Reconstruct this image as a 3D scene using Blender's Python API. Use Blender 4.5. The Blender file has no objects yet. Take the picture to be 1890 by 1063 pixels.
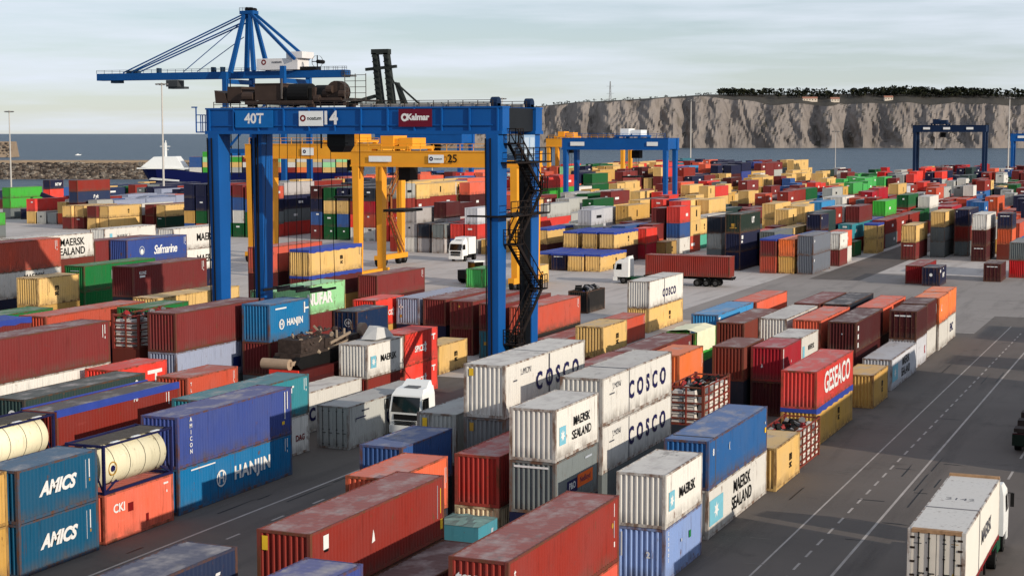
import bpy, math, random
from mathutils import Vector, Matrix
R = math.radians
scene = bpy.context.scene
col = scene.collection
rnd = random.Random(11)

# ---------------------------------------------------------------- camera, sky, sun, exposure
cam = bpy.data.cameras.new('camera')
cam.sensor_width = 36; cam.lens = 57.62; cam.clip_start = 0.5; cam.clip_end = 90000
cam_ob = bpy.data.objects.new('camera', cam); col.objects.link(cam_ob)
cam_ob.location = (0, 0, 21.1)
cam_ob.rotation_euler = (R(90 - 5.378), 0, R(23.09))
scene.camera = cam_ob
SUN_EL = 16.5
sx, sy = -0.956, 0.293
world = bpy.data.worlds.new('World'); scene.world = world; world.use_nodes = True
nt = world.node_tree; nt.nodes.clear()
def wn(t, **k):
    n = nt.nodes.new(t)
    for a, b in k.items(): setattr(n, a, b)
    return n
sky = wn('ShaderNodeTexSky', sky_type='NISHITA', sun_disc=False, sun_elevation=R(SUN_EL), sun_rotation=R(107), air_density=1.0, dust_density=0.25, ozone_density=3.2)
tc = wn('ShaderNodeTexCoord'); mp = wn('ShaderNodeMapping'); mp.inputs['Scale'].default_value = (2.2, 2.2, 26)
nz = wn('ShaderNodeTexNoise'); nz.inputs['Scale'].default_value = 2.1; nz.inputs['Detail'].default_value = 7; nz.inputs['Roughness'].default_value = 0.55
rp = wn('ShaderNodeValToRGB'); rp.color_ramp.elements[0].position = 0.40; rp.color_ramp.elements[1].position = 0.72
rp.color_ramp.elements[0].color = (0.40, 0.40, 0.40, 1); rp.color_ramp.elements[1].color = (1, 1, 1, 1)
mx = wn('ShaderNodeMix', data_type='RGBA'); mx.inputs[7].default_value = (7.9, 8.55, 9.6, 1)
bg = wn('ShaderNodeBackground'); bg.inputs['Strength'].default_value = 0.1
wo = wn('ShaderNodeOutputWorld')
L_ = nt.links.new
L_(tc.outputs['Generated'], mp.inputs['Vector']); L_(mp.outputs[0], nz.inputs['Vector']); L_(nz.outputs[0], rp.inputs[0])
L_(rp.outputs[0], mx.inputs[0]); L_(sky.outputs[0], mx.inputs[6]); L_(mx.outputs[2], bg.inputs[0]); L_(bg.outputs[0], wo.inputs[0])
sun = bpy.data.lights.new('sun', 'SUN'); sun.energy = 4.2; sun.angle = R(0.5); sun.color = (1.0, 0.90, 0.76)
sun_ob = bpy.data.objects.new('sun', sun); col.objects.link(sun_ob)
ce = math.cos(R(SUN_EL))
sun_ob.rotation_euler = Vector((sx*ce, sy*ce, -math.sin(R(SUN_EL)))).to_track_quat('-Z', 'Y').to_euler()
sun_ob.location = (60, -20, 80)
vs = scene.view_settings
vs.view_transform = 'Standard'; vs.look = 'None'; vs.exposure = 0.0; vs.gamma = 1.0; vs.use_curve_mapping = False

# ---------------------------------------------------------------- text meshes (made first, while the scene is empty)
_text = {}
def text_mesh(s, bold=0.0, shear=0.0, space=1.0):
    k = (s, bold, shear, space)
    if k in _text: return _text[k]
    c = bpy.data.curves.new('lettering', 'FONT')
    c.body = s; c.align_x = 'CENTER'; c.align_y = 'CENTER'; c.size = 1.37; c.offset = bold; c.shear = shear
    c.space_character = space; c.space_line = 0.8; c.resolution_u = 3
    o = bpy.data.objects.new('lettering', c); col.objects.link(o)
    bpy.context.view_layer.update()
    me = bpy.data.meshes.new_from_object(o.evaluated_get(bpy.context.evaluated_depsgraph_get()))
    me.name = 'lettering'
    bpy.data.objects.remove(o); bpy.data.curves.remove(c)
    _text[k] = me
    return me

# ---------------------------------------------------------------- materials
def lin(c):
    c = c / 255.0
    return c/12.92 if c <= 0.04045 else ((c + 0.055)/1.055)**2.4
def alb(rgb, k=1.0):
    s = max(lin(c) for c in rgb)**0.5*k
    return tuple(max(0.004, min(0.80, lin(c)*s)) for c in rgb) + (1,)
PAL = dict(w=(222,217,208),w2=(70,65,65),w3=(205,205,210),lg=(192,192,186),lg2=(195,188,185),g=(142,150,150),g2=(150,150,150),mr=(150,56,54),mrd=(112,44,46),mrt=(135,58,55),br=(166,54,42),br2=(190,60,50),br3=(150,66,50),rd=(238,58,42),rd2=(222,62,52),rd3=(208,28,32),cr=(190,26,46),cr2=(160,30,34),ro=(206,84,58),ro2=(204,86,64),cor=(235,108,80),cor2=(228,86,60),dkr=(112,46,42),yl=(228,186,112),ylt=(222,174,88),mu=(216,168,86),mu2=(190,150,84),bl=(72,92,170),bl2=(58,86,165),bl3=(70,86,165),bl4=(62,104,172),blu=(48,112,180),lb=(164,172,196),lbl=(142,168,220),db=(50,56,100),db2=(0,62,112),dn=(52,64,84),nb=(60,78,122),cy=(0,124,182),cy2=(58,150,208),te=(0,108,150),tl=(60,135,155),tq=(52,152,166),gn=(0,146,70),gn2=(32,124,64),gn3=(80,194,96),gn4=(72,184,62),lgn=(162,228,162),dg=(72,100,98),dg2=(60,86,72),dg3=(40,98,74),aq=(92,194,164),sl=(132,138,150),dsl=(76,84,100),cream=(232,212,172),tank=(244,226,190),rack=(172,44,36),rackd=(120,40,38))
PAL['or'] = (244,118,56); PAL['or2'] = (228,98,60); PAL['or3'] = (228,98,66); PAL['or4'] = (218,92,46); PAL['-'] = (118,60,56)
_mats = {}
def nodes_mat(name):
    m = bpy.data.materials.new(name); m.use_nodes = True
    t = m.node_tree; b = t.nodes['Principled BSDF']
    return m, t, b
def paint(key, role='side'):
    """weathered paint: fading, grime streaks and rust that belong to the steel"""
    k = (key, role)
    if k in _mats: return _mats[k]
    rgb = PAL[key] if isinstance(key, str) else key
    m, t, b = nodes_mat('paint_' + role)
    N = t.nodes.new; L = t.links.new
    tc = N('ShaderNodeTexCoord'); oi = N('ShaderNodeObjectInfo')
    def noise(scale, detail, vec, rough=0.6):
        mp = N('ShaderNodeMapping'); mp.inputs['Scale'].default_value = vec
        ad = N('ShaderNodeVectorMath'); ad.operation = 'ADD'
        sc = N('ShaderNodeVectorMath'); sc.operation = 'SCALE'; sc.inputs[0].default_value = (37, 53, 71)
        L(oi.outputs['Random'], sc.inputs['Scale']); L(tc.outputs['Object'], ad.inputs[0]); L(sc.outputs[0], ad.inputs[1])
        L(ad.outputs[0], mp.inputs[0])
        n = N('ShaderNodeTexNoise'); n.inputs['Scale'].default_value = scale; n.inputs['Detail'].default_value = detail; n.inputs['Roughness'].default_value = rough
        L(mp.outputs[0], n.inputs['Vector']); return n.outputs[0]
    def ramp(src, a, b_):
        r = N('ShaderNodeMapRange'); r.inputs['From Min'].default_value = a; r.inputs['From Max'].default_value = b_
        L(src, r.inputs['Value']); return r.outputs[0]
    def mix(fac, A, B):
        x = N('ShaderNodeMix'); x.data_type = 'RGBA'
        if isinstance(fac, float): x.inputs[0].default_value = fac
        else: L(fac, x.inputs[0])
        for i, c in ((6, A), (7, B)):
            if isinstance(c, tuple): x.inputs[i].default_value = c
            else: L(c, x.inputs[i])
        return x.outputs[2]
    base = alb(rgb)
    dust = (0.36, 0.325, 0.31, 1)
    lum = sum(base[:3])/3
    fade = tuple(0.86*c + 0.14*(lum*0.9 + 0.02) for c in base[:3]) + (1,)
    dark = tuple(c*0.62 for c in base[:3]) + (1,)
    rust = (0.115, 0.05, 0.024, 1)
    vert = (2.6, 2.6, 0.28) if role in ('side', 'frame') else (1, 0.5, 1)
    c = mix(ramp(noise(0.35, 4, (1, 1, 1)), 0.35, 0.7), base, fade)
    hv = N('ShaderNodeHueSaturation')
    mm = N('ShaderNodeMapRange'); mm.inputs['To Min'].default_value = 0.84; mm.inputs['To Max'].default_value = 1.12
    L(oi.outputs['Random'], mm.inputs['Value']); L(mm.outputs[0], hv.inputs['Value']); L(c, hv.inputs['Color']); c = hv.outputs[0]
    c = mix(ramp(noise(1.5, 5, vert), 0.56, 0.80), c, dark)
    if role == 'roof':
        c = mix(0.26, c, dust)
        c = mix(ramp(noise(0.9, 6, (1, 0.55, 1)), 0.48, 0.74), c, dust)
        c = mix(ramp(noise(0.6, 6, (1.5, 0.7, 1), 0.7), 0.60, 0.74), c, tuple(x*0.45 for x in dust[:3]) + (1,))
        lo, hi = 0.66, 0.75
    elif role == 'frame':
        c = mix(0.28, c, (0.10, 0.07, 0.055, 1))
        lo, hi = 0.44, 0.60
    else:
        lo, hi = 0.635, 0.70
    if role == 'side':
        sz = N('ShaderNodeSeparateXYZ'); L(tc.outputs['Object'], sz.inputs[0])
        ft = N('ShaderNodeMath'); ft.operation = 'MULTIPLY'; L(ramp(sz.outputs[2], 0.75, 0.15), ft.inputs[0]); L(ramp(noise(1.3, 5, (1, 1, 0.6)), 0.35, 0.75), ft.inputs[1])
        c = mix(ft.outputs[0], c, (0.09, 0.066, 0.05, 1))
        st = N('ShaderNodeMath'); st.operation = 'MULTIPLY'; L(ramp(noise(3.2, 3, (1.6, 1.6, 0.10)), 0.60, 0.72), st.inputs[0]); L(ramp(noise(0.5, 3, (1, 1, 1)), 0.45, 0.65), st.inputs[1])
        c = mix(st.outputs[0], c, tuple(0.5*a_+0.5*b_ for a_, b_ in zip(dark[:3], rust[:3])) + (1,))
    if role == 'side': c = mix(ramp(noise(2.2, 3, (0.5, 0.5, 1.6)), 0.66, 0.72), c, fade)
    rr = N('ShaderNodeMath'); rr.operation = 'MULTIPLY'; rr.inputs[1].default_value = 0.85
    L(ramp(noise(1.15, 7, (1.6, 1.6, 0.7), 0.68), lo, hi), rr.inputs[0])
    c = mix(rr.outputs[0], c, rust)
    L(c, b.inputs['Base Color'])
    b.inputs['Roughness'].default_value = 0.62 if role != 'roof' else 0.8
    b.inputs['Specular IOR Level'].default_value = 0.16
    _mats[k] = m
    return m
_plain = {}
def plain(name, rgb, rough=0.6, metal=0.0, spec=0.18, var=0.12, scale=1.5):
    k = (name, rgb, rough)
    if k in _plain: return _plain[k]
    m, t, b = nodes_mat(name)
    n = t.nodes.new('ShaderNodeTexNoise'); n.inputs['Scale'].default_value = scale; n.inputs['Detail'].default_value = 5
    tc = t.nodes.new('ShaderNodeTexCoord'); t.links.new(tc.outputs['Object'], n.inputs['Vector'])
    x = t.nodes.new('ShaderNodeMix'); x.data_type = 'RGBA'
    a = alb(rgb)
    x.inputs[6].default_value = tuple(c*(1 - var*1.6) for c in a[:3]) + (1,); x.inputs[7].default_value = tuple(min(0.85, c*(1 + var)) for c in a[:3]) + (1,)
    t.links.new(n.outputs[0], x.inputs[0]); t.links.new(x.outputs[2], b.inputs['Base Color'])
    b.inputs['Roughness'].default_value = rough; b.inputs['Metallic'].default_value = metal; b.inputs['Specular IOR Level'].default_value = spec
    _plain[k] = m
    return m
INK = dict(white=(232,230,226), navy=(46,44,112), black=(34,32,34), red=(190,40,52), orange=(238,106,40), yellow=(240,190,50), cyan=(130,196,214), grey=(120,120,128), green=(40,150,80), gold=(196,150,60), blue=(30,60,140), dred=(150,26,30), pale=(190,196,205))
def ink(n): return plain('paint_' + n, INK[n], 0.55, var=0.10, scale=4)
GLASS = plain('dark_glass', (26,30,36), 0.08, spec=0.6, var=0.05)
RUBBER = plain('rubber', (42,40,40), 0.85)
STEEL = plain('bare_steel', (120,118,116), 0.45, 0.4)
DARK = plain('dark_steel', (52,50,50), 0.7, var=0.3)
WHITE = plain('white_enamel', (236,236,232), 0.35, var=0.05)

# ---------------------------------------------------------------- mesh helpers
class MB:
    def __init__(s): s.v = []; s.f = []; s.m = []
    def box(s, x0, x1, y0, y1, z0, z1, m=0):
        i = len(s.v)
        s.v += [(x0,y0,z0),(x1,y0,z0),(x1,y1,z0),(x0,y1,z0),(x0,y0,z1),(x1,y0,z1),(x1,y1,z1),(x0,y1,z1)]
        for q in ((0,3,2,1),(4,5,6,7),(0,1,5,4),(1,2,6,5),(2,3,7,6),(3,0,4,7)): s.f.append(tuple(i+k for k in q)); s.m.append(m)
        return s
    def hexa(s, p, m=0):
        i = len(s.v); s.v += [tuple(q) for q in p]
        for q in ((0,3,2,1),(4,5,6,7),(0,1,5,4),(1,2,6,5),(2,3,7,6),(3,0,4,7)): s.f.append(tuple(i+k for k in q)); s.m.append(m)
        return s
    def bar(s, a, b, w, h=None, m=0, w2=None, h2=None):
        a = Vector(a); b = Vector(b); d = (b-a).normalized(); h = h or w; w2 = w2 or w; h2 = h2 or h
        up = Vector((0,0,1)) if abs(d.z) < 0.95 else Vector((0,1,0))
        x = d.cross(up).normalized(); y = x.cross(d).normalized()
        i = len(s.v)
        for p, ww, hh in ((a,w,h),(b,w2,h2)):
            for sx_, sy_ in ((-1,-1),(1,-1),(1,1),(-1,1)): s.v.append(tuple(p + x*sx_*ww/2 + y*sy_*hh/2))
        for q in ((3,2,1,0),(4,5,6,7),(0,1,5,4),(1,2,6,5),(2,3,7,6),(3,0,4,7)): s.f.append(tuple(i+k for k in q)); s.m.append(m)
        return s
    def cyl(s, a, b, r, n=12, m=0, r2=None, cap=True):
        a = Vector(a); b = Vector(b); d = (b-a).normalized(); r2 = r if r2 is None else r2
        up = Vector((0,0,1)) if abs(d.z) < 0.95 else Vector((0,1,0))
        x = d.cross(up).normalized(); y = x.cross(d).normalized(); i = len(s.v)
        for p, rr in ((a,r),(b,r2)):
            for k in range(n):
                t = 2*math.pi*k/n; s.v.append(tuple(p + x*math.cos(t)*rr + y*math.sin(t)*rr))
        for k in range(n):
            s.f.append((i+k, i+(k+1)%n, i+n+(k+1)%n, i+n+k)); s.m.append(m)
        if cap:
            s.f.append(tuple(i+k for k in range(n-1,-1,-1))); s.m.append(m); s.f.append(tuple(i+n+k for k in range(n))); s.m.append(m)
        return s
    def quad(s, *p, m=0):
        i = len(s.v); s.v += [tuple(q) for q in p]; s.f.append(tuple(range(i, i+len(p)))); s.m.append(m); return s
    def prism(s, prof, axis, a, b, m=0):
        """closed outline (list of 2D points) swept along an axis from a to b"""
        i = len(s.v); n = len(prof)
        for t in (a, b):
            for p, q in prof:
                s.v.append((t,p,q) if axis == 'x' else (p,t,q) if axis == 'y' else (p,q,t))
        for k in range(n): s.f.append((i+k, i+(k+1)%n, i+n+(k+1)%n, i+n+k)); s.m.append(m)
        s.f.append(tuple(i+k for k in range(n-1,-1,-1))); s.m.append(m); s.f.append(tuple(i+n+k for k in range(n))); s.m.append(m)
        return s
    def mesh(s, name, mats=(), smooth=False):
        me = bpy.data.meshes.new(name); me.from_pydata(s.v, [], s.f)
        for m in mats: me.materials.append(m)
        if len(mats) > 1: me.polygons.foreach_set('material_index', s.m)
        if smooth: me.polygons.foreach_set('use_smooth', [True]*len(me.polygons))
        me.update(); return me
    def build(s, name, mat, parent=None, loc=(0,0,0), smooth=False):
        return add(name, s.mesh(name, mat if isinstance(mat, (list, tuple)) else (mat,), smooth), parent, loc)
def add(name, me, parent=None, loc=(0,0,0), mats=None):
    o = bpy.data.objects.new(name, me); col.objects.link(o)
    if parent: o.parent = parent
    o.location = loc
    if mats:
        for i, m in enumerate(mats):
            o.material_slots[i].link = 'OBJECT'; o.material_slots[i].material = m
    return o
def tag(o, label=None, cat=None, group=None, kind=None):
    if label: o['label'] = label
    if cat: o['category'] = cat
    if group: o['group'] = group
    if kind: o['kind'] = kind
    return o
def thing(name, label, cat, loc=(0,0,0), rz=0, group=None):
    o = bpy.data.objects.new(name, None); col.objects.link(o)
    o.location = loc; o.rotation_euler = (0,0,rz); o.empty_display_size = 0.5
    return tag(o, label, cat, group)
def copy_tree(o, parent=None):
    c = o.copy(); col.objects.link(c); c.parent = parent
    for ch in list(o.children): copy_tree(ch, c)
    return c
def stick(parent, s, M, color, bold=0.0, shear=0.0, space=1.0, name='lettering'):
    o = bpy.data.objects.new(name, text_mesh(s, bold, shear, space)); col.objects.link(o); o.parent = parent
    o.matrix_local = M
    if not o.data.materials: o.data.materials.append(None)
    o.material_slots[0].link = 'OBJECT'; o.material_slots[0].material = ink(color) if isinstance(color, str) else color
    return o

# text strings used below
TEXTS = {}
# ---------------------------------------------------------------- shipping containers
W = 2.438; SD = 2.591; HC = 2.896; LEN = {20: 6.058, 40: 12.192}
def corr(n_pitch, length, depth, flat=0.30):
    """trapezoid wave: list of (s, offset)"""
    p = length/n_pitch; out = []
    for k in range(n_pitch):
        s0 = k*p
        out += [(s0, 0), (s0 + p*flat, 0), (s0 + p*0.5, -depth), (s0 + p*(0.5 + flat), -depth)]
    out.append((length, 0))
    return out
_cm = {}
def cmesh(kind, L, H):
    k = (kind, L, H)
    if k in _cm: return _cm[k]
    l = LEN[L]; y0 = -l/2; y1 = l/2; b = MB(); sm = False
    if kind == 'frame':
        for x in (-1, 1):
            for y in (-1, 1):
                X = x*(W/2 - 0.081); Y = y*(l/2 - 0.089)
                b.box(X-0.078, X+0.078, Y-0.085, Y+0.085, 0.118, H-0.118)
                for z in (0.059, H-0.059):
                    b.box(X-0.081, X+0.081, Y-0.089, Y+0.089, z-0.059, z+0.059)
            xx = x*(W/2-0.05)
            b.box(xx-0.045, xx+0.045, y0+0.18, y1-0.18, 0.02, 0.17)
            b.box(xx-0.042, xx+0.042, y0+0.18, y1-0.18, H-0.105, H-0.012)
        for y in (-1, 1):
            Y = y*(l/2-0.06)
            b.box(-W/2+0.164, W/2-0.164, Y-0.052, Y+0.052, 0.012, 0.16)
            b.box(-W/2+0.164, W/2-0.164, Y-0.052, Y+0.052, H-0.125, H-0.008)
        b.box(-W/2+0.1, W/2-0.1, y0+0.12, y1-0.12, 0.10, 0.16)
    elif kind == 'side':
        n = 21 if L == 20 else 43
        pr = corr(n, l-0.36, 0.042)
        for (s, o), (s2, o2) in zip(pr, pr[1:]):
            b.quad((W/2-0.012+o, y0+0.18+s, 0.165), (W/2-0.012+o2, y0+0.18+s2, 0.165), (W/2-0.012+o2, y0+0.18+s2, H-0.10), (W/2-0.012+o, y0+0.18+s, H-0.10))
    elif kind == 'end':
        pr = corr(8, W-0.33, 0.095, 0.25)
        for (s, o), (s2, o2) in zip(pr, pr[1:]):
            b.quad((-W/2+0.165+s, y0+0.02-o, 0.155), (-W/2+0.165+s2, y0+0.02-o2, 0.155), (-W/2+0.165+s2, y0+0.02-o2, H-0.12), (-W/2+0.165+s, y0+0.02-o, H-0.12))
    elif kind == 'door':
        b.box(-W/4+0.085, W/4-0.085, y0+0.03, y0+0.08, 0.165, H-0.13)
        for z in (0.30, 0.48, 0.66): b.box(-W/4+0.13, W/4-0.13, y0+0.016, y0+0.0295, 0.2+z*(H-0.4)-0.16, 0.2+z*(H-0.4)+0.16)
        for z in (0.10, 0.86): b.box(-W/4+0.13, W/4-0.13, y0+0.016, y0+0.0295, 0.2+z*(H-0.4)-0.1, 0.2+z*(H-0.4)+0.1)
    elif kind == 'rod':
        b.cyl((0, y0-0.012, 0.14), (0, y0-0.012, H-0.12), 0.024, 6)
        b.box(-0.03, 0.22, y0-0.03, y0-0.012, 1.05, 1.10)
        for z in (0.30, 1.3, H-0.35): b.box(-0.05, 0.05, y0-0.02, y0+0.012, z-0.03, z+0.03)
    elif kind == 'roof':
        n = 13 if L == 20 else 27
        pr = corr(n, l-0.24, 0.022)
        for (s, o), (s2, o2) in zip(pr, pr[1:]):
            b.quad((-W/2+0.085, y0+0.12+s, H-0.018+o), (W/2-0.085, y0+0.12+s, H-0.018+o), (W/2-0.085, y0+0.12+s2, H-0.018+o2), (-W/2+0.085, y0+0.12+s2, H-0.018+o2))
    elif kind == 'tarp':
        r_ = random.Random(L); nx, ny = 6, 10 if L == 20 else 20
        g = {}
        for i in range(nx+1):
            for j in range(ny+1):
                x = -W/2-0.015 + (W+0.03)*i/nx; y = y0-0.01 + (l+0.02)*j/ny
                sag = -0.05*math.sin(math.pi*i/nx)*abs(math.cos(math.pi*j/ny*4)) + r_.uniform(-0.015, 0.015)
                if i in (0, nx): sag = 0
                g[i,j] = len(b.v); b.v.append((x, y, H+0.06+sag))
        for i in range(nx):
            for j in range(ny): b.f.append((g[i,j], g[i+1,j], g[i+1,j+1], g[i,j+1])); b.m.append(0)
        for i, x in ((0, -W/2-0.015), (nx, W/2+0.015)):
            for j in range(ny):
                a = g[i,j]; c = g[i,j+1]; d0 = 0.30 + 0.05*((j*7) % 3); d1 = 0.30 + 0.05*(((j+1)*7) % 3)
                n0 = len(b.v); b.v += [(x*1.004, b.v[a][1], H-d0), (x*1.004, b.v[c][1], H-d1)]
                b.f.append((a, c, n0+1, n0)); b.m.append(0)
        for j, y in ((0, y0-0.012), (ny, y1+0.012)):
            for i in range(nx):
                a = g[i,j]; c = g[i+1,j]; n0 = len(b.v); b.v += [(b.v[a][0], y, H-0.24), (b.v[c][0], y, H-0.24)]
                b.f.append((a, c, n0+1, n0)); b.m.append(0)
    elif kind == 'skirt':
        for x in (-1, 1):
            X = x*(W/2+0.012); b.box(X-0.012, X+0.012, y0+0.03, y1-0.03, H-0.33, H+0.07)
            b.box(x*(W/2-0.02)-0.16, x*(W/2-0.02)+0.02, y0+0.03, y1-0.03, H+0.02, H+0.075)
    elif kind in ('body', 'far'):
        n = 21 if L == 20 else 43
        if kind == 'far': n = n//2
        for sx_ in (1, -1):
            pr = corr(n, l-0.3, 0.045)
            for (s, o), (s2, o2) in zip(pr, pr[1:]):
                q = [(sx_*(W/2-0.01+o), y0+0.15+s, 0.12), (sx_*(W/2-0.01+o2), y0+0.15+s2, 0.12), (sx_*(W/2-0.01+o2), y0+0.15+s2, H-0.1), (sx_*(W/2-0.01+o), y0+0.15+s, H-0.1)]
                b.quad(*(q if sx_ > 0 else q[::-1]))
            if kind == 'far': break
        for sy_ in (1, -1):
            pr = corr(8, W-0.3, 0.09, 0.25)
            for (s, o), (s2, o2) in zip(pr, pr[1:]):
                q = [(-W/2+0.15+s, sy_*(y1-0.02+o), 0.12), (-W/2+0.15+s2, sy_*(y1-0.02+o2), 0.12), (-W/2+0.15+s2, sy_*(y1-0.02+o2), H-0.1), (-W/2+0.15+s, sy_*(y1-0.02+o), H-0.1)]
                b.quad(*(q if sy_ < 0 else q[::-1]))
        if kind == 'far': b.quad((-W/2+0.01, y1-0.15, 0.12), (-W/2+0.01, y0+0.15, 0.12), (-W/2+0.01, y0+0.15, H-0.1), (-W/2+0.01, y1-0.15, H-0.1))
        for x in (-1, 1):
            for y in (-1, 1): b.box(x*(W/2-0.08)-0.08, x*(W/2-0.08)+0.08, y*(l/2-0.085)-0.085, y*(l/2-0.085)+0.085, 0, H-0.004)
            b.box(x*(W/2-0.05)-0.045, x*(W/2-0.05)+0.045, y0+0.17, y1-0.17, 0.0, 0.13); b.box(x*(W/2-0.05)-0.045, x*(W/2-0.05)+0.045, y0+0.17, y1-0.17, H-0.11, H-0.01)
        for y in (-1, 1):
            b.box(-W/2+0.16, W/2-0.16, y*(l/2-0.06)-0.05, y*(l/2-0.06)+0.05, 0.0, 0.13); b.box(-W/2+0.16, W/2-0.16, y*(l/2-0.06)-0.05, y*(l/2-0.06)+0.05, H-0.11, H-0.008)
        b.quad((-W/2+0.09, y0+0.1, H-0.02), (W/2-0.09, y0+0.1, H-0.02), (W/2-0.09, y1-0.1, H-0.02), (-W/2+0.09, y1-0.1, H-0.02), m=1)
    me = b.mesh(kind, ())
    nm = 2 if kind in ('body', 'far') else 1
    for _ in range(nm): me.materials.append(None)
    if nm == 2: me.polygons.foreach_set('material_index', b.m)
    _cm[k] = me
    return me

def face_matrix(face, L, H, a, z, h):
    l = LEN[L]
    if face == 'S': return Matrix.Translation((W/2+0.004, -l/2+a*l, z*H)) @ Matrix(((0,0,1,0),(1,0,0,0),(0,1,0,0),(0,0,0,1))) @ Matrix.Scale(h, 4)
    return Matrix.Translation((-W/2+a*W, -l/2-0.004, z*H)) @ Matrix(((1,0,0,0),(0,0,-1,0),(0,1,0,0),(0,0,0,1))) @ Matrix.Scale(h, 4)
_qm = {}
def sign_quad(parent, face, L, H, a0, a1, z0, z1, color, lift=0.0, name='marking'):
    l = LEN[L]; b = MB()
    if face == 'S':
        x = W/2+0.003+lift; b.quad((x,-l/2+a0*l,z0*H),(x,-l/2+a1*l,z0*H),(x,-l/2+a1*l,z1*H),(x,-l/2+a0*l,z1*H))
    else:
        y = -l/2-0.003-lift; b.quad((-W/2+a0*W,y,z0*H),(-W/2+a1*W,y,z0*H),(-W/2+a1*W,y,z1*H),(-W/2+a0*W,y,z1*H))
    return b.build(name, ink(color), parent)
def ring(parent, M, r0, r1, color, name='emblem', n=20):
    b = MB()
    for k in range(n):
        t0 = 2*math.pi*k/n; t1 = 2*math.pi*(k+1)/n
        if r0 > 0: b.quad((r0*math.cos(t0),r0*math.sin(t0),0),(r1*math.cos(t0),r1*math.sin(t0),0),(r1*math.cos(t1),r1*math.sin(t1),0),(r0*math.cos(t1),r0*math.sin(t1),0))
        else: b.quad((0,0,0),(r1*math.cos(t0),r1*math.sin(t0),0),(r1*math.cos(t1),r1*math.sin(t1),0))
    o = b.build(name, ink(color), parent); o.matrix_local = M
    return o
def star(parent, M, r, color, n=7, name='emblem'):
    b = MB(); p = []
    for k in range(2*n):
        t = math.pi/2 + math.pi*k/n; rr = r if k % 2 == 0 else r*0.48
        p.append((rr*math.cos(t), rr*math.sin(t), 0))
    b.quad(*p); o = b.build(name, ink(color), parent); o.matrix_local = M
def msc(face, a, c='black'): return [('t', 'm', face, a, 0.60, 0.62, c, 0.05), ('t', 'sc', face, a, 0.40, 0.50, c, 0.05)]
def maersk(a0, lines, h, z, star_h=0.5, gap=0.0):
    return [('q','S',a0-star_h*0.17,a0+star_h*0.17,z-star_h*0.42,z+star_h*0.42,'cyan'),('star','S',a0,z,star_h*0.85)] + [('t', s, 'S', a, z+dz, h, 'black', 0.03) for s, a, dz in lines]
codes = lambda a=0.93: [('q','S',a,a+0.005,0.62,0.92,'white'),('q','S',a+0.02,a+0.026,0.70,0.92,'white'),('q','S',a+0.02,a+0.026,0.58,0.64,'white')]
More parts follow.
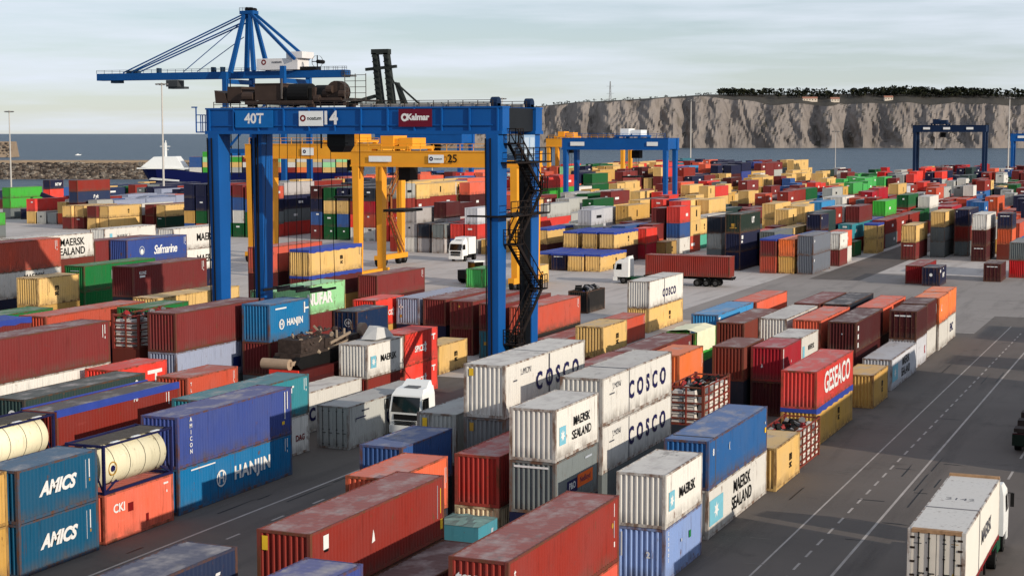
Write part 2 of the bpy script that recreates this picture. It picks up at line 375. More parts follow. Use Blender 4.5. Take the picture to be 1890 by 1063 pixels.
MARKS = {
 'HANJIN': [('ring','S',0.35,0.50,0.40,0.50,'white'),('t','H','S',0.35,0.50,0.62,'white',0.03),('t','HANJIN','S',0.625,0.50,0.78,'white',0.05,0,1.12),('q','S',0.10,0.30,0.885,0.915,'white')]+codes(),
 'HANJIN2': [('ring','S',0.30,0.42,0.30,0.40,'white'),('t','H','S',0.30,0.42,0.5,'white',0.03),('t','HANJIN','S',0.63,0.44,0.52,'white',0.05),('q','S',0.15,0.42,0.83,0.87,'white'),('q','S',0.86,0.89,0.62,0.92,'white'),('q','S',0.89,0.98,0.72,0.77,'white')],
 'AMICON': [('t',ch,'S',0.105,0.90-0.125*i,0.25,'white',0.03) for i, ch in enumerate('AMICON')]+[('q','S',0.93,0.937,0.35,0.93,'white'),('q','S',0.955,0.962,0.55,0.93,'white'),('q','S',0.905,0.93,0.24,0.31,'yellow')],
 'DSI': [('t','CKI','S',0.20,0.66,0.46,'white',0.04),('q','S',0.33,0.40,0.52,0.70,'dred'),('q','S',0.58,0.62,0.20,0.36,'dred'),('q','S',0.85,0.92,0.84,0.88,'white'),('q','S',0.89,0.905,0.66,0.71,'white')],
 'AMICS': [('t','AMICS','S',0.48,0.52,0.66,'white',0.07,0.35),('q','S',0.84,0.848,0.30,0.86,'pale'),('q','S',0.885,0.897,0.50,0.86,'white'),('q','S',0.885,0.90,0.42,0.48,'gold')],
 'COSCOD': [('t','COSCO','S',0.70,0.46,0.92,'navy',0.06,0,1.7),('q','S',0.08,0.20,0.66,0.69,'navy'),('q','S',0.08,0.085,0.60,0.69,'navy'),('q','S',0.15,0.24,0.80,0.84,'grey')],
 'COSCO_O': [('t','COSCO','S',0.30,0.42,0.92,'navy',0.06,0,1.7)],
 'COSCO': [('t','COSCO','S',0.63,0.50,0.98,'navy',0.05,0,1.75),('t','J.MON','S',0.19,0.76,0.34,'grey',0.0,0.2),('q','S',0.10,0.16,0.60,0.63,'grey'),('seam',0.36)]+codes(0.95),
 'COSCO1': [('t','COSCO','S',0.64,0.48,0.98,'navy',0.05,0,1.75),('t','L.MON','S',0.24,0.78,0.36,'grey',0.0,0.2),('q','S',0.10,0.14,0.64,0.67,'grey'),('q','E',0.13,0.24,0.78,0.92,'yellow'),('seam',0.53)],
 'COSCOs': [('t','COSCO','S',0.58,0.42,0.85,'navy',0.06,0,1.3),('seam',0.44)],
 'DAG': [('t','DAG','S',0.90,0.42,0.40,'dred',0.04)],
 'Tq': [('q','S',0.78,0.82,0.62,0.80,'white'),('q','S',0.76,0.84,0.75,0.80,'white')]+codes(0.945),
 'Po': [('t','Po','S',0.62,0.86,0.30,'white',0.03),('q','S',0.88,0.884,0.62,0.85,'white'),('q','S',0.90,0.907,0.55,0.85,'white')],
 'line': [('q','S',0.18,0.40,0.76,0.82,'white'),('ring','S',0.92,0.80,0.0,0.17,'white'),('ring','E',0.62,0.62,0.16,0.30,'white')],
 'code': codes(), 'code2': codes(0.90),
 'hammer': [('q','S',0.62,0.90,0.70,0.80,'white'),('q','S',0.76,0.80,0.42,0.70,'white')],
 'vv': [('t','T','S',0.07,0.82,0.22,'white',0.03),('t','L','S',0.07,0.66,0.22,'white',0.03),('t','A','S',0.07,0.50,0.22,'white',0.03)]+codes(0.9),
 'patch': [('q','S',0.62,0.71,0.20,0.52,'blue'),('q','S',0.93,0.95,0.66,0.92,'pale')],
 'dot': [('q','S',0.16,0.22,0.42,0.60,'white')],
 'roundlogo': [('ring','E',0.62,0.60,0.30,0.37,'pale'),('ring','E',0.62,0.60,0.0,0.17,'pale')],
 'NUFAR': [('t','NUFAR','S',0.62,0.48,1.0,'white',0.07)],
 'SPICE': [('t','SPICEX','S',0.48,0.44,0.50,'white',0.04,0.1),('q','S',0.60,0.64,0.30,0.62,'white'),('q','S',0.80,0.93,0.76,0.81,'white'),('q','S',0.86,0.89,0.62,0.76,'white')],
 'MAERSK': maersk(0.17, [('MAERSK',0.58,0.04)], 0.52, 0.46, 0.42),
 'MSEA': maersk(0.16, [('MAERSK',0.60,0.17),('SEALAND',0.60,-0.09)], 0.46, 0.46, 0.42),
 'MSEA2': maersk(0.13, [('MAERSK',0.55,0.19),('SEALAND',0.55,-0.16)], 0.72, 0.50, 0.62),
 'ERSK': [('t','MAERSK','S',0.70,0.66,0.82,'black',0.02),('t','SEALAND','S',0.68,0.28,0.82,'black',0.02)],
 'MAERl': [('t','MAERSK','S',0.66,0.72,0.6,'black',0.02)],
 'MAERSKb': [('t','MAERSK','S',0.64,0.50,1.0,'black',0.03)],
 'maf': [('q','S',0.10,0.15,0.35,0.72,'cyan'),('t','MAERSK','S',0.34,0.52,0.5,'grey',0.02)],
 'ASEA': [('q','S',0.10,0.20,0.25,0.70,'cyan'),('t','MAERSK','S',0.58,0.58,0.42,'black',0.02)],
 'MSC': msc('S',0.60)+[('q','S',0.94,0.95,0.6,0.9,'grey')], 'MSCb': msc('S',0.45)+[('q','S',0.22,0.225,0.35,0.85,'black'),('q','S',0.27,0.275,0.45,0.85,'black')],
 'ydot': [('ring','E',0.40,0.80,0.0,0.11,'gold')], 'tealend': [('q','E',0.1,0.3,0.62,0.68,'white'),('q','E',0.18,0.22,0.55,0.76,'white'),('q','E',0.16,0.24,0.25,0.36,'gold')],
 'G': [('t','G','E',0.78,0.45,0.6,'white',0.05),('q','E',0.2,0.36,0.48,0.6,'gold')], 'wtxt': [('t','STC','E',0.55,0.60,0.34,'pale',0.02),('q','E',0.16,0.24,0.42,0.56,'gold')],
 'EVER': [('t','EVERGREEN','S',0.64,0.52,0.92,'white',0.03),('q','E',0.3,0.75,0.78,0.81,'pale')],
 'LOGO': [('q','S',0.08,0.15,0.62,0.68,'white'),('t','KLINE','S',0.12,0.76,0.3,'white',0.03)]+codes(0.93),
 'Saf': [('t','Safmarine','S',0.63,0.48,1.05,'white',0.03,0.2,0.85),('ring','S',0.24,0.52,0.42,0.52,'pale'),('ring','S',0.24,0.48,0.0,0.3,'white'),('q','S',0.215,0.265,0.44,0.50,'orange')]+codes(0.95),
 'tiny': [('q','E',0.2,0.55,0.80,0.85,'white')], 'tiny2': [('q','E',0.42,0.85,0.66,0.74,'white')],
 'endtxt': [('q','E',0.18,0.80,0.80,0.85,'white')],
 'tex': [('t','tex','E',0.30,0.74,0.46,'white',0.05),('t','t','S',0.05,0.80,0.36,'white',0.04),('t','L','S',0.05,0.63,0.3,'white',0.03),('q','S',0.945,0.95,0.72,0.92,'white'),('q','S',0.945,0.95,0.40,0.66,'pale'),('ring','S',0.93,0.60,0.0,0.12,'gold'),('q','S',0.945,0.955,0.26,0.34,'white')],
 'triton': [('q','S',0.085,0.12,0.70,0.90,'white'),('q','S',0.095,0.118,0.66,0.70,'black'),('tri','S',0.43,0.56,0.26),('q','E',0.10,0.21,0.72,0.92,'yellow'),('q','S',0.965,0.985,0.16,0.32,'yellow'),('q','S',0.94,0.943,0.35,0.88,'pale'),('q','S',0.965,0.97,0.42,0.82,'yellow')],
 'F': [('t','F','S',0.87,0.62,0.5,'white',0.06,0.4),('q','S',0.88,0.91,0.30,0.36,'gold'),('ring','S',0.62,0.66,0.0,0.1,'pale')],
 'v': [('q','S',0.94,0.947,0.40,0.80,'white'),('q','S',0.96,0.966,0.5,0.8,'white')],
 'ysq': [('q','E',0.14,0.26,0.62,0.90,'yellow')], 'ysq2': [('q','E',0.14,0.24,0.74,0.90,'gold')],
 'HAPAG': [('q','S',0.26,0.50,0.26,0.52,'navy'),('q','S',0.50,0.86,0.30,0.56,'orange'),('t','P&O','S',0.38,0.40,0.34,'white',0.03),('t','Nedlloyd','S',0.68,0.43,0.30,'navy',0.03),('q','S',0.68,0.84,0.80,0.84,'pale'),('q','E',0.1,0.85,0.87,0.91,'white')],
 'CAI': [('t',ch,'S',0.09,0.88-0.1*i,0.17,'white',0.03) for i, ch in enumerate('CRONOS')]+[('q','E',0.1,0.13,0.45,0.9,'white'),('q','S',0.64,0.69,0.52,0.66,'green'),('q','S',0.42,0.45,0.56,0.62,'pale'),('t','2','E',0.66,0.5,0.3,'white',0.04)],
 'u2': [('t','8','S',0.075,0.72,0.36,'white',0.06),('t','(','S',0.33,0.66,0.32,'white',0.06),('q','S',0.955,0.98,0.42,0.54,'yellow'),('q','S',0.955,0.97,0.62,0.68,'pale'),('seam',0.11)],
 'UNIT': [('t','GESEACO','S',0.55,0.54,1.5,'white',0.03,0.0,0.95)],
 'red+': [('t','K','S',0.80,0.45,0.7,'red',0.06)], 'blot': [('t','L','S',0.25,0.56,0.6,'white',0.08,0.3)], 'ENC': [('t','ENC','S',0.5,0.5,0.85,'navy',0.04)],
 'wl': [('q','S',0.03,0.06,0.2,0.95,'white'),('tri','E',0.35,0.45,0.14),('tri','S',0.45,0.5,0.12)],
 'dots': [('t','CMA','S',0.55,0.35,0.7,'black',0.05)], 'wc': [('q','S',0.02,0.07,0.5,0.9,'white')], 'wdots': [('q','E',0.45,0.6,0.55,0.68,'pale'),('q','E',0.2,0.28,0.55,0.65,'pale')],
 'wv': [('q','S',0.05,0.085,0.70,0.86,'white'),('q','S',0.05,0.085,0.42,0.58,'white'),('q','S',0.05,0.085,0.14,0.30,'white'),('ring','E',0.5,0.6,0.0,0.06,'pale')],
 'wsq': [('q','S',0.06,0.14,0.66,0.86,'white'),('q','S',0.05,0.12,0.46,0.58,'white')], 'LT': [('t','UT','S',0.62,0.58,0.9,'white',0.08),('q','E',0.4,0.65,0.32,0.5,'gold'),('q','E',0.3,0.75,0.24,0.29,'gold')],
 'wdot': [('ring','S',0.07,0.70,0.0,0.22,'white')], 'wdot2': [('ring','S',0.5,0.5,0.0,0.2,'black')], 'wd': [('ring','S',0.12,0.75,0.0,0.2,'white'),('q','E',0.1,0.2,0.84,0.9,'pale')],
 'NVT': [('t','NVT','S',0.55,0.52,0.62,'white',0.08),('ring','E',0.5,0.6,0.0,0.22,'white'),('q','S',0.04,0.16,0.72,0.88,'white'),('q','S',0.5,0.56,0.84,0.92,'white')],
 'HapN': [('t','IN','S',0.6,0.5,0.7,'white',0.05,0.3),('tri','S',0.35,0.42,0.3,'red')], 'Fyk': [('t','F yk','S',0.55,0.5,0.8,'white',0.06,0.2)], 'wtx': [('t','NTW','S',0.6,0.5,0.8,'white',0.08,0.2)],
 'tank1': [], 'tank2': [], 'rack': [],
}
for ops in MARKS.values():
    for op in ops:
        if op[0] == 't': text_mesh(op[1], op[7] if len(op) > 7 else 0, op[8] if len(op) > 8 else 0, op[9] if len(op) > 9 else 1)
for s_ in ('40T', '14', 'Kalmar', 'noatum', '25', 'H'): text_mesh(s_, 0.03)

def put_marks(root, key, L, H):
    for op in MARKS.get(key, ()):
        if op[0] == 't':
            ex = list(op[7:]) + [0, 0, 1][len(op)-7:]
            stick(root, op[1], face_matrix(op[2], L, H, op[3], op[4], op[5]), op[6], ex[0], ex[1], ex[2])
        elif op[0] == 'q': sign_quad(root, *op[1:2], L, H, *op[2:7])
        elif op[0] == 'ring':
            M = face_matrix(op[1], L, H, op[2], op[3], 1.0)
            ring(root, M, op[4], op[5], op[6])
        elif op[0] == 'star': star(root, Matrix.Translation((0.004,0,0)) @ face_matrix('S', L, H, op[2], op[3], 1.0), op[4]*H*0.34, 'white')
        elif op[0] == 'tri':
            b = MB(); r_ = op[4]; b.quad((-r_*0.5,-r_,0),(r_*0.6,-r_*0.8,0),(r_*0.35,r_*0.4,0),(0,r_*1.2,0))
            o = b.build('emblem', ink(op[5] if len(op) > 5 else 'white'), root); o.matrix_local = face_matrix(op[1], L, H, op[2], op[3], 1.0)
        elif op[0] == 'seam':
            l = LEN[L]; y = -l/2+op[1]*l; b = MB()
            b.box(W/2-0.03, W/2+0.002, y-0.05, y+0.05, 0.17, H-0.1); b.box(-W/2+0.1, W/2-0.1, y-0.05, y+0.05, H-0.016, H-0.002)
            b.build('grey_strip', ink('grey'), root)  # thin grey strip running up the side and across the roof
GRP = 'shipping containers stacked in the yard'
TARP = plain('blue_tarpaulin', (62,84,178), 0.55, var=0.2, scale=0.8)
def container(c, L, H, X, Y, z, kind, txt, label, hue=0):
    """X = right face, Y = near end"""
    root = thing('shipping_container', label, 'container', (X-W/2, Y+LEN[L]/2, z), 0, GRP)
    side, fr, rf = paint(c, 'side'), paint(c, 'frame'), paint(c, 'roof')
    add('frame', cmesh('frame', L, H), root, mats=(fr,))
    s = cmesh('side', L, H)
    add('side_panel', s, root, mats=(side,))
    add('side_panel', s, root, mats=(side,)).rotation_euler = (0, 0, math.pi)
    doors = kind == 'doors' or (txt in ('ydot', 'G', 'wtxt', 'endtxt', 'roundlogo', 'NVT', 'LT') )
    def door_set(rz):
        for k in (-1, 1):
            d = add('door', cmesh('door', L, H), root, mats=(side,)); d.rotation_euler = (0, 0, rz)
            d.location = (k*W/4*0.87*(1 if rz == 0 else -1), 0, 0)
            for q in (-0.24, 0.24):
                r_ = add('locking_bar', cmesh('rod', L, H), d, (q, 0, 0), mats=(STEEL if c in ('lg', 'w', 'g') else fr,))
    if doors: door_set(0); add('end_panel', cmesh('end', L, H), root, mats=(side,)).rotation_euler = (0, 0, math.pi)
    else:
        add('end_panel', cmesh('end', L, H), root, mats=(side,))
        if Y < 135: door_set(math.pi)
        else: add('end_panel', cmesh('end', L, H), root, mats=(side,)).rotation_euler = (0, 0, math.pi)
    if kind == 'tarp' and txt != 'Po': add('tarpaulin', cmesh('tarp', L, H), root, mats=(TARP,))
    elif kind == 'tarp':
        add('roof', cmesh('roof', L, H), root, mats=(paint((92,84,80), 'roof'),)); add('tarpaulin', cmesh('skirt', L, H), root, mats=(TARP,))
    elif kind != 'open': add('roof', cmesh('roof', L, H), root, mats=(rf,))
    put_marks(root, txt, L, H)
    return root
BALE = plain('white_sack', (222,214,204), 0.8, var=0.2, scale=3)
def tank(L, H, X, Y, z, txt, label):
    root = thing('tank_container', label, 'container', (X-W/2, Y+LEN[L]/2, z), 0, GRP); l = LEN[L]
    fm = plain('blue_frame_paint', (46,48,108), 0.6, var=0.25)
    f = MB()
    for x in (-1, 1):
        for y in (-1, 1):
            f.box(x*(W/2-0.07)-0.07, x*(W/2-0.07)+0.07, y*(l/2-0.07)-0.07, y*(l/2-0.07)+0.07, 0, H)
            f.bar((x*(W/2-0.06), y*(l/2-0.12), 0.1), (x*(W/2-0.06), y*(l/2-1.1), 0.62), 0.08)
        f.box(x*(W/2-0.05)-0.05, x*(W/2-0.05)+0.05, -l/2+0.14, l/2-0.14, 0.02, 0.16); f.box(x*(W/2-0.05)-0.05, x*(W/2-0.05)+0.05, -l/2+0.14, l/2-0.14, H-0.12, H-0.02)
    for y in (-1, 1):
        for z_ in (0.08, H-0.08): f.box(-W/2+0.14, W/2-0.14, y*(l/2-0.07)-0.05, y*(l/2-0.07)+0.05, z_-0.06, z_+0.06)
        f.bar((-W/2+0.1, y*(l/2-0.06), 0.1), (0, y*(l/2-0.06), H-0.1), 0.07); f.bar((W/2-0.1, y*(l/2-0.06), 0.1), (0, y*(l/2-0.06), H-0.1), 0.07)
    f.build('frame', fm, root)
    tm = paint('tank', 'side'); b = MB(); r = 1.13; cz = 0.18 + r; n = 32
    prof = [(-l/2+0.16, 0.0), (-l/2+0.2, 0.55), (-l/2+0.3, 0.9), (-l/2+0.48, r)]
    prof += [(-y, q) for y, q in reversed(prof)]
    rows = []
    for y, q in prof:
        rows.append(len(b.v))
        for k in range(n): b.v.append((q*math.cos(2*math.pi*k/n), y, cz+q*math.sin(2*math.pi*k/n)))
    for a, c_ in zip(rows, rows[1:]):
        for k in range(n): b.f.append((a+k, a+(k+1)%n, c_+(k+1)%n, c_+k)); b.m.append(0)
    b.build('tank', tm, root, smooth=True)
    bd = MB()
    for k in range(4):
        y = -l/2+1.05+k*(l-2.1)/3; bd.cyl((0,y-0.02,cz), (0,y+0.02,cz), r+0.012, 32, cap=False)
    bd.build('band', plain('band_steel', (90,82,70), 0.6), root)
    w = MB()
    for k in range(12):
        x = -0.75+k*0.13; w.box(x, x+0.10, -l/2+0.2, l/2-0.2, H-0.06, H-0.02)
    w.build('walkway', plain('walkway_grating', (120,112,104), 0.8, var=0.35, scale=3), root)
    v = MB()
    for y in (-1.6, 0.2, 1.9): v.box(0.6, 0.98, y-0.3, y+0.3, H-0.10, H-0.03)
    v.build('hatch_plate', WHITE, root)
    # round badge on the shell side
    if txt == 'tank1':
        M = Matrix.Translation((r*math.cos(0.0)+0.012, -l/2+0.85, cz-0.05)) @ Matrix(((0,0,1,0),(1,0,0,0),(0,1,0,0),(0,0,0,1)))
        ring(root, M, 0.30, 0.37, 'gold'); ring(root, Matrix.Translation((0.004,0,0)) @ M, 0.0, 0.17, 'navy')
        sign_quad(root, 'S', L, H, 0.09, 0.20, 0.20, 0.23, 'navy')
    return root
def rack(L, H, X, Y, z, label, dark=False):
    root = thing('open_rack', label, 'rack', (X-W/2, Y+LEN[L]/2, z), 0, 'open racks of sacks and scrap'); l = LEN[L]
    m = paint('rackd' if dark else 'rack', 'frame'); f = MB()
    for x in (-1, 1):
        for y in (-1, 1): f.box(x*(W/2-0.09)-0.09, x*(W/2-0.09)+0.09, y*(l/2-0.09)-0.09, y*(l/2-0.09)+0.09, 0, H)
    f.box(-W/2+0.1, W/2-0.1, -l/2+0.1, l/2-0.1, 0.0, 0.15)
    f.build('frame', m, root)
    for x in (-1, 1):
        for k, z_ in enumerate((0.45, 0.95, 1.45, 1.95, H-0.12)):
            MB().box(x*(W/2-0.05)-0.035, x*(W/2-0.05)+0.035, -l/2+0.18, l/2-0.18, z_-0.045, z_+0.045).build('side_rail', m, root)
        for k in range(1, 5):
            MB().box(x*(W/2-0.05)-0.045, x*(W/2-0.05)+0.045, -l/2+k*l/5-0.05, -l/2+k*l/5+0.05, 0.15, H-0.1).build('upright', m, root)
    for y in (-1, 1):
        for z_ in (0.45, 0.95, 1.45, 1.95, H-0.14): MB().box(-W/2+0.18, W/2-0.18, y*(l/2-0.06)-0.035, y*(l/2-0.06)+0.035, z_-0.05, z_+0.05).build('end_rail', m, root)
        MB().box(-0.05, 0.05, y*(l/2-0.05)-0.045, y*(l/2-0.05)+0.045, 0.15, H-0.18).build('upright', m, root)
    r_ = random.Random(int(Y*10))
    grp = 'pale sacks stacked in the dark slotted rack' if dark else 'white sacks stacked in the red racks'
    lab = 'pale bale stacked behind the slats of the dark red rack' if dark else 'white sack stacked behind the rails of a red open rack'
    for side in (0, 1):
        for k in range(5 if side == 0 else 2):
            for j in range(4):
                if r_.random() < 0.12 and j == 3: continue
                if side == 0: cx, cy_ = W/2-0.48, -l/2+0.75+k*(l-1.4)/4
                else: cx, cy_ = -W/2+0.6+k*0.75, -l/2+0.55
                if side == 0 and k == 0: continue
                b = MB(); sx_, sy_ = (0.38, 0.55) if side == 0 else (0.36, 0.42)
                z0 = 0.17 + j*0.52; z1 = z0 + 0.44
                b.hexa([(cx-sx_,cy_-sy_,z0),(cx+sx_,cy_-sy_,z0),(cx+sx_,cy_+sy_,z0),(cx-sx_,cy_+sy_,z0),(cx-sx_*0.86,cy_-sy_*0.9,z1+r_.uniform(-.04,.04)),(cx+sx_*0.9,cy_-sy_*0.88,z1+r_.uniform(-.04,.04)),(cx+sx_*0.86,cy_+sy_*0.9,z1),(cx-sx_*0.9,cy_+sy_*0.9,z1+r_.uniform(-.04,.04))])
                o = b.build('sack', BALE if not dark else plain('pale_bale', (190,180,176), 0.8), None, (X-W/2, Y+l/2, z))
                tag(o, lab, 'sack', grp)
    # loose scrap heap on top
    b = MB()
    for k in range(55):
        p = Vector((r_.uniform(-0.9, 0.6), r_.uniform(-l/2+0.5, l/2-0.5), H-0.5+r_.uniform(0, 0.35)))
        d = Vector((r_.uniform(-1,1), r_.uniform(-1,1), r_.uniform(-.4,.4))).normalized()
        if r_.random() < 0.6: b.bar(p-d*r_.uniform(.1,.45), p+d*r_.uniform(.1,.45), r_.uniform(.04,.16), r_.uniform(.04,.2), m=r_.choice((0,0,0,1,2,3)))
        else: b.cyl(p-d*0.12, p+d*0.12, r_.uniform(.1,.3), 8, m=r_.choice((0,0,1,2)))
    b.box(-1.0, 0.25, -l/2+0.95, l/2-0.3, 0.16, H-0.62, m=0)
    o = b.build('scrap_heap', [DARK, plain('scrap_grey', (150,148,150), 0.6), plain('scrap_red', (170,50,50), 0.6), plain('scrap_brown', (110,70,50), 0.8)], None, (X-W/2, Y+l/2, z))
    tag(o, label.replace('dark red slotted rack', 'dark scrap inside the slotted rack').replace('red open rack', 'dark scrap heap filling the rack')[:90], 'scrap', kind='stuff')

_hidden = MB(); _hmats = ['mrd', 'db', 'br3', 'g', 'mu', 'dsl', 'dkr']
def hidden_box(X, Y, z, L, H, c=None):
    _hidden.box(X-W+0.01, X-0.01, Y+0.01, Y+LEN[L]-0.01, z+0.01, z+H-0.005, m=_hmats.index(c) if c else rnd.randrange(len(_hmats)))
# ---------------------------------------------------------------- the setting
def ground_mat(name, c0, c1, dark, scale=0.05, rough=0.85):
    m, t, b = nodes_mat(name); N = t.nodes.new; L = t.links.new
    tc = N('ShaderNodeTexCoord')
    def noise(s, d, vec=(1,1,1), r=0.6):
        mp = N('ShaderNodeMapping'); mp.inputs['Scale'].default_value = vec; L(tc.outputs['Object'], mp.inputs[0])
        n = N('ShaderNodeTexNoise'); n.inputs['Scale'].default_value = s; n.inputs['Detail'].default_value = d; n.inputs['Roughness'].default_value = r
        L(mp.outputs[0], n.inputs['Vector']); return n.outputs[0]
    def rng(src, a, b_):
        r = N('ShaderNodeMapRange'); r.inputs['From Min'].default_value = a; r.inputs['From Max'].default_value = b_; L(src, r.inputs['Value']); return r.outputs[0]
    def mix(f, A, B):
        x = N('ShaderNodeMix'); x.data_type = 'RGBA'; L(f, x.inputs[0])
        for i, c in ((6, A), (7, B)):
            if isinstance(c, tuple): x.inputs[i].default_value = c + (1,)
            else: L(c, x.inputs[i])
        return x.outputs[2]
    c = mix(rng(noise(scale, 6), 0.35, 0.65), c0, c1)
    c = mix(rng(noise(0.55, 6, (1, 0.10, 1)), 0.52, 0.76), c, dark)           # tyre tracks along the lanes
    c = mix(rng(noise(0.16, 5, (1, 1, 1), 0.7), 0.58, 0.70), c, dark)          # oil and damp
    c = mix(rng(noise(9.0, 3), 0.3, 0.8), c, tuple(x*0.8 for x in c1))
    L(c, b.inputs['Base Color']); b.inputs['Roughness'].default_value = rough; b.inputs['Specular IOR Level'].default_value = 0.25
    bp = N('ShaderNodeBump'); bp.inputs['Strength'].default_value = 0.25; bp.inputs['Distance'].default_value = 0.03
    L(noise(6, 6), bp.inputs['Height']); L(bp.outputs[0], b.inputs['Normal'])
    return m
CONC = ground_mat('yard_concrete', (0.40,0.36,0.33), (0.53,0.48,0.445), (0.20,0.176,0.16))
ASPH = ground_mat('road_asphalt', (0.088,0.073,0.064), (0.150,0.126,0.110), (0.050,0.042,0.038))
QX = -336.0
b = MB(); b.box(QX, 900, -150, 760, -9.0, 0.0); tag(b.build('ground', CONC), 'pale concrete container yard ending at the quay edge', kind='structure')
def sheet(name, x0, x1, y0, y1, z, mat, label=None):
    b = MB(); n = max(1, int((y1-y0)/20)); 
    b.quad((x0,y0,z),(x1,y0,z),(x1,y1,z),(x0,y1,z)); return tag(b.build(name, mat), label, kind='structure')
sheet('road', -22.6, 1.6, -60, 196, 0.004, ASPH, 'dark asphalt road along the right side of the stacks')
sheet('truck_lane', -51.3, -38.6, -40, 128, 0.004, ASPH, 'dark asphalt aisle between two container blocks')
sheet('yard_floor', -76, -51.3, -40, 128, 0.005, ASPH); sheet('yard_floor', -38.6, -22.6, -40, 178, 0.005, ASPH)
sheet('far_road', -53.6, -46.2, 236, 470, 0.004, ASPH, 'dark road running between the far blocks')
MIDC = ground_mat('worn_concrete', (0.22,0.192,0.174), (0.30,0.265,0.24), (0.12,0.105,0.095))
sheet('yard_floor', -58, 60, 178.3, 250, 0.003, MIDC)
LINE = plain('worn_road_paint', (196,186,178), 0.8, var=0.3, scale=0.7)
def stripes(name, segs, z, label):
    b = MB()
    for x0, x1, y0, y1 in segs: b.quad((x0,y0,z),(x1,y0,z),(x1,y1,z),(x0,y1,z))
    tag(b.build(name, LINE), label, kind='structure')
stripes('road_line', [(-19.75,-19.64,20,186)], 0.009, 'thin solid white line nearest the stacks')
stripes('road_line', [(-16.16,-16.01,20,190)], 0.009, 'wide solid white line right of the dashes')
stripes('road_line', [(-18.10,-17.97,20+2.6*i,20+2.6*i+1.35) for i in range(62)], 0.009, 'dashed white line in the middle of the road')
stripes('road_line', [(-10.9,-10.75,40+7*i,42.6+7*i) for i in range(14)], 0.009, 'broken white line under the white trailer')
stripes('road_line', [(-48.9,-48.74,20,128)], 0.009, 'thin white line along the aisle')
stripes('road_line', [(-46.8,-46.65,40+4.5*i,41.3+4.5*i) for i in range(18)], 0.009, 'short white dashes along the aisle')
stripes('road_line', [(-50,-43,123.9,124.05),(-46.5,-38.8,118.4,118.52)], 0.010, 'thin cross lines at the far end of the aisle')

r_ = random.Random(12); b = MB()
for k in range(46):
    x = r_.uniform(-22, -4); y = r_.uniform(60, 180); 
    if r_.random() < 0.6: b.quad((x,y,0.0125),(x+r_.uniform(.5,1.6),y+r_.uniform(-.1,.1),0.0125),(x+r_.uniform(.5,1.6),y+0.16,0.0125),(x,y+0.14,0.0125))
    else: b.quad((x,y,0.0125),(x+0.09,y,0.0125),(x+0.09,y+r_.uniform(2,7),0.0125),(x,y+r_.uniform(2,7),0.0125))
for k in range(30):
    x = r_.uniform(-50.5, -39); y = r_.uniform(60, 125); b.quad((x,y,0.0125),(x+0.1,y,0.0125),(x+0.12,y+r_.uniform(1,6),0.0125),(x,y+r_.uniform(1,6),0.0125))
tag(b.build('tar_seam', plain('tar', (62,56,54), 0.6)), 'dark tar seams and scuffs on the asphalt', kind='structure')
b = MB()
for k in range(26):
    x = r_.uniform(-22, -20.4); y = r_.uniform(60, 175); b.quad((x,y,0.0135),(x+1.1,y+0.06,0.0135),(x+1.1,y+0.15,0.0135),(x,y+0.09,0.0135))
tag(b.build('slot_mark', plain('faded_mark', (150,142,134), 0.8)), 'faded short slot marks beside the stacks', kind='structure')
# sea
m, t, b_ = nodes_mat('sea_water'); N = t.nodes.new; L = t.links.new
tc = N('ShaderNodeTexCoord'); h = None
for sc, vec, st in ((0.010, (1, 1, 1), 1.0), (0.05, (1, 1, 1), 0.6), (0.4, (1, 1, 1), 0.22)):
    mp = N('ShaderNodeMapping'); mp.inputs['Scale'].default_value = vec; L(tc.outputs['Object'], mp.inputs[0])
    n = N('ShaderNodeTexNoise'); n.inputs['Scale'].default_value = sc; n.inputs['Detail'].default_value = 6; L(mp.outputs[0], n.inputs['Vector'])
    q = N('ShaderNodeMath'); q.operation = 'MULTIPLY'; q.inputs[1].default_value = st; L(n.outputs[0], q.inputs[0])
    if h is None: h = q.outputs[0]
    else:
        a = N('ShaderNodeMath'); a.operation = 'ADD'; L(h, a.inputs[0]); L(q.outputs[0], a.inputs[1]); h = a.outputs[0]
bp = N('ShaderNodeBump'); bp.inputs['Strength'].default_value = 1.0; bp.inputs['Distance'].default_value = 9.0; L(h, bp.inputs['Height']); L(bp.outputs[0], b_.inputs['Normal'])
cr = N('ShaderNodeMix'); cr.data_type = 'RGBA'; cr.inputs[6].default_value = (0.030,0.058,0.088,1); cr.inputs[7].default_value = (0.050,0.085,0.115,1)
n2 = N('ShaderNodeTexNoise'); n2.inputs['Scale'].default_value = 0.004; n2.inputs['Detail'].default_value = 5
mp2 = N('ShaderNodeMapping'); mp2.inputs['Rotation'].default_value = (0, 0, R(23)); mp2.inputs['Scale'].default_value = (0.25, 1, 1)
L(tc.outputs['Object'], mp2.inputs[0]); L(mp2.outputs[0], n2.inputs['Vector']); L(n2.outputs[0], cr.inputs[0]); L(cr.outputs[2], b_.inputs['Base Color'])
b_.inputs['Roughness'].default_value = 0.4; b_.inputs['Specular IOR Level'].default_value = 0.22
b = MB(); b.quad((-60000,-3000,-4),(40000,-3000,-4),(40000,80000,-4),(-60000,80000,-4)); tag(b.build('sea', m), 'blue grey sea reaching the horizon', kind='structure')

# world position on the ground for a bearing (tangent from the view axis) and a depth along it
FWD = Vector((-math.sin(R(23.09)), math.cos(R(23.09)), 0)); RGT = Vector((math.cos(R(23.09)), math.sin(R(23.09)), 0))
def polar(tn, d, z=0.0): p = FWD*d + RGT*(tn*d); return Vector((p.x, p.y, z))

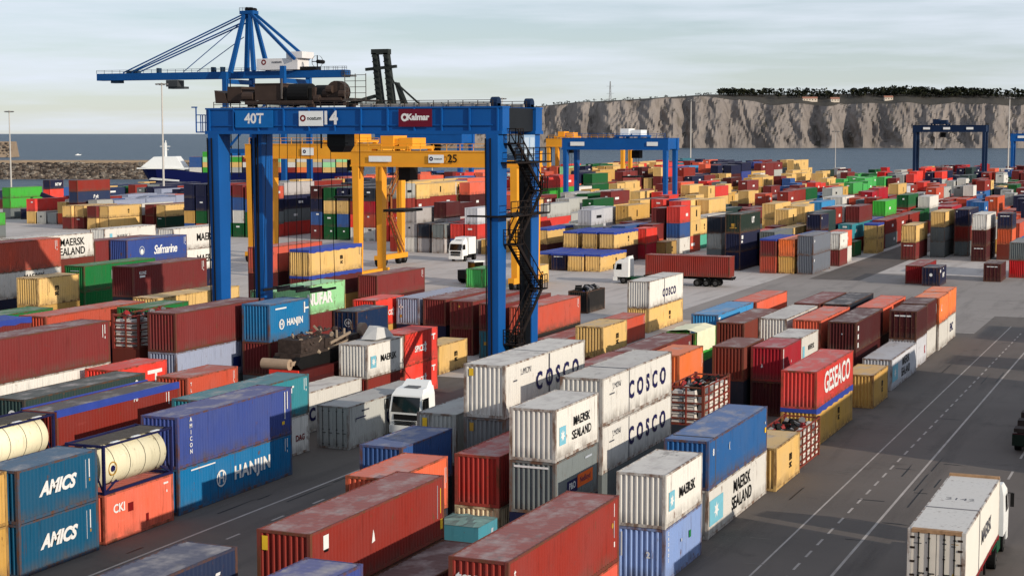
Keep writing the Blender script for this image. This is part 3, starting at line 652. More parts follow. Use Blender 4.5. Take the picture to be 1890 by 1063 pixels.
# cliffs across the bay
from mathutils import noise as mn
prof = [(-700,262),(-380,262),(-300,258),(-205,250),(-160,242),(-105,233),(-60,222),(-20,208),(10,199),(60,195),(115,189),(205,184),(300,178),(360,174),(450,173),(535,174),(615,172),(705,170),(805,172),(945,174),(1300,168),(1900,160)]
def top_z(px, D):
    for (a, v0), (c, v1) in zip(prof, prof[1:]):
        if a <= px <= c: v = v0+(v1-v0)*(px-a)/(c-a); break
    else: v = 262
    return 21.1+(247-v)*D/3025.0
b = MB(); NC, NR = 560, 46; idx = {}
edge = {}
for i in range(NC+1):
    px = -420+1900.0*i/NC; tn = px/3025.0
    D0 = 2850+70*mn.noise(Vector((px*0.006, 1.3, 0)))+34*mn.noise(Vector((px*0.03, 5.1, 0)))
    zt = top_z(px, D0+170)
    rimf = 1.0 - max(0, min(1, (px-330)/160.0))*0.17 - 0.06
    rim = max(6, zt*(rimf + 0.05*mn.noise(Vector((px*0.02, 8.8, 0)))))
    for j in range(NR+1):
        s = j/NR
        if s < 0.62:
            q = s/0.62; z = -4+(rim+4)*q**0.92
            dep = D0+q*66
            sh = px*0.020+q*0.55
            wp = mn.noise(Vector((px*0.012, q*1.3, 9.0)))
            g = mn.noise(Vector((sh+wp*0.9, q*0.9, 2.0))); g1 = abs(mn.noise(Vector((px*0.05+q*1.6+wp*1.5, q*1.6+0.4, 5.0)))); g2 = mn.noise(Vector((px*0.13+q*3.2, q*4.0, 4.0))); g3 = mn.noise(Vector((px*0.36+q*3, q*9, 7.0)))
            w = min(1, q*5+0.15)*(1-0.45*q)
            dep += w*(26*g+15*(g1-0.2)+8*g2+5*g3)
        elif s < 0.9:
            q = (s-0.62)/0.28; z = rim+(zt-rim)*q+ (1-q)*q*5*mn.noise(Vector((px*0.08, q*4, 3)))
            dep = D0+66+q*180
        else:
            q = (s-0.9)/0.1; z = zt-q*q*90; dep = D0+246+q*800
        p = polar(tn, dep, z); idx[i,j] = len(b.v); b.v.append(tuple(p))
    edge[i] = (tn, D0, rim, zt)
for i in range(NC):
    for j in range(NR):
        b.f.append((idx[i,j], idx[i+1,j], idx[i+1,j+1], idx[i,j+1])); b.m.append(0)
m, t, b_ = nodes_mat('cliff_rock'); N = t.nodes.new; L = t.links.new
tc = N('ShaderNodeTexCoord'); ge = N('ShaderNodeNewGeometry'); sp = N('ShaderNodeSeparateXYZ'); L(ge.outputs['True Normal'], sp.inputs[0])
def nz_(sc, d, vec=(1,1,1)):
    mp = N('ShaderNodeMapping'); mp.inputs['Scale'].default_value = vec; L(tc.outputs['Object'], mp.inputs[0])
    n = N('ShaderNodeTexNoise'); n.inputs['Scale'].default_value = sc; n.inputs['Detail'].default_value = d; n.inputs['Roughness'].default_value = 0.62; L(mp.outputs[0], n.inputs['Vector']); return n.outputs[0]
def rg(src, a, c):
    r = N('ShaderNodeMapRange'); r.inputs['From Min'].default_value = a; r.inputs['From Max'].default_value = c; L(src, r.inputs['Value']); return r.outputs[0]
def mxx(f, A, B):
    x = N('ShaderNodeMix'); x.data_type = 'RGBA'; L(f, x.inputs[0])
    for i, c in ((6, A), (7, B)):
        if isinstance(c, tuple): x.inputs[i].default_value = c + (1,)
        else: L(c, x.inputs[i])
    return x.outputs[2]
c = mxx(rg(nz_(0.012, 8, (1,1,0.5)), 0.35, 0.68), (0.16,0.138,0.125), (0.25,0.217,0.195))
c = mxx(rg(nz_(0.05, 6, (1,1,0.25)), 0.52, 0.7), c, (0.105,0.092,0.085))
c = mxx(rg(nz_(0.02, 7, (1,1,0.4)), 0.60, 0.70), c, (0.075,0.068,0.054))
ad = N('ShaderNodeMath'); ad.operation = 'ADD'; sb = N('ShaderNodeMath'); sb.operation = 'MULTIPLY'; sb.inputs[1].default_value = 0.35; L(nz_(0.03, 6), sb.inputs[0]); L(sp.outputs[2], ad.inputs[0]); L(sb.outputs[0], ad.inputs[1])
c = mxx(rg(ad.outputs[0], 0.92, 1.06), c, (0.06,0.053,0.043))
L(c, b_.inputs['Base Color']); b_.inputs['Roughness'].default_value = 0.95; b_.inputs['Specular IOR Level'].default_value = 0.1
tag(b.build('cliffs', m, smooth=False), 'grey brown sea cliffs with a dark vegetated top', kind='structure')
# surf line
b = MB()
for i in range(0, NC):
    a = edge[i]; c_ = edge[i+1]
    k0 = 16+10*mn.noise(Vector((i*0.3, 0, 0)))
    b.quad(polar(a[0], a[1]-k0-14, -3.9), polar(c_[0], c_[1]-k0-14, -3.9), polar(c_[0], c_[1]+8, -3.9), polar(a[0], a[1]+8, -3.9))
tag(b.build('beach', plain('pale_shore', (188,182,172), 0.9, var=0.3, scale=0.05)), 'pale strip of shore under the cliffs', kind='structure')
# woodland on the cliff top: clumps of leaf-sized faces on trunks
b = MB(); r_ = random.Random(4)
for i in range(2, NC-1):
    tn, D0, rim, zt = edge[i]; px = tn*3025
    dens = 0.5 if px < 380 else 2.6 if px < 560 else 4.2
    if px < -40: continue
    dens *= max(0.15, 1+1.5*mn.noise(Vector((px*0.035, 3.3, 0))))
    for k in range(int(dens + r_.random())):
        d = D0+205+r_.uniform(-45, 60); hgt = r_.uniform(3, 6) if px < 380 else r_.uniform(6, 13)*(1.15 if r_.random() < 0.2 else 1)
        q = min(1.0, (d-D0-66)/180.0); z = rim+(zt-rim)*q
        p = polar(tn+r_.uniform(-1.7, 1.7)/3025, d, z-1)
        b.bar(p, p+Vector((0,0,hgt*0.6)), 0.5, m=2)
        for c_ in range(16):
            o = Vector((r_.gauss(0, 0.30)*hgt, r_.gauss(0, 0.3)*hgt, hgt*(0.45+0.55*r_.random())))
            o.x *= 1.1-0.5*o.z/hgt; s = hgt*r_.uniform(0.10, 0.2)
            u = Vector((r_.gauss(0,1), r_.gauss(0,1), r_.gauss(0,1))).normalized(); v = u.cross(Vector((0.3,0.5,1))).normalized()
            q_ = p+o
            b.quad(q_-u*s-v*s*0.7, q_+u*s-v*s*0.6, q_+u*s*0.8+v*s, q_-u*s*0.9+v*s*0.8, m=r_.choice((0,0,1)))
tag(b.build('woodland', [plain('leaf_dark', (72,78,58), 0.9, var=0.3), plain('leaf_mid', (92,96,68), 0.9, var=0.3), plain('bark', (80,66,56), 0.9)]), 'dark trees and bushes along the cliff top', kind='stuff')
# houses on the cliff top
for k, (px, w, label) in enumerate(((546, 26, 'long pale house with tiled roof among the cliff top trees'), (592, 15, 'small pale house on the cliff top right of the long one'), (690, 15, 'beige house half hidden by trees on the right cliff top'))):
    i = min(range(NC+1), key=lambda q: abs(edge[q][0]*3025-px)); tn, D0, rim, zt = edge[i]
    p = polar(px/3025.0, D0+112, rim+(zt-rim)*0.30)
    h_ = thing('house', label, 'house', p, R(23))
    bb = MB(); bb.box(-w/2, w/2, -5, 5, -2, 4.2); wl = bb.build('wall', plain('house_wall', (222,208,190), 0.8), h_)
    bb = MB(); bb.prism([(-6,4.2),(6,4.2),(0,7.2)], 'x', -w/2-0.6, w/2+0.6); bb.build('roof', plain('roof_tile', (186,132,110), 0.8), h_)
    for q in range(int(w/5)):
        MB().box(-w/2+1.6+q*5, -w/2+3.2+q*5, -5.1, -5.02, 1, 2.8).build('window', GLASS, wl)
# lattice mast on the skyline
p = polar(180/3025.0, 3050, 55)
mb = MB()
for s1 in (-1, 1):
    for s2 in (-1, 1): mb.bar(p+Vector((s1*3, s2*3, 0)), p+Vector((s1*0.4, s2*0.4, 62)), 0.5)
for k in range(9):
    f_ = 1-k/9.5; mb.bar(p+Vector((-3*f_,-3*f_,k*6.6)), p+Vector((3*f_,-3*f_,k*6.6+5)), 0.35)
    if k in (6, 8): mb.bar(p+Vector((-7,0,k*6.6)), p+Vector((7,0,k*6.6)), 0.4)
tag(mb.build('radio_mast', plain('mast_grey', (176,176,178), 0.7)), 'faint lattice mast rising above the cliff line', 'mast')

# breakwater with boulders
rock = [plain('boulder_light', (172,160,146), 0.9, var=0.25), plain('boulder_dark', (112,100,92), 0.95, var=0.3), plain('boulder_mid', (146,130,116), 0.9, var=0.3)]
CAP = plain('breakwater_cap', (176,154,130), 0.9, var=0.18, scale=0.15)
def mound(name, t0, t1, d0, zt, label, nrock, seed, slope0=12):
    a = polar(t0, d0); c_ = polar(t1, d0); ax = (c_-a).normalized(); nrm = Vector((-ax.y, ax.x, 0))
    b = MB(); pf = [(-14, -6), (6, zt-2.2), (15, zt-1.8), (15.4, zt), (19, zt), (30, -6)]
    i = len(b.v)
    for P in (a, c_):
        for o, z in pf:
            q = P+nrm*o; b.v.append((q.x, q.y, z))
    n = len(pf)
    for k in range(n): b.f.append((i+k, i+(k+1)%n, i+n+(k+1)%n, i+n+k)); b.m.append(0)
    b.f.append(tuple(range(i+n-1, i-1, -1))); b.m.append(0); b.f.append(tuple(range(i+n, i+2*n))); b.m.append(0)
    w = tag(b.build(name, CAP), label, kind='structure')
    r_ = random.Random(seed); rb = MB(); ln = (c_-a).length
    for k in range(nrock):
        q = r_.random(); o = -15+21*q; z = -6+(zt-2.2+6)*(o+14)/20.0 if o > -14 else -5
        P = a+ax*r_.uniform(0, ln)+nrm*o+Vector((0,0,z+0.3)); s = r_.uniform(0.5, 1.5)
        vs_ = [P+Vector((x*s*r_.uniform(.6,1.1), y*s*r_.uniform(.6,1.1), z_*s*r_.uniform(.5,1))) for z_ in (-1, 1) for x, y in ((-1,-1),(1,-1),(1,1),(-1,1))]
        rb.hexa(vs_, m=r_.choice((0,1,2,1,2)))
    tag(rb.build('boulders', rock), 'tumbled grey brown boulders on the breakwater slope', kind='stuff')
mound('breakwater', -1180/3025.0, -300/3025.0, 918, 6.0, 'long rubble breakwater with a pale roadway on top', 5200, 2)
mound('breakwater', -1250/3025.0, -921/3025.0, 1745, 12.5, 'tan head of a farther breakwater at the left edge', 700, 3)
# a small white boat far out
bt = thing('motor_boat', 'tiny white boat far out on the open sea', 'boat', polar(-798/3025.0, 1900, -4), R(40)); bt.scale = (0.5, 0.5, 0.5)
bb = MB(); bb.hexa([(-6,-1.2,0),(5,-1.2,0),(5,1.2,0),(-6,1.2,0),(-6.5,-1.6,1.6),(8,0,1.9),(8,0.05,1.9),(-6.5,1.6,1.6)]); bb.build('hull', WHITE, bt)
MB().box(-3,1.5,-1,1,1.5,3.2).build('cabin', WHITE, bt)
# ---------------------------------------------------------------- cranes
BLUE = plain('crane_blue', (4,98,178), 0.5, var=0.18, scale=0.25)
BLUED = plain('crane_dark_blue', (22,60,104), 0.6, var=0.2, scale=0.4)
SLATE = plain('crane_slate', (58,64,72), 0.65, var=0.25, scale=0.5)
YEL = plain('crane_yellow', (240,158,44), 0.5, var=0.16, scale=0.3)
STAIR = plain('stair_steel', (62,46,40), 0.8, var=0.3)
BROWN = plain('machine_brown', (104,84,74), 0.75, var=0.25)
def rail(mb, a, b, h=1.05, n=None, t=0.05):
    a = Vector(a); b = Vector(b); n = n or max(2, int((b-a).length/1.5))
    for z in (h, h*0.55): mb.bar(a+Vector((0,0,z)), b+Vector((0,0,z)), t)
    for k in range(n+1):
        p = a.lerp(b, k/n); mb.bar(p, p+Vector((0,0,h)), t)
def yard_crane(label, xl, xr, yn, yf, zb, zt, mat, lw=0.7, ld=1.45, far_dark=False, wheels=True, trolley=0.4, trolley_mat=None, big=False, cab_white=False):
    """rubber tyred gantry: two girders across the stacks on four legs"""
    root = thing('yard_crane', label, 'crane', ((xl+xr)/2, (yn+yf)/2, 0), 0, 'rubber tyred gantry cranes')
    cx, cy = (xl+xr)/2, (yn+yf)/2; hx = (xr-xl)/2; hy = (yf-yn)/2
    for y in (-hy, hy):
        g = MB(); s = 0.62
        g.box(-hx-0.75, hx+0.75, y-s, y+s, zb+0.25, zt-0.05)
        g.box(-hx-0.78, hx+0.78, y-s-0.18, y+s+0.18, zb, zb+0.25); g.box(-hx-0.78, hx+0.78, y-s-0.1, y+s+0.1, zt-0.05, zt+0.08)
        if big:
            for k in range(12):
                x = -hx-0.4+k*(2*hx+0.8)/11; g.box(x-0.05, x+0.05, y-s-0.16, y-s, zb+0.25, zt-0.05)
            g.box(-hx, hx, y-s-0.12, y-s, zb+0.62, zb+0.70)
        g.build('girder', mat, root)
        if big:
            r2 = MB(); rail(r2, (-hx, y-s-0.05, zt+0.08), (hx, y-s-0.05, zt+0.08), 0.45, 20, 0.045); r2.build('railing', plain('rail_dark', (96,84,78), 0.7), root)
            wp = MB()
            for k in range(7): wp.box(-hx+0.5+k*1.15, -hx+1.25+k*1.15, y-s+0.1, y+s-0.1, zt+0.09, zt+0.16)
            for k in range(9): wp.box(1.0+k*1.2, 2.05+k*1.2, y-s+0.1, y+s-0.1, zt+0.09, zt+0.30)
            wp.build('walkway_plate', plain('walkway_pale', (190,184,176), 0.7), root)
    for x in (-hx, hx):
        for y in (-hy, hy):
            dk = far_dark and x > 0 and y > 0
            l = MB(); l.hexa([(x-lw*0.42,y-ld*0.33,1.35),(x+lw*0.42,y-ld*0.33,1.35),(x+lw*0.42,y+ld*0.33,1.35),(x-lw*0.42,y+ld*0.33,1.35),(x-lw/2,y-ld/2,zb),(x+lw/2,y-ld/2,zb),(x+lw/2,y+ld/2,zb),(x-lw/2,y+ld/2,zb)])
            lg = l.build('leg', mat, root)
            if big:
                e = MB(); e.bar((x-lw*0.5-0.02,y-ld*0.36,1.6),(x-lw*0.5-0.02,y-ld*0.52,zb-0.3),0.08); e.bar((x-lw*0.1,y-ld*0.35-0.04,1.6),(x-lw*0.1,y-ld*0.52-0.03,zb-0.3),0.09)
                e.build('cable_duct', DARK, lg)
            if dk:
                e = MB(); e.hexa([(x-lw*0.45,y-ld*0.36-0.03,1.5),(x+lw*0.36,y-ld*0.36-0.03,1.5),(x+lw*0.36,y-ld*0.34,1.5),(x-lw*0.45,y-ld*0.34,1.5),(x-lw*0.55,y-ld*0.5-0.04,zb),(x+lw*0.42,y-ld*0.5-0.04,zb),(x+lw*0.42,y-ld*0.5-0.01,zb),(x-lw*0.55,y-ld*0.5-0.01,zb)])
                e.build('stain_shade_plate', SLATE, lg)  # added dark plate: stains and stair shadow of this face put into its colour
        s = MB(); s.box(x-0.45, x+0.45, -hy-1.6, hy+1.6, 0.95, 1.75); s.build('sill_beam', mat, root)
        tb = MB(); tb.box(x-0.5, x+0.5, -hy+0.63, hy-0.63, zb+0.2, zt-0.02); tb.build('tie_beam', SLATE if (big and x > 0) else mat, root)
        if wheels:
            for y in (-hy-0.9, -hy+0.9, hy-0.9, hy+0.9):
                w = MB(); w.cyl((x-0.3,y,0.78),(x+0.3,y,0.78),0.78,16); wo_ = w.build('wheel', RUBBER, root)
                w = MB(); w.cyl((x-0.32,y,0.78),(x+0.32,y,0.78),0.36,12); w.build('rim', STEEL, wo_)
    root['span'] = 2*hx
    t0 = -hx+trolley*2*hx; tm = trolley_mat or mat
    tr = MB(); tr.box(t0-3, t0+3, -hy-0.5, hy+0.5, zt+0.35, zt+(0.62 if big else 0.75))
    for x in (-2.6, 2.6):
        for y in (-hy, hy): tr.box(t0+x-0.35, t0+x+0.35, y-0.2, y+0.2, zt+0.08, zt+0.35)
    tr.build('trolley', tm, root)
    if not big:
        h = MB(); h.box(t0-2.4, t0-0.4, -hy*0.6, hy*0.6, zt+0.75, zt+2.2); h.box(t0+0.3, t0+2.4, -hy*0.5, hy*0.7, zt+0.75, zt+1.9); h.cyl((t0-0.2,-hy*0.5,zt+1.3),(t0-0.2,hy*0.5,zt+1.3),0.5,10)
        h.build('hoist_house', WHITE if cab_white else tm, root)
        c = MB(); c.box(t0+0.2, t0+2.0, -hy*0.5, hy*0.2, zb-1.9, zb-0.1); c.build('operator_cab', DARK, root)
        rr = MB(); rail(rr, (-hx, -hy-0.5, zt+0.08), (hx, -hy-0.5, zt+0.08), 1.0, 12, 0.07); rr.build('railing', tm, root)
        ro = MB()
        for x in (-1.2, 1.0):
            for y in (-0.8, 0.8): ro.bar((t0+x, y, zb-6.0), (t0+x, y, zt+0.4), 0.06)
        ro.box(t0-1.6, t0+1.6, -3.0, 3.0, zb-6.3, zb-5.95); ro.build('spreader', DARK, root)
    return root
def plate(root, x0, x1, y, z0, z1, mat, text=None, th=None, tc='white', bold=0.04, name='sign_plate', tx=None):
    b = MB(); b.box(x0, x1, y-0.03, y, z0, z1); o = b.build(name, mat, root)
    if text:
        M = Matrix.Translation(((x0+x1)/2 if tx is None else tx, y-0.036, (z0+z1)/2)) @ Matrix(((1,0,0,0),(0,0,-1,0),(0,1,0,0),(0,0,0,1))) @ Matrix.Scale(th, 4)
        stick(o, text, M, tc, bold)
    return o
# -- the near blue crane
XL, XR, YN, YF, ZB, ZT = -72.2, -48.3, 110.4, 116.8, 21.05, 23.0
C14 = yard_crane('near blue yard crane numbered 14 with a long girder over the stacks', XL, XR, YN, YF, ZB, ZT, BLUE, far_dark=True, big=True, lw=0.95, ld=1.75, trolley=0.24, trolley_mat=BROWN)
hx, hy = (XR-XL)/2, (YF-YN)/2; ys = -hy-0.79
def gx(u):   # girder position of a sign, as a share of the span
    return u
plate(C14, -9.9, -6.5, ys, ZB+0.50, ZT-0.12, plain('sign_blue', (14,112,190), 0.5), '40T', 0.78)
o = plate(C14, -4.2, -2.1, ys, ZB+0.62, ZT-0.20, WHITE)
ring(o, Matrix.Translation((-3.85, ys-0.034, ZB+1.2)) @ Matrix(((1,0,0,0),(0,0,-1,0),(0,1,0,0),(0,0,0,1))), 0.12, 0.26, 'dred')
stick(o, 'noatum', Matrix.Translation((-2.85, ys-0.036, ZB+1.2)) @ Matrix(((1,0,0,0),(0,0,-1,0),(0,1,0,0),(0,0,0,1))) @ Matrix.Scale(0.30, 4), 'black', 0.03)
stick(C14, '14', Matrix.Translation((-1.5, ys-0.03, ZB+1.18)) @ Matrix(((1,0,0,0),(0,0,-1,0),(0,1,0,0),(0,0,0,1))) @ Matrix.Scale(1.0, 4), 'white', 0.05)
o = plate(C14, 4.35, 7.1, ys, ZB+0.55, ZT-0.10, plain('sign_maroon', (140,26,54), 0.5))
stick(o, 'Kalmar', Matrix.Translation((5.95, ys-0.036, ZB+1.24)) @ Matrix(((1,0,0,0),(0,0,-1,0),(0,1,0,0),(0,0,0,1))) @ Matrix.Scale(0.46, 4), 'white', 0.06)
ring(o, Matrix.Translation((4.85, ys-0.034, ZB+1.24)) @ Matrix(((1,0,0,0),(0,0,-1,0),(0,1,0,0),(0,0,0,1))), 0.14, 0.30, 'white')
# end platform on the left
p = MB(); p.box(-hx-1.75, -hx-0.8, -hy-0.6, -hy+1.2, ZB+0.1, ZB+0.2); rail(p, (-hx-1.7,-hy-0.6,ZB+0.2), (-hx-0.85,-hy-0.6,ZB+0.2), 1.3, 2, 0.06); rail(p, (-hx-1.7,-hy-0.6,ZB+0.2), (-hx-1.7,-hy+1.2,ZB+0.2), 1.3, 2, 0.06); p.bar((-hx-1.7,-hy-0.6,ZB+0.2), (-hx-1.7,-hy-0.6,ZB+2.1), 0.08); p.bar((-hx-2.1,-hy-0.6,ZB+2.1), (-hx-1.6,-hy-0.6,ZB+2.1), 0.1); p.build('end_platform', BLUE, C14)
k = MB()
for x, y in ((hx-0.1,-hy),(hx-0.1,hy)): k.cyl((x-0.25,y,ZT+0.35),(x+0.3,y,ZT+0.35),0.42,12); k.box(x-0.3,x+0.3,y-0.3,y+0.3,ZT+0.05,ZT+0.3)
k.build('girder_pin', BLUED, C14)
# zigzag stair on the right legs
st = MB(); X0 = hx+0.55
lev = [1.9, 5.6, 9.3, 13.0, 16.8, 20.4]; yy = [hy-0.7, -hy+0.9]
for k_, (z0, z1) in enumerate(zip(lev, lev[1:])):
    ya, yb = yy[k_ % 2], yy[(k_+1) % 2]
    for x in (X0, X0+0.75): st.bar((x,ya,z0),(x,yb,z1),0.09,0.28)
    for x in (X0, X0+0.75): st.bar((x,ya,z0+1.0),(x,yb,z1+1.0),0.06)
    n = 16
    for q in range(n+1):
        y = ya+(yb-ya)*q/n; z = z0+(z1-z0)*q/n; st.box(X0, X0+0.75, y-0.12, y+0.12, z-0.02, z+0.03)
        if q % 3 == 0: st.bar((X0+0.75,y,z),(X0+0.75,y,z+1.0),0.05)
    st.box(X0-0.1, X0+0.95, yb-0.7, yb+0.7, z1-0.1, z1); rail(st, (X0+0.9,yb-0.7,z1), (X0+0.9,yb+0.7,z1), 1.05, 3, 0.06); rail(st, (X0-0.1,yb-0.7,z1), (X0+0.9,yb-0.7,z1), 1.05, 2, 0.06)
st.build('stair', STAIR, C14)
pf = MB(); pf.box(hx-0.6, X0+1.0, -hy-0.9, hy+0.3, 15.0, 15.12); rail(pf, (X0+1.0,-hy-0.9,15.1), (X0+1.0,hy+0.3,15.1), 1.05, 6, 0.06); pf.box(hx-1.9, X0+1.0, -hy-1.1, -hy-0.5, 15.0, 15.12); pf.build('landing', STAIR, C14)
sf = MB(); sf.box(hx-0.5, X0+1.1, -hy-0.3, hy+0.4, 18.9, 19.02); rail(sf, (X0+1.05,-hy-0.3,19.0), (X0+1.05,hy+0.4,19.0), 1.05, 6, 0.06); sf.build('landing', STAIR, C14)
ec = MB(); ec.box(hx-0.3, hx+1.2, -0.9, 1.3, 19.1, 21.0); e_ = ec.build('switch_cabinet', plain('cabinet_blue', (150,178,206), 0.5), C14)
for y in (-0.85, 0.25): MB().box(hx+1.2, hx+1.24, y, y+0.85, 19.5, 20.8).build('window', plain('pale_glass', (190,206,222), 0.2, spec=0.5), e_)
# trolley machinery on top of the girders
t0 = -hx+0.24*2*hx
def put(name, mat, fn, parent=C14):
    b = MB(); fn(b); return b.build(name, mat, parent)
put('machine_house', BROWN, lambda b: (b.box(t0-2.2, t0+0.1, -hy-0.3, 1.6, ZT+0.64, ZT+1.90), b.box(t0-2.3, t0+0.2, -hy-0.4, 1.7, ZT+1.90, ZT+1.96)))
put('drive_unit', BROWN, lambda b: (b.box(t0-4.9, t0-3.6, -hy, -hy+2.2, ZT+0.64, ZT+1.75), b.hexa([(t0-6.0,-hy,ZT+0.46),(t0-4.9,-hy,ZT+0.46),(t0-4.9,-hy+2,ZT+0.46),(t0-6.0,-hy+2,ZT+0.46),(t0-6.1,-hy,ZT+1.47),(t0-5.2,-hy,ZT+1.25),(t0-5.2,-hy+2,ZT+1.25),(t0-6.1,-hy+2,ZT+1.47)]), b.cyl((t0-3.4,-hy,ZT+0.96),(t0-2.4,-hy,ZT+0.96),0.38,12)))
put('hoist_drum', DARK, lambda b: (b.cyl((t0+0.8,-hy+0.2,ZT+1.18),(t0+2.6,-hy+0.2,ZT+1.18),0.75,18), b.cyl((t0+0.8,1.0,ZT+1.18),(t0+2.6,1.0,ZT+1.18),0.75,18), b.box(t0+0.5,t0+0.75,-hy-0.4,1.6,ZT+0.64,ZT+1.54), b.box(t0+2.65,t0+2.9,-hy-0.4,1.6,ZT+0.64,ZT+1.54)))
put('motor_group', BROWN, lambda b: [b.cyl((t0+3.0+0.55*q,-hy-0.1+0.5*(q%2),ZT+0.75+0.35*(q%3)),(t0+3.5+0.55*q,-hy-0.1+0.5*(q%2),ZT+0.75+0.35*(q%3)),0.30+0.07*(q%2),10) for q in range(5)]+[b.cyl((t0+4.8,-hy,ZT+1.25),(t0+4.8,-hy+0.8,ZT+1.25),0.85,18), b.box(t0+2.9,t0+5.4,-hy-0.3,0.8,ZT+0.62,ZT+0.82), b.box(t0+2.9,t0+3.15,-hy-0.3,-hy,ZT+0.67,ZT+1.61)])
put('service_ladder', plain('rail_pale', (130,122,116), 0.6), lambda b: (b.box(t0+0.22,t0+0.34,-hy-0.45,-hy-0.35,ZT+0.75,ZT+2.3), [b.bar((t0+5.7+q,-hy-0.2,ZT+0.3),(t0+5.7+q,-hy-0.2,ZT+2.6),0.05) for q in (0,0.9,1.8)], [b.bar((t0+5.7,-hy-0.2,ZT+0.7+q*0.45),(t0+7.5,-hy-0.2,ZT+0.7+q*0.45),0.045) for q in range(5)], b.box(t0+5.6,t0+8.6,-hy-0.4,1.0,ZT+0.55,ZT+0.62)))
def tower(b):
    tt0 = t0-1.2
    for q in (0.0, 0.95):
        x = tt0+9.6+q
        b.hexa([(x-0.05,-hy-0.1,ZT+0.1),(x+0.45,-hy-0.1,ZT+0.1),(x+0.45,-hy+0.4,ZT+0.1),(x-0.05,-hy+0.4,ZT+0.1),(x-0.42,-hy-0.1,ZT+4.1),(x-0.08,-hy-0.1,ZT+4.1),(x-0.08,-hy+0.4,ZT+4.1),(x-0.42,-hy+0.4,ZT+4.1)])
        for j in range(9): b.bar((x-0.4+0.04*j,-hy-0.14,ZT+3.9-j*0.42),(x+0.1+0.04*j,-hy-0.14,ZT+3.6-j*0.42),0.1)
    b.box(tt0+9.1, tt0+10.55, -hy-0.1, -hy+0.4, ZT+4.0, ZT+4.4)
    b.bar((tt0+8.6,-hy,ZT+2.9),(tt0+11.2,-hy,ZT+3.1),0.22)
    b.hexa([(tt0+11.6,-hy,ZT+0.1),(tt0+12.1,-hy,ZT+0.1),(tt0+12.1,-hy+.3,ZT+0.1),(tt0+11.6,-hy+.3,ZT+0.1),(tt0+11.0,-hy,ZT+1.9),(tt0+11.3,-hy,ZT+1.9),(tt0+11.3,-hy+.3,ZT+1.9),(tt0+11.0,-hy+.3,ZT+1.9)])
    b.bar((tt0+11.1,-hy,ZT+1.9),(tt0+13.2,-hy,ZT+0.2),0.12); b.bar((tt0+10.6,-hy,ZT+2.6),(tt0+12.0,-hy,ZT+0.2),0.08); b.bar((tt0+9.4,-hy,ZT+0.9),(tt0+7.0,-hy,ZT+0.3),0.25)
put('reeving_tower', plain('machine_green_grey', (78,86,82), 0.75, var=0.3), tower)
t1 = t0+2.6
put('operator_cab', plain('cab_dark', (44,50,54), 0.4), lambda b: (b.box(t1+0.6,t1+2.2,-hy+1.4,-hy+2.9,ZB-0.9,ZB+0.3), b.hexa([(t1+0.9,-hy+1.5,ZB-1.4),(t1+1.9,-hy+1.5,ZB-1.4),(t1+1.9,-hy+2.8,ZB-1.4),(t1+0.9,-hy+2.8,ZB-1.4),(t1+0.6,-hy+1.4,ZB-0.9),(t1+2.2,-hy+1.4,ZB-0.9),(t1+2.2,-hy+2.9,ZB-0.9),(t1+0.6,-hy+2.9,ZB-0.9)]), b.bar((t1+0.2,-hy+1.2,ZB-0.7),(t1+2.6,-hy+1.2,ZB-0.7),0.08), b.bar((t1+0.2,-hy+1.2,ZB-1.1),(t1+0.2,-hy+1.2,ZB+0.2),0.1)))
def ropes(b):
    for x in (-2.6, -1.3, 0.4, 1.7):
        for y in (-1.9, 1.9): b.bar((t0+x, y, 9.0), (t0+x*0.9, y*0.8, ZT+0.6), 0.035)
    b.bar((-hx+3.4,-hy+0.2,3.0), (-hx+3.4,-hy+0.2,ZB), 0.09)
    for x in (-4.2, 6.6): b.bar((t0+x,-hy+0.4,ZB-3.4), (t0+x,-hy+0.4,ZB), 0.05)
put('hoist_rope', plain('rope_dark', (40,38,40), 0.8), ropes)
put('spreader', plain('spreader_dark', (60,56,58), 0.7), lambda b: (b.box(t0-2.9,t0+2.0,-0.12,0.12,8.6,8.85), [b.box(t0+x-0.06,t0+x+0.06,-2.0,2.0,8.62,8.8) for x in (-2.6,-1.3,0.4,1.7)]))
# -- other yard cranes
cA = yard_crane('nearer yellow yard crane numbered 25 with long orange girder', -110, -86, 203, 210, 16.5, 18.6, YEL, trolley=0.22, lw=1.0, ld=1.6)
w0 = -3.5-0.62-0.20
plate(cA, -9.8, -6.3, w0+0.0, 17.2, 18.0, WHITE); 
o = plate(cA, -0.6, 1.7, w0, 17.1, 18.2, WHITE); stick(o, 'noatum', Matrix.Translation((0.85, w0-0.036, 17.65)) @ Matrix(((1,0,0,0),(0,0,-1,0),(0,1,0,0),(0,0,0,1))) @ Matrix.Scale(0.3, 4), 'black', 0.03)
ring(o, Matrix.Translation((-0.2, w0-0.034, 17.65)) @ Matrix(((1,0,0,0),(0,0,-1,0),(0,1,0,0),(0,0,0,1))), 0.1, 0.3, 'navy')
stick(cA, '25', Matrix.Translation((3.0, w0-0.03, 17.65)) @ Matrix(((1,0,0,0),(0,0,-1,0),(0,1,0,0),(0,0,0,1))) @ Matrix.Scale(1.1, 4), 'black', 0.03)
cB = yard_crane('farther yellow yard crane with stairs on its right leg pair', -145.6, -121.6, 232, 239, 17.0, 19.3, YEL, trolley=0.70, lw=1.0, ld=1.6)
o = plate(cB, -1.9, 0.3, w0, 17.6, 18.8, WHITE); ring(o, Matrix.Translation((-1.4, w0-0.034, 18.2)) @ Matrix(((1,0,0,0),(0,0,-1,0),(0,1,0,0),(0,0,0,1))), 0.1, 0.3, 'navy')
st = MB()
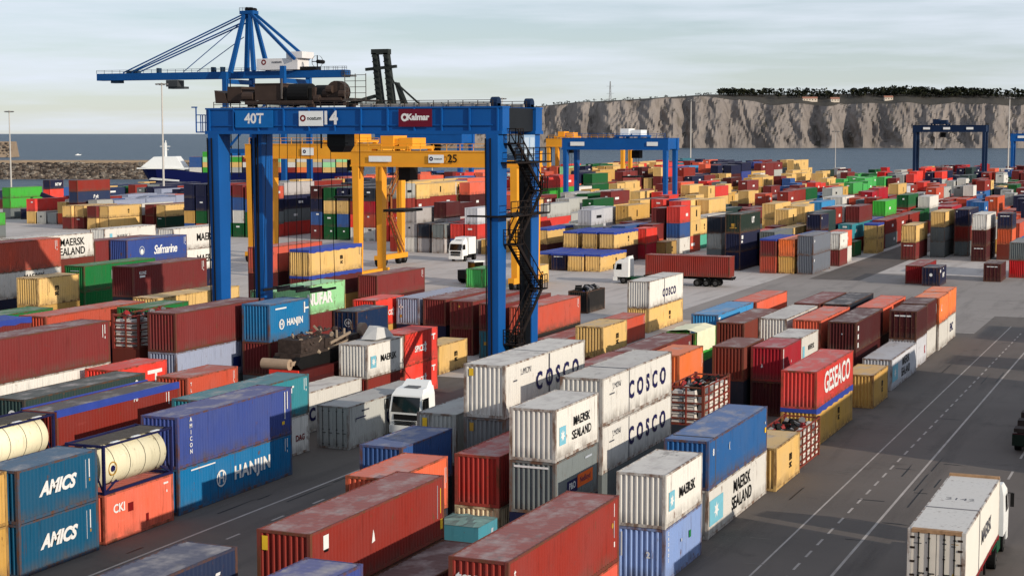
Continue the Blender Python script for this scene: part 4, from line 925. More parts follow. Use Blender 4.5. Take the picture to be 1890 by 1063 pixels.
for a_, c_ in (((12.2,3.0,16.6),(12.2,-1.8,11.5)),((12.2,-1.8,11.5),(12.2,-2.6,11.2)),((12.2,-2.6,8.0),(12.2,2.0,2.0)),((12.2,-2.4,11.4),(12.2,-2.4,8.0))):
    for x in (0.4, 1.1): st.bar((a_[0]+x,a_[1],a_[2]), (c_[0]+x,c_[1],c_[2]), 0.14, 0.34); st.bar((a_[0]+x,a_[1],a_[2]+1), (c_[0]+x,c_[1],c_[2]+1), 0.1)
st.build('stair', plain('stair_orange', (176,108,60), 0.7), cB)
cC = yard_crane('middle blue yard crane with a white trolley before the cliffs', -137, -113, 353, 360, 17.4, 20.0, BLUE, trolley=0.63, cab_white=True, lw=0.9, ld=1.6)
plate(cC, -10.6, -7.2, w0, 18.3, 19.2, WHITE); plate(cC, 7.8, 10.4, w0, 18.3, 19.2, WHITE)
cD = yard_crane('distant dark blue yard crane on the right before the cliff face', -98.5, -74.5, 599, 606, 21.6, 24.0, BLUED, trolley=0.35, lw=1.0, ld=1.7)
for x in (-9, -2, 6): plate(cD, x, x+2.4, w0, 22.5, 23.3, WHITE)
cE = yard_crane('distant blue yard crane cut by the right frame edge', -73, -49, 675, 682, 18.0, 21.0, BLUE, trolley=0.45, cab_white=True, lw=1.0, ld=1.7)
plate(cE, -10, -5, w0, 19.3, 20.2, WHITE)
cF = yard_crane('blue yard crane seen behind the yellow girder', -205, -181, 390, 397, 18.4, 20.9, BLUE, trolley=0.6, lw=1.0, ld=1.7)
cG = yard_crane('small yellow yard crane behind the middle blue one', -188, -164, 470, 477, 17.0, 19.5, YEL, trolley=0.2, lw=1.0, ld=1.6)
# -- ship to shore crane
S = thing('quay_crane', 'tall blue ship to shore crane with long boom and A frame on the left', 'crane', (-316, 517, 0))
Xw, Xl, Ya, Yb = -13.2, 11.0, -9, 9
SB = plain('quay_crane_blue', (8,94,168), 0.5, var=0.15, scale=0.15)
for x in (Xw, Xl):
    for y in (Ya, Yb):
        b = MB(); b.box(x-0.9, x+0.9, y-0.75, y+0.75, 1.5, 45.0 if x > 0 else 43.0); b.build('leg', SB, S)
    b = MB(); b.box(x-0.8, x+0.8, Ya+0.76, Yb-0.76, 13, 15.2); b.box(x-0.7, x+0.7, Ya+0.76, Yb-0.76, 39, 40.6); b.box(x-1.0, x+1.0, Ya-6, Yb+6, 0.4, 2.2); b.build('portal_beam', SB, S)
for y in (Ya, Yb):
    b = MB(); b.box(Xw+0.92, Xl-0.92, y-0.5, y+0.5, 14, 15.6); b.bar((Xw+1,y,16),(Xl-1,y,38),0.7); b.bar((Xl,y,38.5),(Xl-7.5,y,33),0.6); b.build('side_brace', SB, S)
b = MB(); b.box(-75, -12.3, -2.0, 2.0, 41.0, 43.6); bo = b.build('boom', SB, S)
b = MB(); b.box(-12.2, 32, -2.1, 2.1, 41.0, 43.6); b.build('back_girder', SB, S)
b = MB(); rail(b, (-75,-2.0,43.6), (32,-2.0,43.6), 1.2, 30, 0.12)
for x in (-48,-24,-20): b.box(x-0.5,x+0.5,-1,1,43.6,45.4)
b.box(-62,-57,-1.2,1.2,43.6,44.6); b.box(-69,-65,-1.4,1.4,40.0,40.98); b.build('boom_walkway', plain('walk_blue', (60,90,120), 0.7), bo)
b = MB(); b.bar((Xw,-5.5,43),( -9.6,-1.2,64.6),1.5,1.5,w2=1.2,h2=1.2); b.bar((Xw,5.5,43),(-9.6,1.2,64.6),1.5,1.5,w2=1.2,h2=1.2); b.bar((-3.6,-5,43.6),(-7.2,-1.2,64.6),1.4,1.4,w2=1.1,h2=1.1); b.bar((-3.6,5,43.6),(-7.2,1.2,64.6),1.4,1.4,w2=1.1,h2=1.1); b.box(-11.2,-5.6,-2,2,64.2,65.4); b.build('a_frame', SB, S)
b = MB(); b.cyl((-8.4,-1.6,65.9),(-8.4,1.6,65.9),0.8,12); b.cyl((-6.6,-1.6,65.8),(-6.6,1.6,65.8),0.7,12); rail(b,(-11.2,-2,65.4),(-5.6,-2,65.4),1.1,4,0.1); b.build('sheave', DARK, S)
for x in (-63, -59): 
    b = MB()
    for y in (-1.7, 1.7): b.bar((-9.6,y*0.8,64.3 if x == -63 else 61.5),(x,y,43.8),0.42)
    b.build('fore_stay', SB, S)
for x in (-36, -30):
    b = MB()
    for y in (-1.7,): b.bar((-9.8,y*0.8,62.0 if x == -36 else 56),(x,y,43.8),0.24)
    b.build('inner_stay', SB, S)
b = MB()
for y in (-5, 5): b.bar((-6.8,y*0.3,64.4),(Xl+2.5,y,47.5),0.95)
b.build('back_stay', SB, S)
hm = MB(); hm.box(-3.0, 14.0, -4, 4, 43.9, 47.9); hm.box(9.5, 16.0, -4.2, 4.2, 47.9, 50.2); h_ = hm.build('machinery_house', plain('house_white', (226,222,220), 0.5, var=0.08, scale=0.2), S)
ring(h_, Matrix.Translation((0.0,-4.05,46.6)) @ Matrix(((1,0,0,0),(0,0,-1,0),(0,1,0,0),(0,0,0,1))), 0.5, 1.0, 'dred')
stick(h_, 'noatum', Matrix.Translation((5.4,-4.05,46.6)) @ Matrix(((1,0,0,0),(0,0,-1,0),(0,1,0,0),(0,0,0,1))) @ Matrix.Scale(1.0, 4), 'grey', 0.03)
b = MB(); b.box(Xl-1.2, Xl+9, -2.4, 2.4, 43.7, 44.9); b.cyl((Xl+10.2,-2.6,46.6),(Xl+10.2,-2.2,46.6),2.2,20,cap=False); b.cyl((Xl+10.2,-2.2,46.6),(Xl+10.2,2.0,46.6),0.7,12); b.bar((Xl+10.2,-2.4,44.4),(Xl+10.2,-2.4,48.8),0.3); b.bar((Xl+8.0,-2.4,46.6),(Xl+12.4,-2.4,46.6),0.3); b.build('cable_drum', DARK, S)
b = MB(); b.box(-43.5,-38.5,-2.2,2.2,38.4,40.8); b.box(-43,-36,-1.6,1.6,37.6,38.4); b.build('operator_cab', plain('cab_grey', (96,100,104), 0.5), S)
b = MB(); b.box(Xw+2.0,Xw+2.3,-9.2,-8.9,6,41)
for q in range(14): b.bar((Xw+2.0,-9.1,22+q),(Xw+3.0-(q%2),-9.1,22.8+q),0.16)
b.build('lift_mast', DARK, S)
b = MB(); rail(b,(Xl+13,-2.3,43.6),(33,-2.3,43.6),1.2,5,0.12); b.box(31,34.5,-2.2,2.2,41.2,41.6); rail(b,(31,-2.2,41.6),(34.5,-2.2,41.6),1.6,4,0.14); b.build('end_platform', STEEL, S)
for y in (Ya-4, Ya+4, Yb-4, Yb+4):
    for x in (Xw, Xl):
        b = MB(); b.cyl((x-0.3,y,0.6),(x+0.3,y,0.6),0.6,12); b.build('wheel', DARK, S)

# ---------------------------------------------------------------- lamp masts
def lamp_mast(X, Y, h, label, r=0.32):
    t = thing('lamp_mast', label, 'lamp mast', (X, Y, 0), 0, 'tall lamp masts of the yard')
    b = MB(); b.cyl((0,0,0),(0,0,h),r,10,r2=r*0.55); b.build('pole', plain('mast_paint', (206,200,192), 0.6), t)
    b = MB()
    for k in range(10):
        a = 2*math.pi*k/10; b.bar((0,0,h-0.3),(1.5*math.cos(a),1.5*math.sin(a),h-0.3),0.09)
        b.bar((1.5*math.cos(a),1.5*math.sin(a),h-0.3),(1.5*math.cos(a+0.628),1.5*math.sin(a+0.628),h-0.3),0.1)
    hd = b.build('head_ring', STEEL, t)
    for k in range(8):
        a = 2*math.pi*k/8+0.2; c, s = math.cos(a), math.sin(a)
        q = MB(); q.hexa([(1.35*c-0.3*s,1.35*s+0.3*c,h-0.75),(1.35*c+0.3*s,1.35*s-0.3*c,h-0.75),(1.9*c+0.3*s,1.9*s-0.3*c,h-0.6),(1.9*c-0.3*s,1.9*s+0.3*c,h-0.6),(1.35*c-0.3*s,1.35*s+0.3*c,h-0.45),(1.35*c+0.3*s,1.35*s-0.3*c,h-0.45),(1.9*c+0.3*s,1.9*s-0.3*c,h-0.3),(1.9*c-0.3*s,1.9*s+0.3*c,h-0.3)]); q.build('lamp', plain('lamp_housing', (150,148,146), 0.4), hd)
for u, d, h, lab in ((303,480,35.8,'pale lamp mast in front of the blue and white ship'),(22,640,30,'pale lamp mast at the left edge before the breakwater'),(1273.5,700,35.4,'pale lamp mast standing before the cliff right of the middle blue crane'),(1858,630,35.0,'pale lamp mast at the right edge beside the cut off blue crane'),(927,690,36,'lamp mast whose head shows above the near crane girder'),(1540,760,22.5,'thin faint lamp mast before the cliff in the far right yard'),(798,700,28,'thin pale lamp mast seen under the near crane girder')):
    p = polar((u-945)/3025.0, d); lamp_mast(p.x, p.y, h, lab, 0.34 if u not in (1540, 798) else 0.2)
# ---------------------------------------------------------------- container ship in the basin
p = polar((262-945)/3025.0, 832); SH = thing('container_ship', 'dark blue container ship with white forward house beyond the quay', 'ship', (p.x, p.y, -4), R(23.09))
sb = MB(); Lh = 112; sec = []
for x, hw, zt_, rake in ((0,0.6,8.6,0),(3,4.2,8.0,0),(9,7.5,7.4,0),(20,8.6,6.8,0),(32,8.8,5.6,0),(100,8.8,5.4,0),(Lh,7.6,5.8,0)):
    zl = 0.0; xl_ = x + (4.5 if x < 10 else 0)*(1-x/10.0 if x < 10 else 0)
    i = len(sb.v); sb.v += [(xl_,-hw*0.72,zl),(x,-hw,zt_),(x,hw,zt_),(xl_,hw*0.72,zl)]; sec.append(i)
for a, c in zip(sec, sec[1:]):
    for q in range(4): sb.f.append((a+q, a+(q+1)%4, c+(q+1)%4, c+q)); sb.m.append(0)
sb.f.append(tuple(sec[0]+q for q in (3,2,1,0))); sb.m.append(0); sb.f.append(tuple(sec[-1]+q for q in range(4))); sb.m.append(0)
sb.build('hull', plain('hull_blue', (34,44,118), 0.45, var=0.1, scale=0.1), SH)
b = MB(); b.quad((5,-6.6,2.0),(21,-8.65,1.2),(21,-8.6,1.9),(7,-7.3,3.1)); b.build('bow_stripe', WHITE, SH)
b = MB(); b.hexa([(1,-5.2,8.2),(23.5,-8,6.9),(23.5,8,6.9),(1,5.2,8.2),(7.5,-4.4,13.4),(19,-6.2,13.6),(19,6.2,13.6),(7.5,4.4,13.4)]); ho = b.build('forward_house', WHITE, SH)
b = MB(); b.box(12.2,13.2,-0.6,0.6,13.5,20.4); b.bar((9.8,0,18.6),(15,0,18.6),0.3); b.bar((11.2,0,17),(14.2,0,17),0.25); b.cyl((12.7,0,20.4),(12.7,0,21.6),0.25,8); b.build('mast', WHITE, SH)
MB().box(-0.4,25.5,-8.0,-7.4,7.4,8.0).build('bulwark', WHITE, SH)
dm = [paint(k, 'side') for k in ('rd2','gn4','w','bl4','mr','db','yl','lgn','lg','br','or')]; b = MB(); r_ = random.Random(21)
for x in range(12):
    n = 4 if x > 0 else 3
    for z in range(n):
        for y in range(6):
            X = 26+x*6.7; Y = -7.6+y*2.55; Z = 5.6+z*2.6
            b.box(X, X+6.1, Y, Y+2.44, Z+0.02, Z+2.57, m=r_.randrange(len(dm)))
tag(b.build('deck_containers', dm, None, SH.location), 'mixed bright containers stacked on the deck of the ship', kind='stuff').rotation_euler = (0, 0, R(23.09))
# ---------------------------------------------------------------- vehicles
def wheel(parent, x, y, r, w=0.32, hub=STEEL):
    b = MB(); b.cyl((x-w/2,y,r),(x+w/2,y,r),r,18); o = b.build('wheel', RUBBER, parent)
    b = MB(); b.cyl((x-w/2-0.02,y,r),(x+w/2+0.02,y,r),r*0.56,14); b.cyl((x-w/2-0.06,y,r),(x+w/2+0.06,y,r),r*0.2,8); b.build('rim', hub, o)
def tractor(parent, y0, chassis, white=WHITE, deflector=True, flip=1):
    """cab over tractor: nose at y0 looking to -Y; chassis goes to +Y"""
    cab = MB(); w = 1.24
    cab.hexa([(-w,y0+0.08,0.95),(w,y0+0.08,0.95),(w,y0+2.2,0.95),(-w,y0+2.2,0.95),(-w,y0,1.9),(w,y0,1.9),(w,y0+2.2,1.9),(-w,y0+2.2,1.9)])
    cab.hexa([(-w,y0,1.9),(w,y0,1.9),(w,y0+2.2,1.9),(-w,y0+2.2,1.9),(-w*0.95,y0+0.28,3.02),(w*0.95,y0+0.28,3.02),(w*0.97,y0+2.2,3.02),(-w*0.97,y0+2.2,3.02)])
    cab.hexa([(-w*0.95,y0+0.28,3.02),(w*0.95,y0+0.28,3.02),(w*0.97,y0+2.2,3.02),(-w*0.97,y0+2.2,3.02),(-w*0.84,y0+0.75,3.42),(w*0.84,y0+0.75,3.42),(w*0.88,y0+2.2,3.55),(-w*0.88,y0+2.2,3.55)])
    c = cab.build('cab', white, parent)
    b = MB(); b.hexa([(-1.08,y0-0.03,1.88),(1.08,y0-0.03,1.88),(1.08,y0+0.05,1.88),(-1.08,y0+0.05,1.88),(-1.04,y0+0.225,2.92),(1.04,y0+0.225,2.92),(1.04,y0+0.30,2.92),(-1.04,y0+0.30,2.92)]); b.build('windscreen', GLASS, c)
    for s in (-1, 1):
        b = MB(); b.hexa([(s*1.245,y0+0.35,1.98),(s*1.25,y0+1.2,1.98),(s*1.25,y0+1.2,1.98+0.01),(s*1.245,y0+0.35,1.98+0.01),(s*1.19,y0+0.5,2.8),(s*1.2,y0+1.2,2.8),(s*1.22,y0+1.2,2.81),(s*1.21,y0+0.5,2.81)])
        b.quad((s*1.252,y0+0.38,2.0),(s*1.252,y0+1.22,2.0),(s*1.222,y0+1.22,2.82),(s*1.222,y0+0.55,2.82)); b.build('side_window', GLASS, c)
        b = MB(); b.box(s*1.42-0.09, s*1.42+0.09, y0+0.02, y0+0.16, 2.05, 2.75); b.bar((s*1.22,y0+0.3,2.8),(s*1.42,y0+0.09,2.75),0.05); b.build('mirror', DARK, c)
        b = MB(); b.box(s*0.95-0.2, s*0.95+0.2, y0-0.03, y0+0.06, 0.72, 0.92); b.build('headlight', plain('lamp_glass', (220,222,224), 0.15, spec=0.6), c)
    b = MB(); b.box(-0.9,0.9,y0-0.015,y0+0.05,1.35,1.72)
    for q in range(3): b.box(-0.85,0.85,y0-0.04,y0+0.03,0.98+q*0.11,1.04+q*0.11)
    b.build('grille', DARK, c)
    b = MB(); b.box(-1.22,1.22,y0-0.08,y0+0.5,0.42,0.95); b.build('bumper', white, c)
    b = MB(); b.hexa([(-0.55,y0+0.9,3.45),(0.55,y0+0.9,3.45),(0.55,y0+1.7,3.5),(-0.55,y0+1.7,3.5),(-0.5,y0+0.95,3.5),(0.5,y0+0.95,3.5),(0.5,y0+1.65,3.56),(-0.5,y0+1.65,3.56)]); b.build('roof_hatch', plain('hatch_grey', (130,130,132), 0.5), c)
    if deflector:
        b = MB(); b.hexa([(-1.0,y0+1.3,3.4),(1.0,y0+1.3,3.4),(1.05,y0+2.15,3.5),(-1.05,y0+2.15,3.5),(-0.9,y0+1.95,3.85),(0.9,y0+1.95,3.85),(0.95,y0+2.15,3.9),(-0.95,y0+2.15,3.9)]); b.build('air_deflector', white, c)
    b = MB(); b.box(-0.5,0.5,y0+0.6,y0+6.0,0.72,1.0); b.box(-1.15,-0.5,y0+2.6,y0+4.0,0.45,1.0); b.box(0.5,1.15,y0+2.6,y0+4.0,0.45,1.0); b.box(-1.2,1.2,y0+4.3,y0+6.0,1.08,1.16); b.build('chassis', chassis, parent)
    for x in (-1.03, 1.03): wheel(parent, x, y0+1.45, 0.5); wheel(parent, x*0.96, y0+5.1, 0.5, 0.5)
def chassis_trailer(parent, ya, yb, mat, axles=3, bogie_at=None):
    b = MB()
    for x in (-0.5, 0.5): b.box(x-0.08, x+0.08, ya, yb, 0.98, 1.30)
    for k in range(5):
        y = ya+0.15+(yb-ya-0.3)*k/4; b.box(-1.2,1.2,y-0.1,y+0.1,1.12,1.34)
    b.box(-1.2,1.2,ya-0.05,ya+0.08,0.6,0.95); b.build('trailer_frame', mat, parent)
    y0 = ya+1.5 if bogie_at is None else bogie_at
    for k in range(axles):
        for x in (-0.95, 0.95): wheel(parent, x, y0+k*1.32, 0.5, 0.42)
    for x in (-0.9, 0.9): MB().box(x-0.05, x+0.05, yb-3.2, yb-3.0, 0.1, 1.1).build('landing_leg', DARK, parent)
GREEN = plain('chassis_green', (30,110,72), 0.55); REDC = plain('chassis_red', (160,48,50), 0.6)
# truck driving away at the lower right: its trailer carries a white box
t = thing('trailer_truck', 'white tractor with green chassis pulling a trailer under the white box lower right', 'truck', (-10.25, 70.1, 0))
chassis_trailer(t, 0.0, 12.6, REDC); 
def tractor_part(parent, y_nose, heading_away, chassis, **k):
    """tractor as a part of its truck: heading -Y, or turned to +Y"""
    o = bpy.data.objects.new('tractor', None); col.objects.link(o); o.parent = parent
    tractor(o, 0.0, chassis, **k)
    o.location = (0, y_nose, 0); o.rotation_euler = (0, 0, math.pi if heading_away else 0)
    # keep the tree at three levels: the tractor's pieces belong to the truck itself
    for ch in list(o.children):
        ch.parent = parent; ch.matrix_basis = Matrix.Translation((0, y_nose, 0)) @ Matrix.Rotation(math.pi if heading_away else 0, 4, 'Z') @ ch.matrix_basis
    bpy.data.objects.remove(o)
tractor_part(t, 16.2, True, GREEN, deflector=False)
wb = thing('shipping_container', 'white box with rusty door frame and locking bars on the trailer lower right', 'container', (-10.25, 70.2+6.096, 1.35), 0, GRP)
L, H = 40, HC; wm = paint('w', 'side'); fr = paint('w', 'frame')
add('frame', cmesh('frame', L, H), wb, mats=(fr,))
b = MB(); b.box(-W/2+0.012, W/2-0.012, -6.0, 6.0, 0.168, H-0.104); b.build('insulated_body', plain('reefer_white', (232,226,214), 0.5, var=0.06, scale=0.4), wb)
b = MB(); b.box(-W/2+0.09, W/2-0.09, -5.98, 5.98, H-0.10, H-0.012); rf_ = b.build('roof', paint((218,212,204), 'side'), wb)
b = MB(); b.box(-W/2+0.05, W/2-0.05, -1.55, -1.40, H-0.011, H+0.004); b.box(W/2-0.014, W/2+0.004, -1.56, -1.40, 0.17, H-0.06); b.build('grey_strip', plain('strip_grey', (150,146,148), 0.6), wb)  # narrow grey strip over the roof and down the right side
for k_ in (-1, 1):
    d = MB(); x0, x1 = (-1.05, -0.02) if k_ < 0 else (0.02, 1.05); d.box(x0, x1, -6.075, -6.005, 0.17, H-0.14); d_ = d.build('door', plain('door_white', (226,216,200), 0.5, var=0.12), wb)
    for xx in (0.30, 0.72):
        X = x0+(x1-x0)*xx
        b = MB(); b.cyl((X,-6.11,0.12),(X,-6.11,H-0.1),0.028,8)
        for z in (0.25, 0.9, 1.7, H-0.35): b.box(X-0.05, X+0.05, -6.125, -6.07, z-0.03, z+0.03)
        b.box(X-0.02, X+0.26, -6.145, -6.12, 1.0, 1.05); b.build('locking_bar', DARK, d_)
    for z in (0.35, 0.9, 1.5, 2.1, 2.55):
        X = -1.0 if k_ < 0 else 1.0; b = MB(); b.box(X-0.1, X+0.1, -6.10, -6.07, z-0.045, z+0.045); b.build('hinge', plain('hinge_brown', (84,66,54), 0.7), d_)
    if k_ < 0:
        for q in ((-0.42,-0.28,1.12,1.28,'black'),(-0.95,-0.62,2.28,2.32,'grey'),(-0.46,-0.40,2.32,2.38,'grey')):
            b = MB(); b.quad((q[0],-6.079,q[2]),(q[1],-6.079,q[2]),(q[1],-6.079,q[3]),(q[0],-6.079,q[3])); b.build('marking', ink(q[4]), d_)
    else:
        for q in ((0.25,0.42,2.33,2.39,'grey'),(0.28,0.40,2.1,2.13,'grey'),(0.28,0.38,1.8,1.83,'grey'),(0.62,0.80,2.25,2.30,'grey'),(0.62,0.92,2.36,2.39,'gold')):
            b = MB(); b.quad((q[0],-6.079,q[2]),(q[1],-6.079,q[2]),(q[1],-6.079,q[3]),(q[0],-6.079,q[3])); b.build('marking', ink(q[4]), d_)
        b = MB(); b.quad((0.60,-6.08,0.9),(0.86,-6.08,0.9),(0.73,-6.08,1.14)); b.build('warning_triangle', ink('yellow'), d_)
RH = plain('rusty_header', (190,150,112), 0.8, var=0.4, scale=4)
MB().box(-W/2+0.17, W/2-0.17, -6.10, -5.80, H-0.14, H+0.02).build('header_beam', RH, wb); MB().box(-W/2+0.02, W/2-0.02, 5.85, 6.11, H-0.10, H+0.10).build('header_beam', RH, wb)
stick(wb, 'MAERSK', Matrix.Translation((W/2+0.006, 1.0, H*0.5)) @ Matrix(((0,0,1,0),(1,0,0,0),(0,1,0,0),(0,0,0,1))) @ Matrix.Scale(0.7, 4), 'grey', 0.03)
stick(wb, '2142', Matrix.Translation((0.05, 0.6, H-0.008)) @ Matrix.Scale(0.5, 4), 'grey', 0.0)
b = MB(); b.box(W/2-0.1, W/2+0.02, -5.9, 5.9, 0.0, 0.14); b.build('side_rail', REDC, wb)
# white truck nosing out beside the dented grey box
t = thing('truck', 'white truck with dark windscreen facing out of the aisle beside a dented grey container', 'truck', (-50.85, 100.4, 0)); tractor_part(t, 0.0, False, DARK)
# distant white truck with hazard of boxes behind
t = thing('box_truck', 'distant white truck with tall white body facing the cross road', 'truck', (-114.6, 245.0, 0)); tractor_part(t, 0.0, False, DARK)
b = MB(); b.box(-1.25,1.25,2.5,5.4,1.1,3.9); b.build('box_body', WHITE, t)
# truck crossing to the left with a long red box on its trailer
t = thing('trailer_truck', 'white tractor and three axle trailer crossing to the left under a rusty red box', 'truck', (-77.4, 219.4, 0), R(-90)); tractor_part(t, 0.0, False, GREEN, deflector=True)
chassis_trailer(t, 4.4, 17.2, DARK, 3, 12.2)
rb = thing('shipping_container', 'rusty red container riding the trailer across the cross road', 'container', (-77.4+4.7+6.096, 219.4, 1.36), R(-90), GRP)
for nm in ('frame', 'side', 'roof', 'end'):
    me = cmesh(nm, 40, HC); mt = paint('br', {'frame':'frame','roof':'roof'}.get(nm, 'side'))
    if nm in ('side', 'end'):
        add(nm+'_panel', me, rb, mats=(mt,)); add(nm+'_panel', me, rb, mats=(mt,)).rotation_euler = (0,0,math.pi)
    else: add(nm, me, rb, mats=(mt,))
for q in ((-5.35,-5.15,0.9,2.6),(5.2,5.3,0.6,2.6),(5.6,5.7,0.6,2.6)):
    b = MB(); b.quad((-W/2-0.004,q[0],q[2]),(-W/2-0.004,q[1],q[2]),(-W/2-0.004,q[1],q[3]),(-W/2-0.004,q[0],q[3])); b.build('marking', ink('pale'), rb)
# dark flat trailer at the right edge, in the shade
t = thing('flat_trailer', 'dark red flat trailer with green tail board in the shade at the right edge', 'trailer', (-10.35, 111.6, 0))
chassis_trailer(t, 0, 12.4, plain('trailer_dark_red', (96,34,36), 0.7), 3)
b = MB()
for k in range(6): b.box(-1.15+0.02*k, 1.15, 0.4+k*2.0, 1.5+k*2.0, 1.36, 1.62+0.22*(k%3))
b.build('dunnage', plain('dunnage_brown', (96,80,74), 0.8, var=0.4), t); b = MB(); b.box(-1.2,1.2,-0.1,-0.06,0.55,1.30); b.build('tail_board', plain('tail_green', (44,66,50), 0.7), t)
# big wheeled handler near the water on the left
hp = polar((100-945)/3025.0, 410)
t = thing('reach_stacker', 'heavy container handler with two big white wheels near the water on the left', 'reach stacker', (hp.x, hp.y, 0), R(23))
b = MB(); b.box(-2.6,5.0,-1.5,1.5,0.9,2.3); b.box(1.5,4.6,-1.4,1.4,2.3,3.4); b.build('chassis', plain('machine_navy', (44,48,84), 0.6), t)
for x in (-1.6, 2.0):
    for y in (-1.55, 1.55):
        b = MB(); b.cyl((x,y-0.35,1.15),(x,y+0.35,1.15),1.15,20); w_ = b.build('wheel', RUBBER, t); b = MB(); b.cyl((x,y-0.39,1.15),(x,y+0.39,1.15),0.86,16); b.build('rim', plain('rim_white', (214,208,202), 0.6), w_)
b = MB(); b.bar((3.8,0,3.3),(-3.2,0,6.0),0.9,1.1); b.build('boom', plain('machine_navy', (44,48,84), 0.6), t)
# small dark machine behind the near crane leg
mp_ = polar((878-945)/3025.0, 232)
t = thing('wheel_loader', 'small dark machine with a white roof on the lit ground behind the crane leg', 'loader', (mp_.x, mp_.y, 0), R(60))
b = MB(); b.box(-2.4,1.6,-1.1,1.1,0.7,1.9); b.hexa([(1.6,-1.2,0.5),(2.6,-1.2,0.3),(2.6,1.2,0.3),(1.6,1.2,0.5),(1.6,-1.2,1.8),(2.4,-1.2,1.6),(2.4,1.2,1.6),(1.6,1.2,1.8)]); b.build('body', DARK, t)
b = MB(); b.box(-0.8,0.7,-0.85,0.85,1.9,3.0); b.build('cab', GLASS, t); MB().box(-0.95,0.85,-0.95,0.95,3.0,3.18).build('roof', WHITE, t)
for x in (-1.5, 1.1):
    for y in (-1.05, 1.05):
        b = MB(); b.cyl((x,y-0.28,0.75),(x,y+0.28,0.75),0.75,16); b.build('wheel', RUBBER, t)
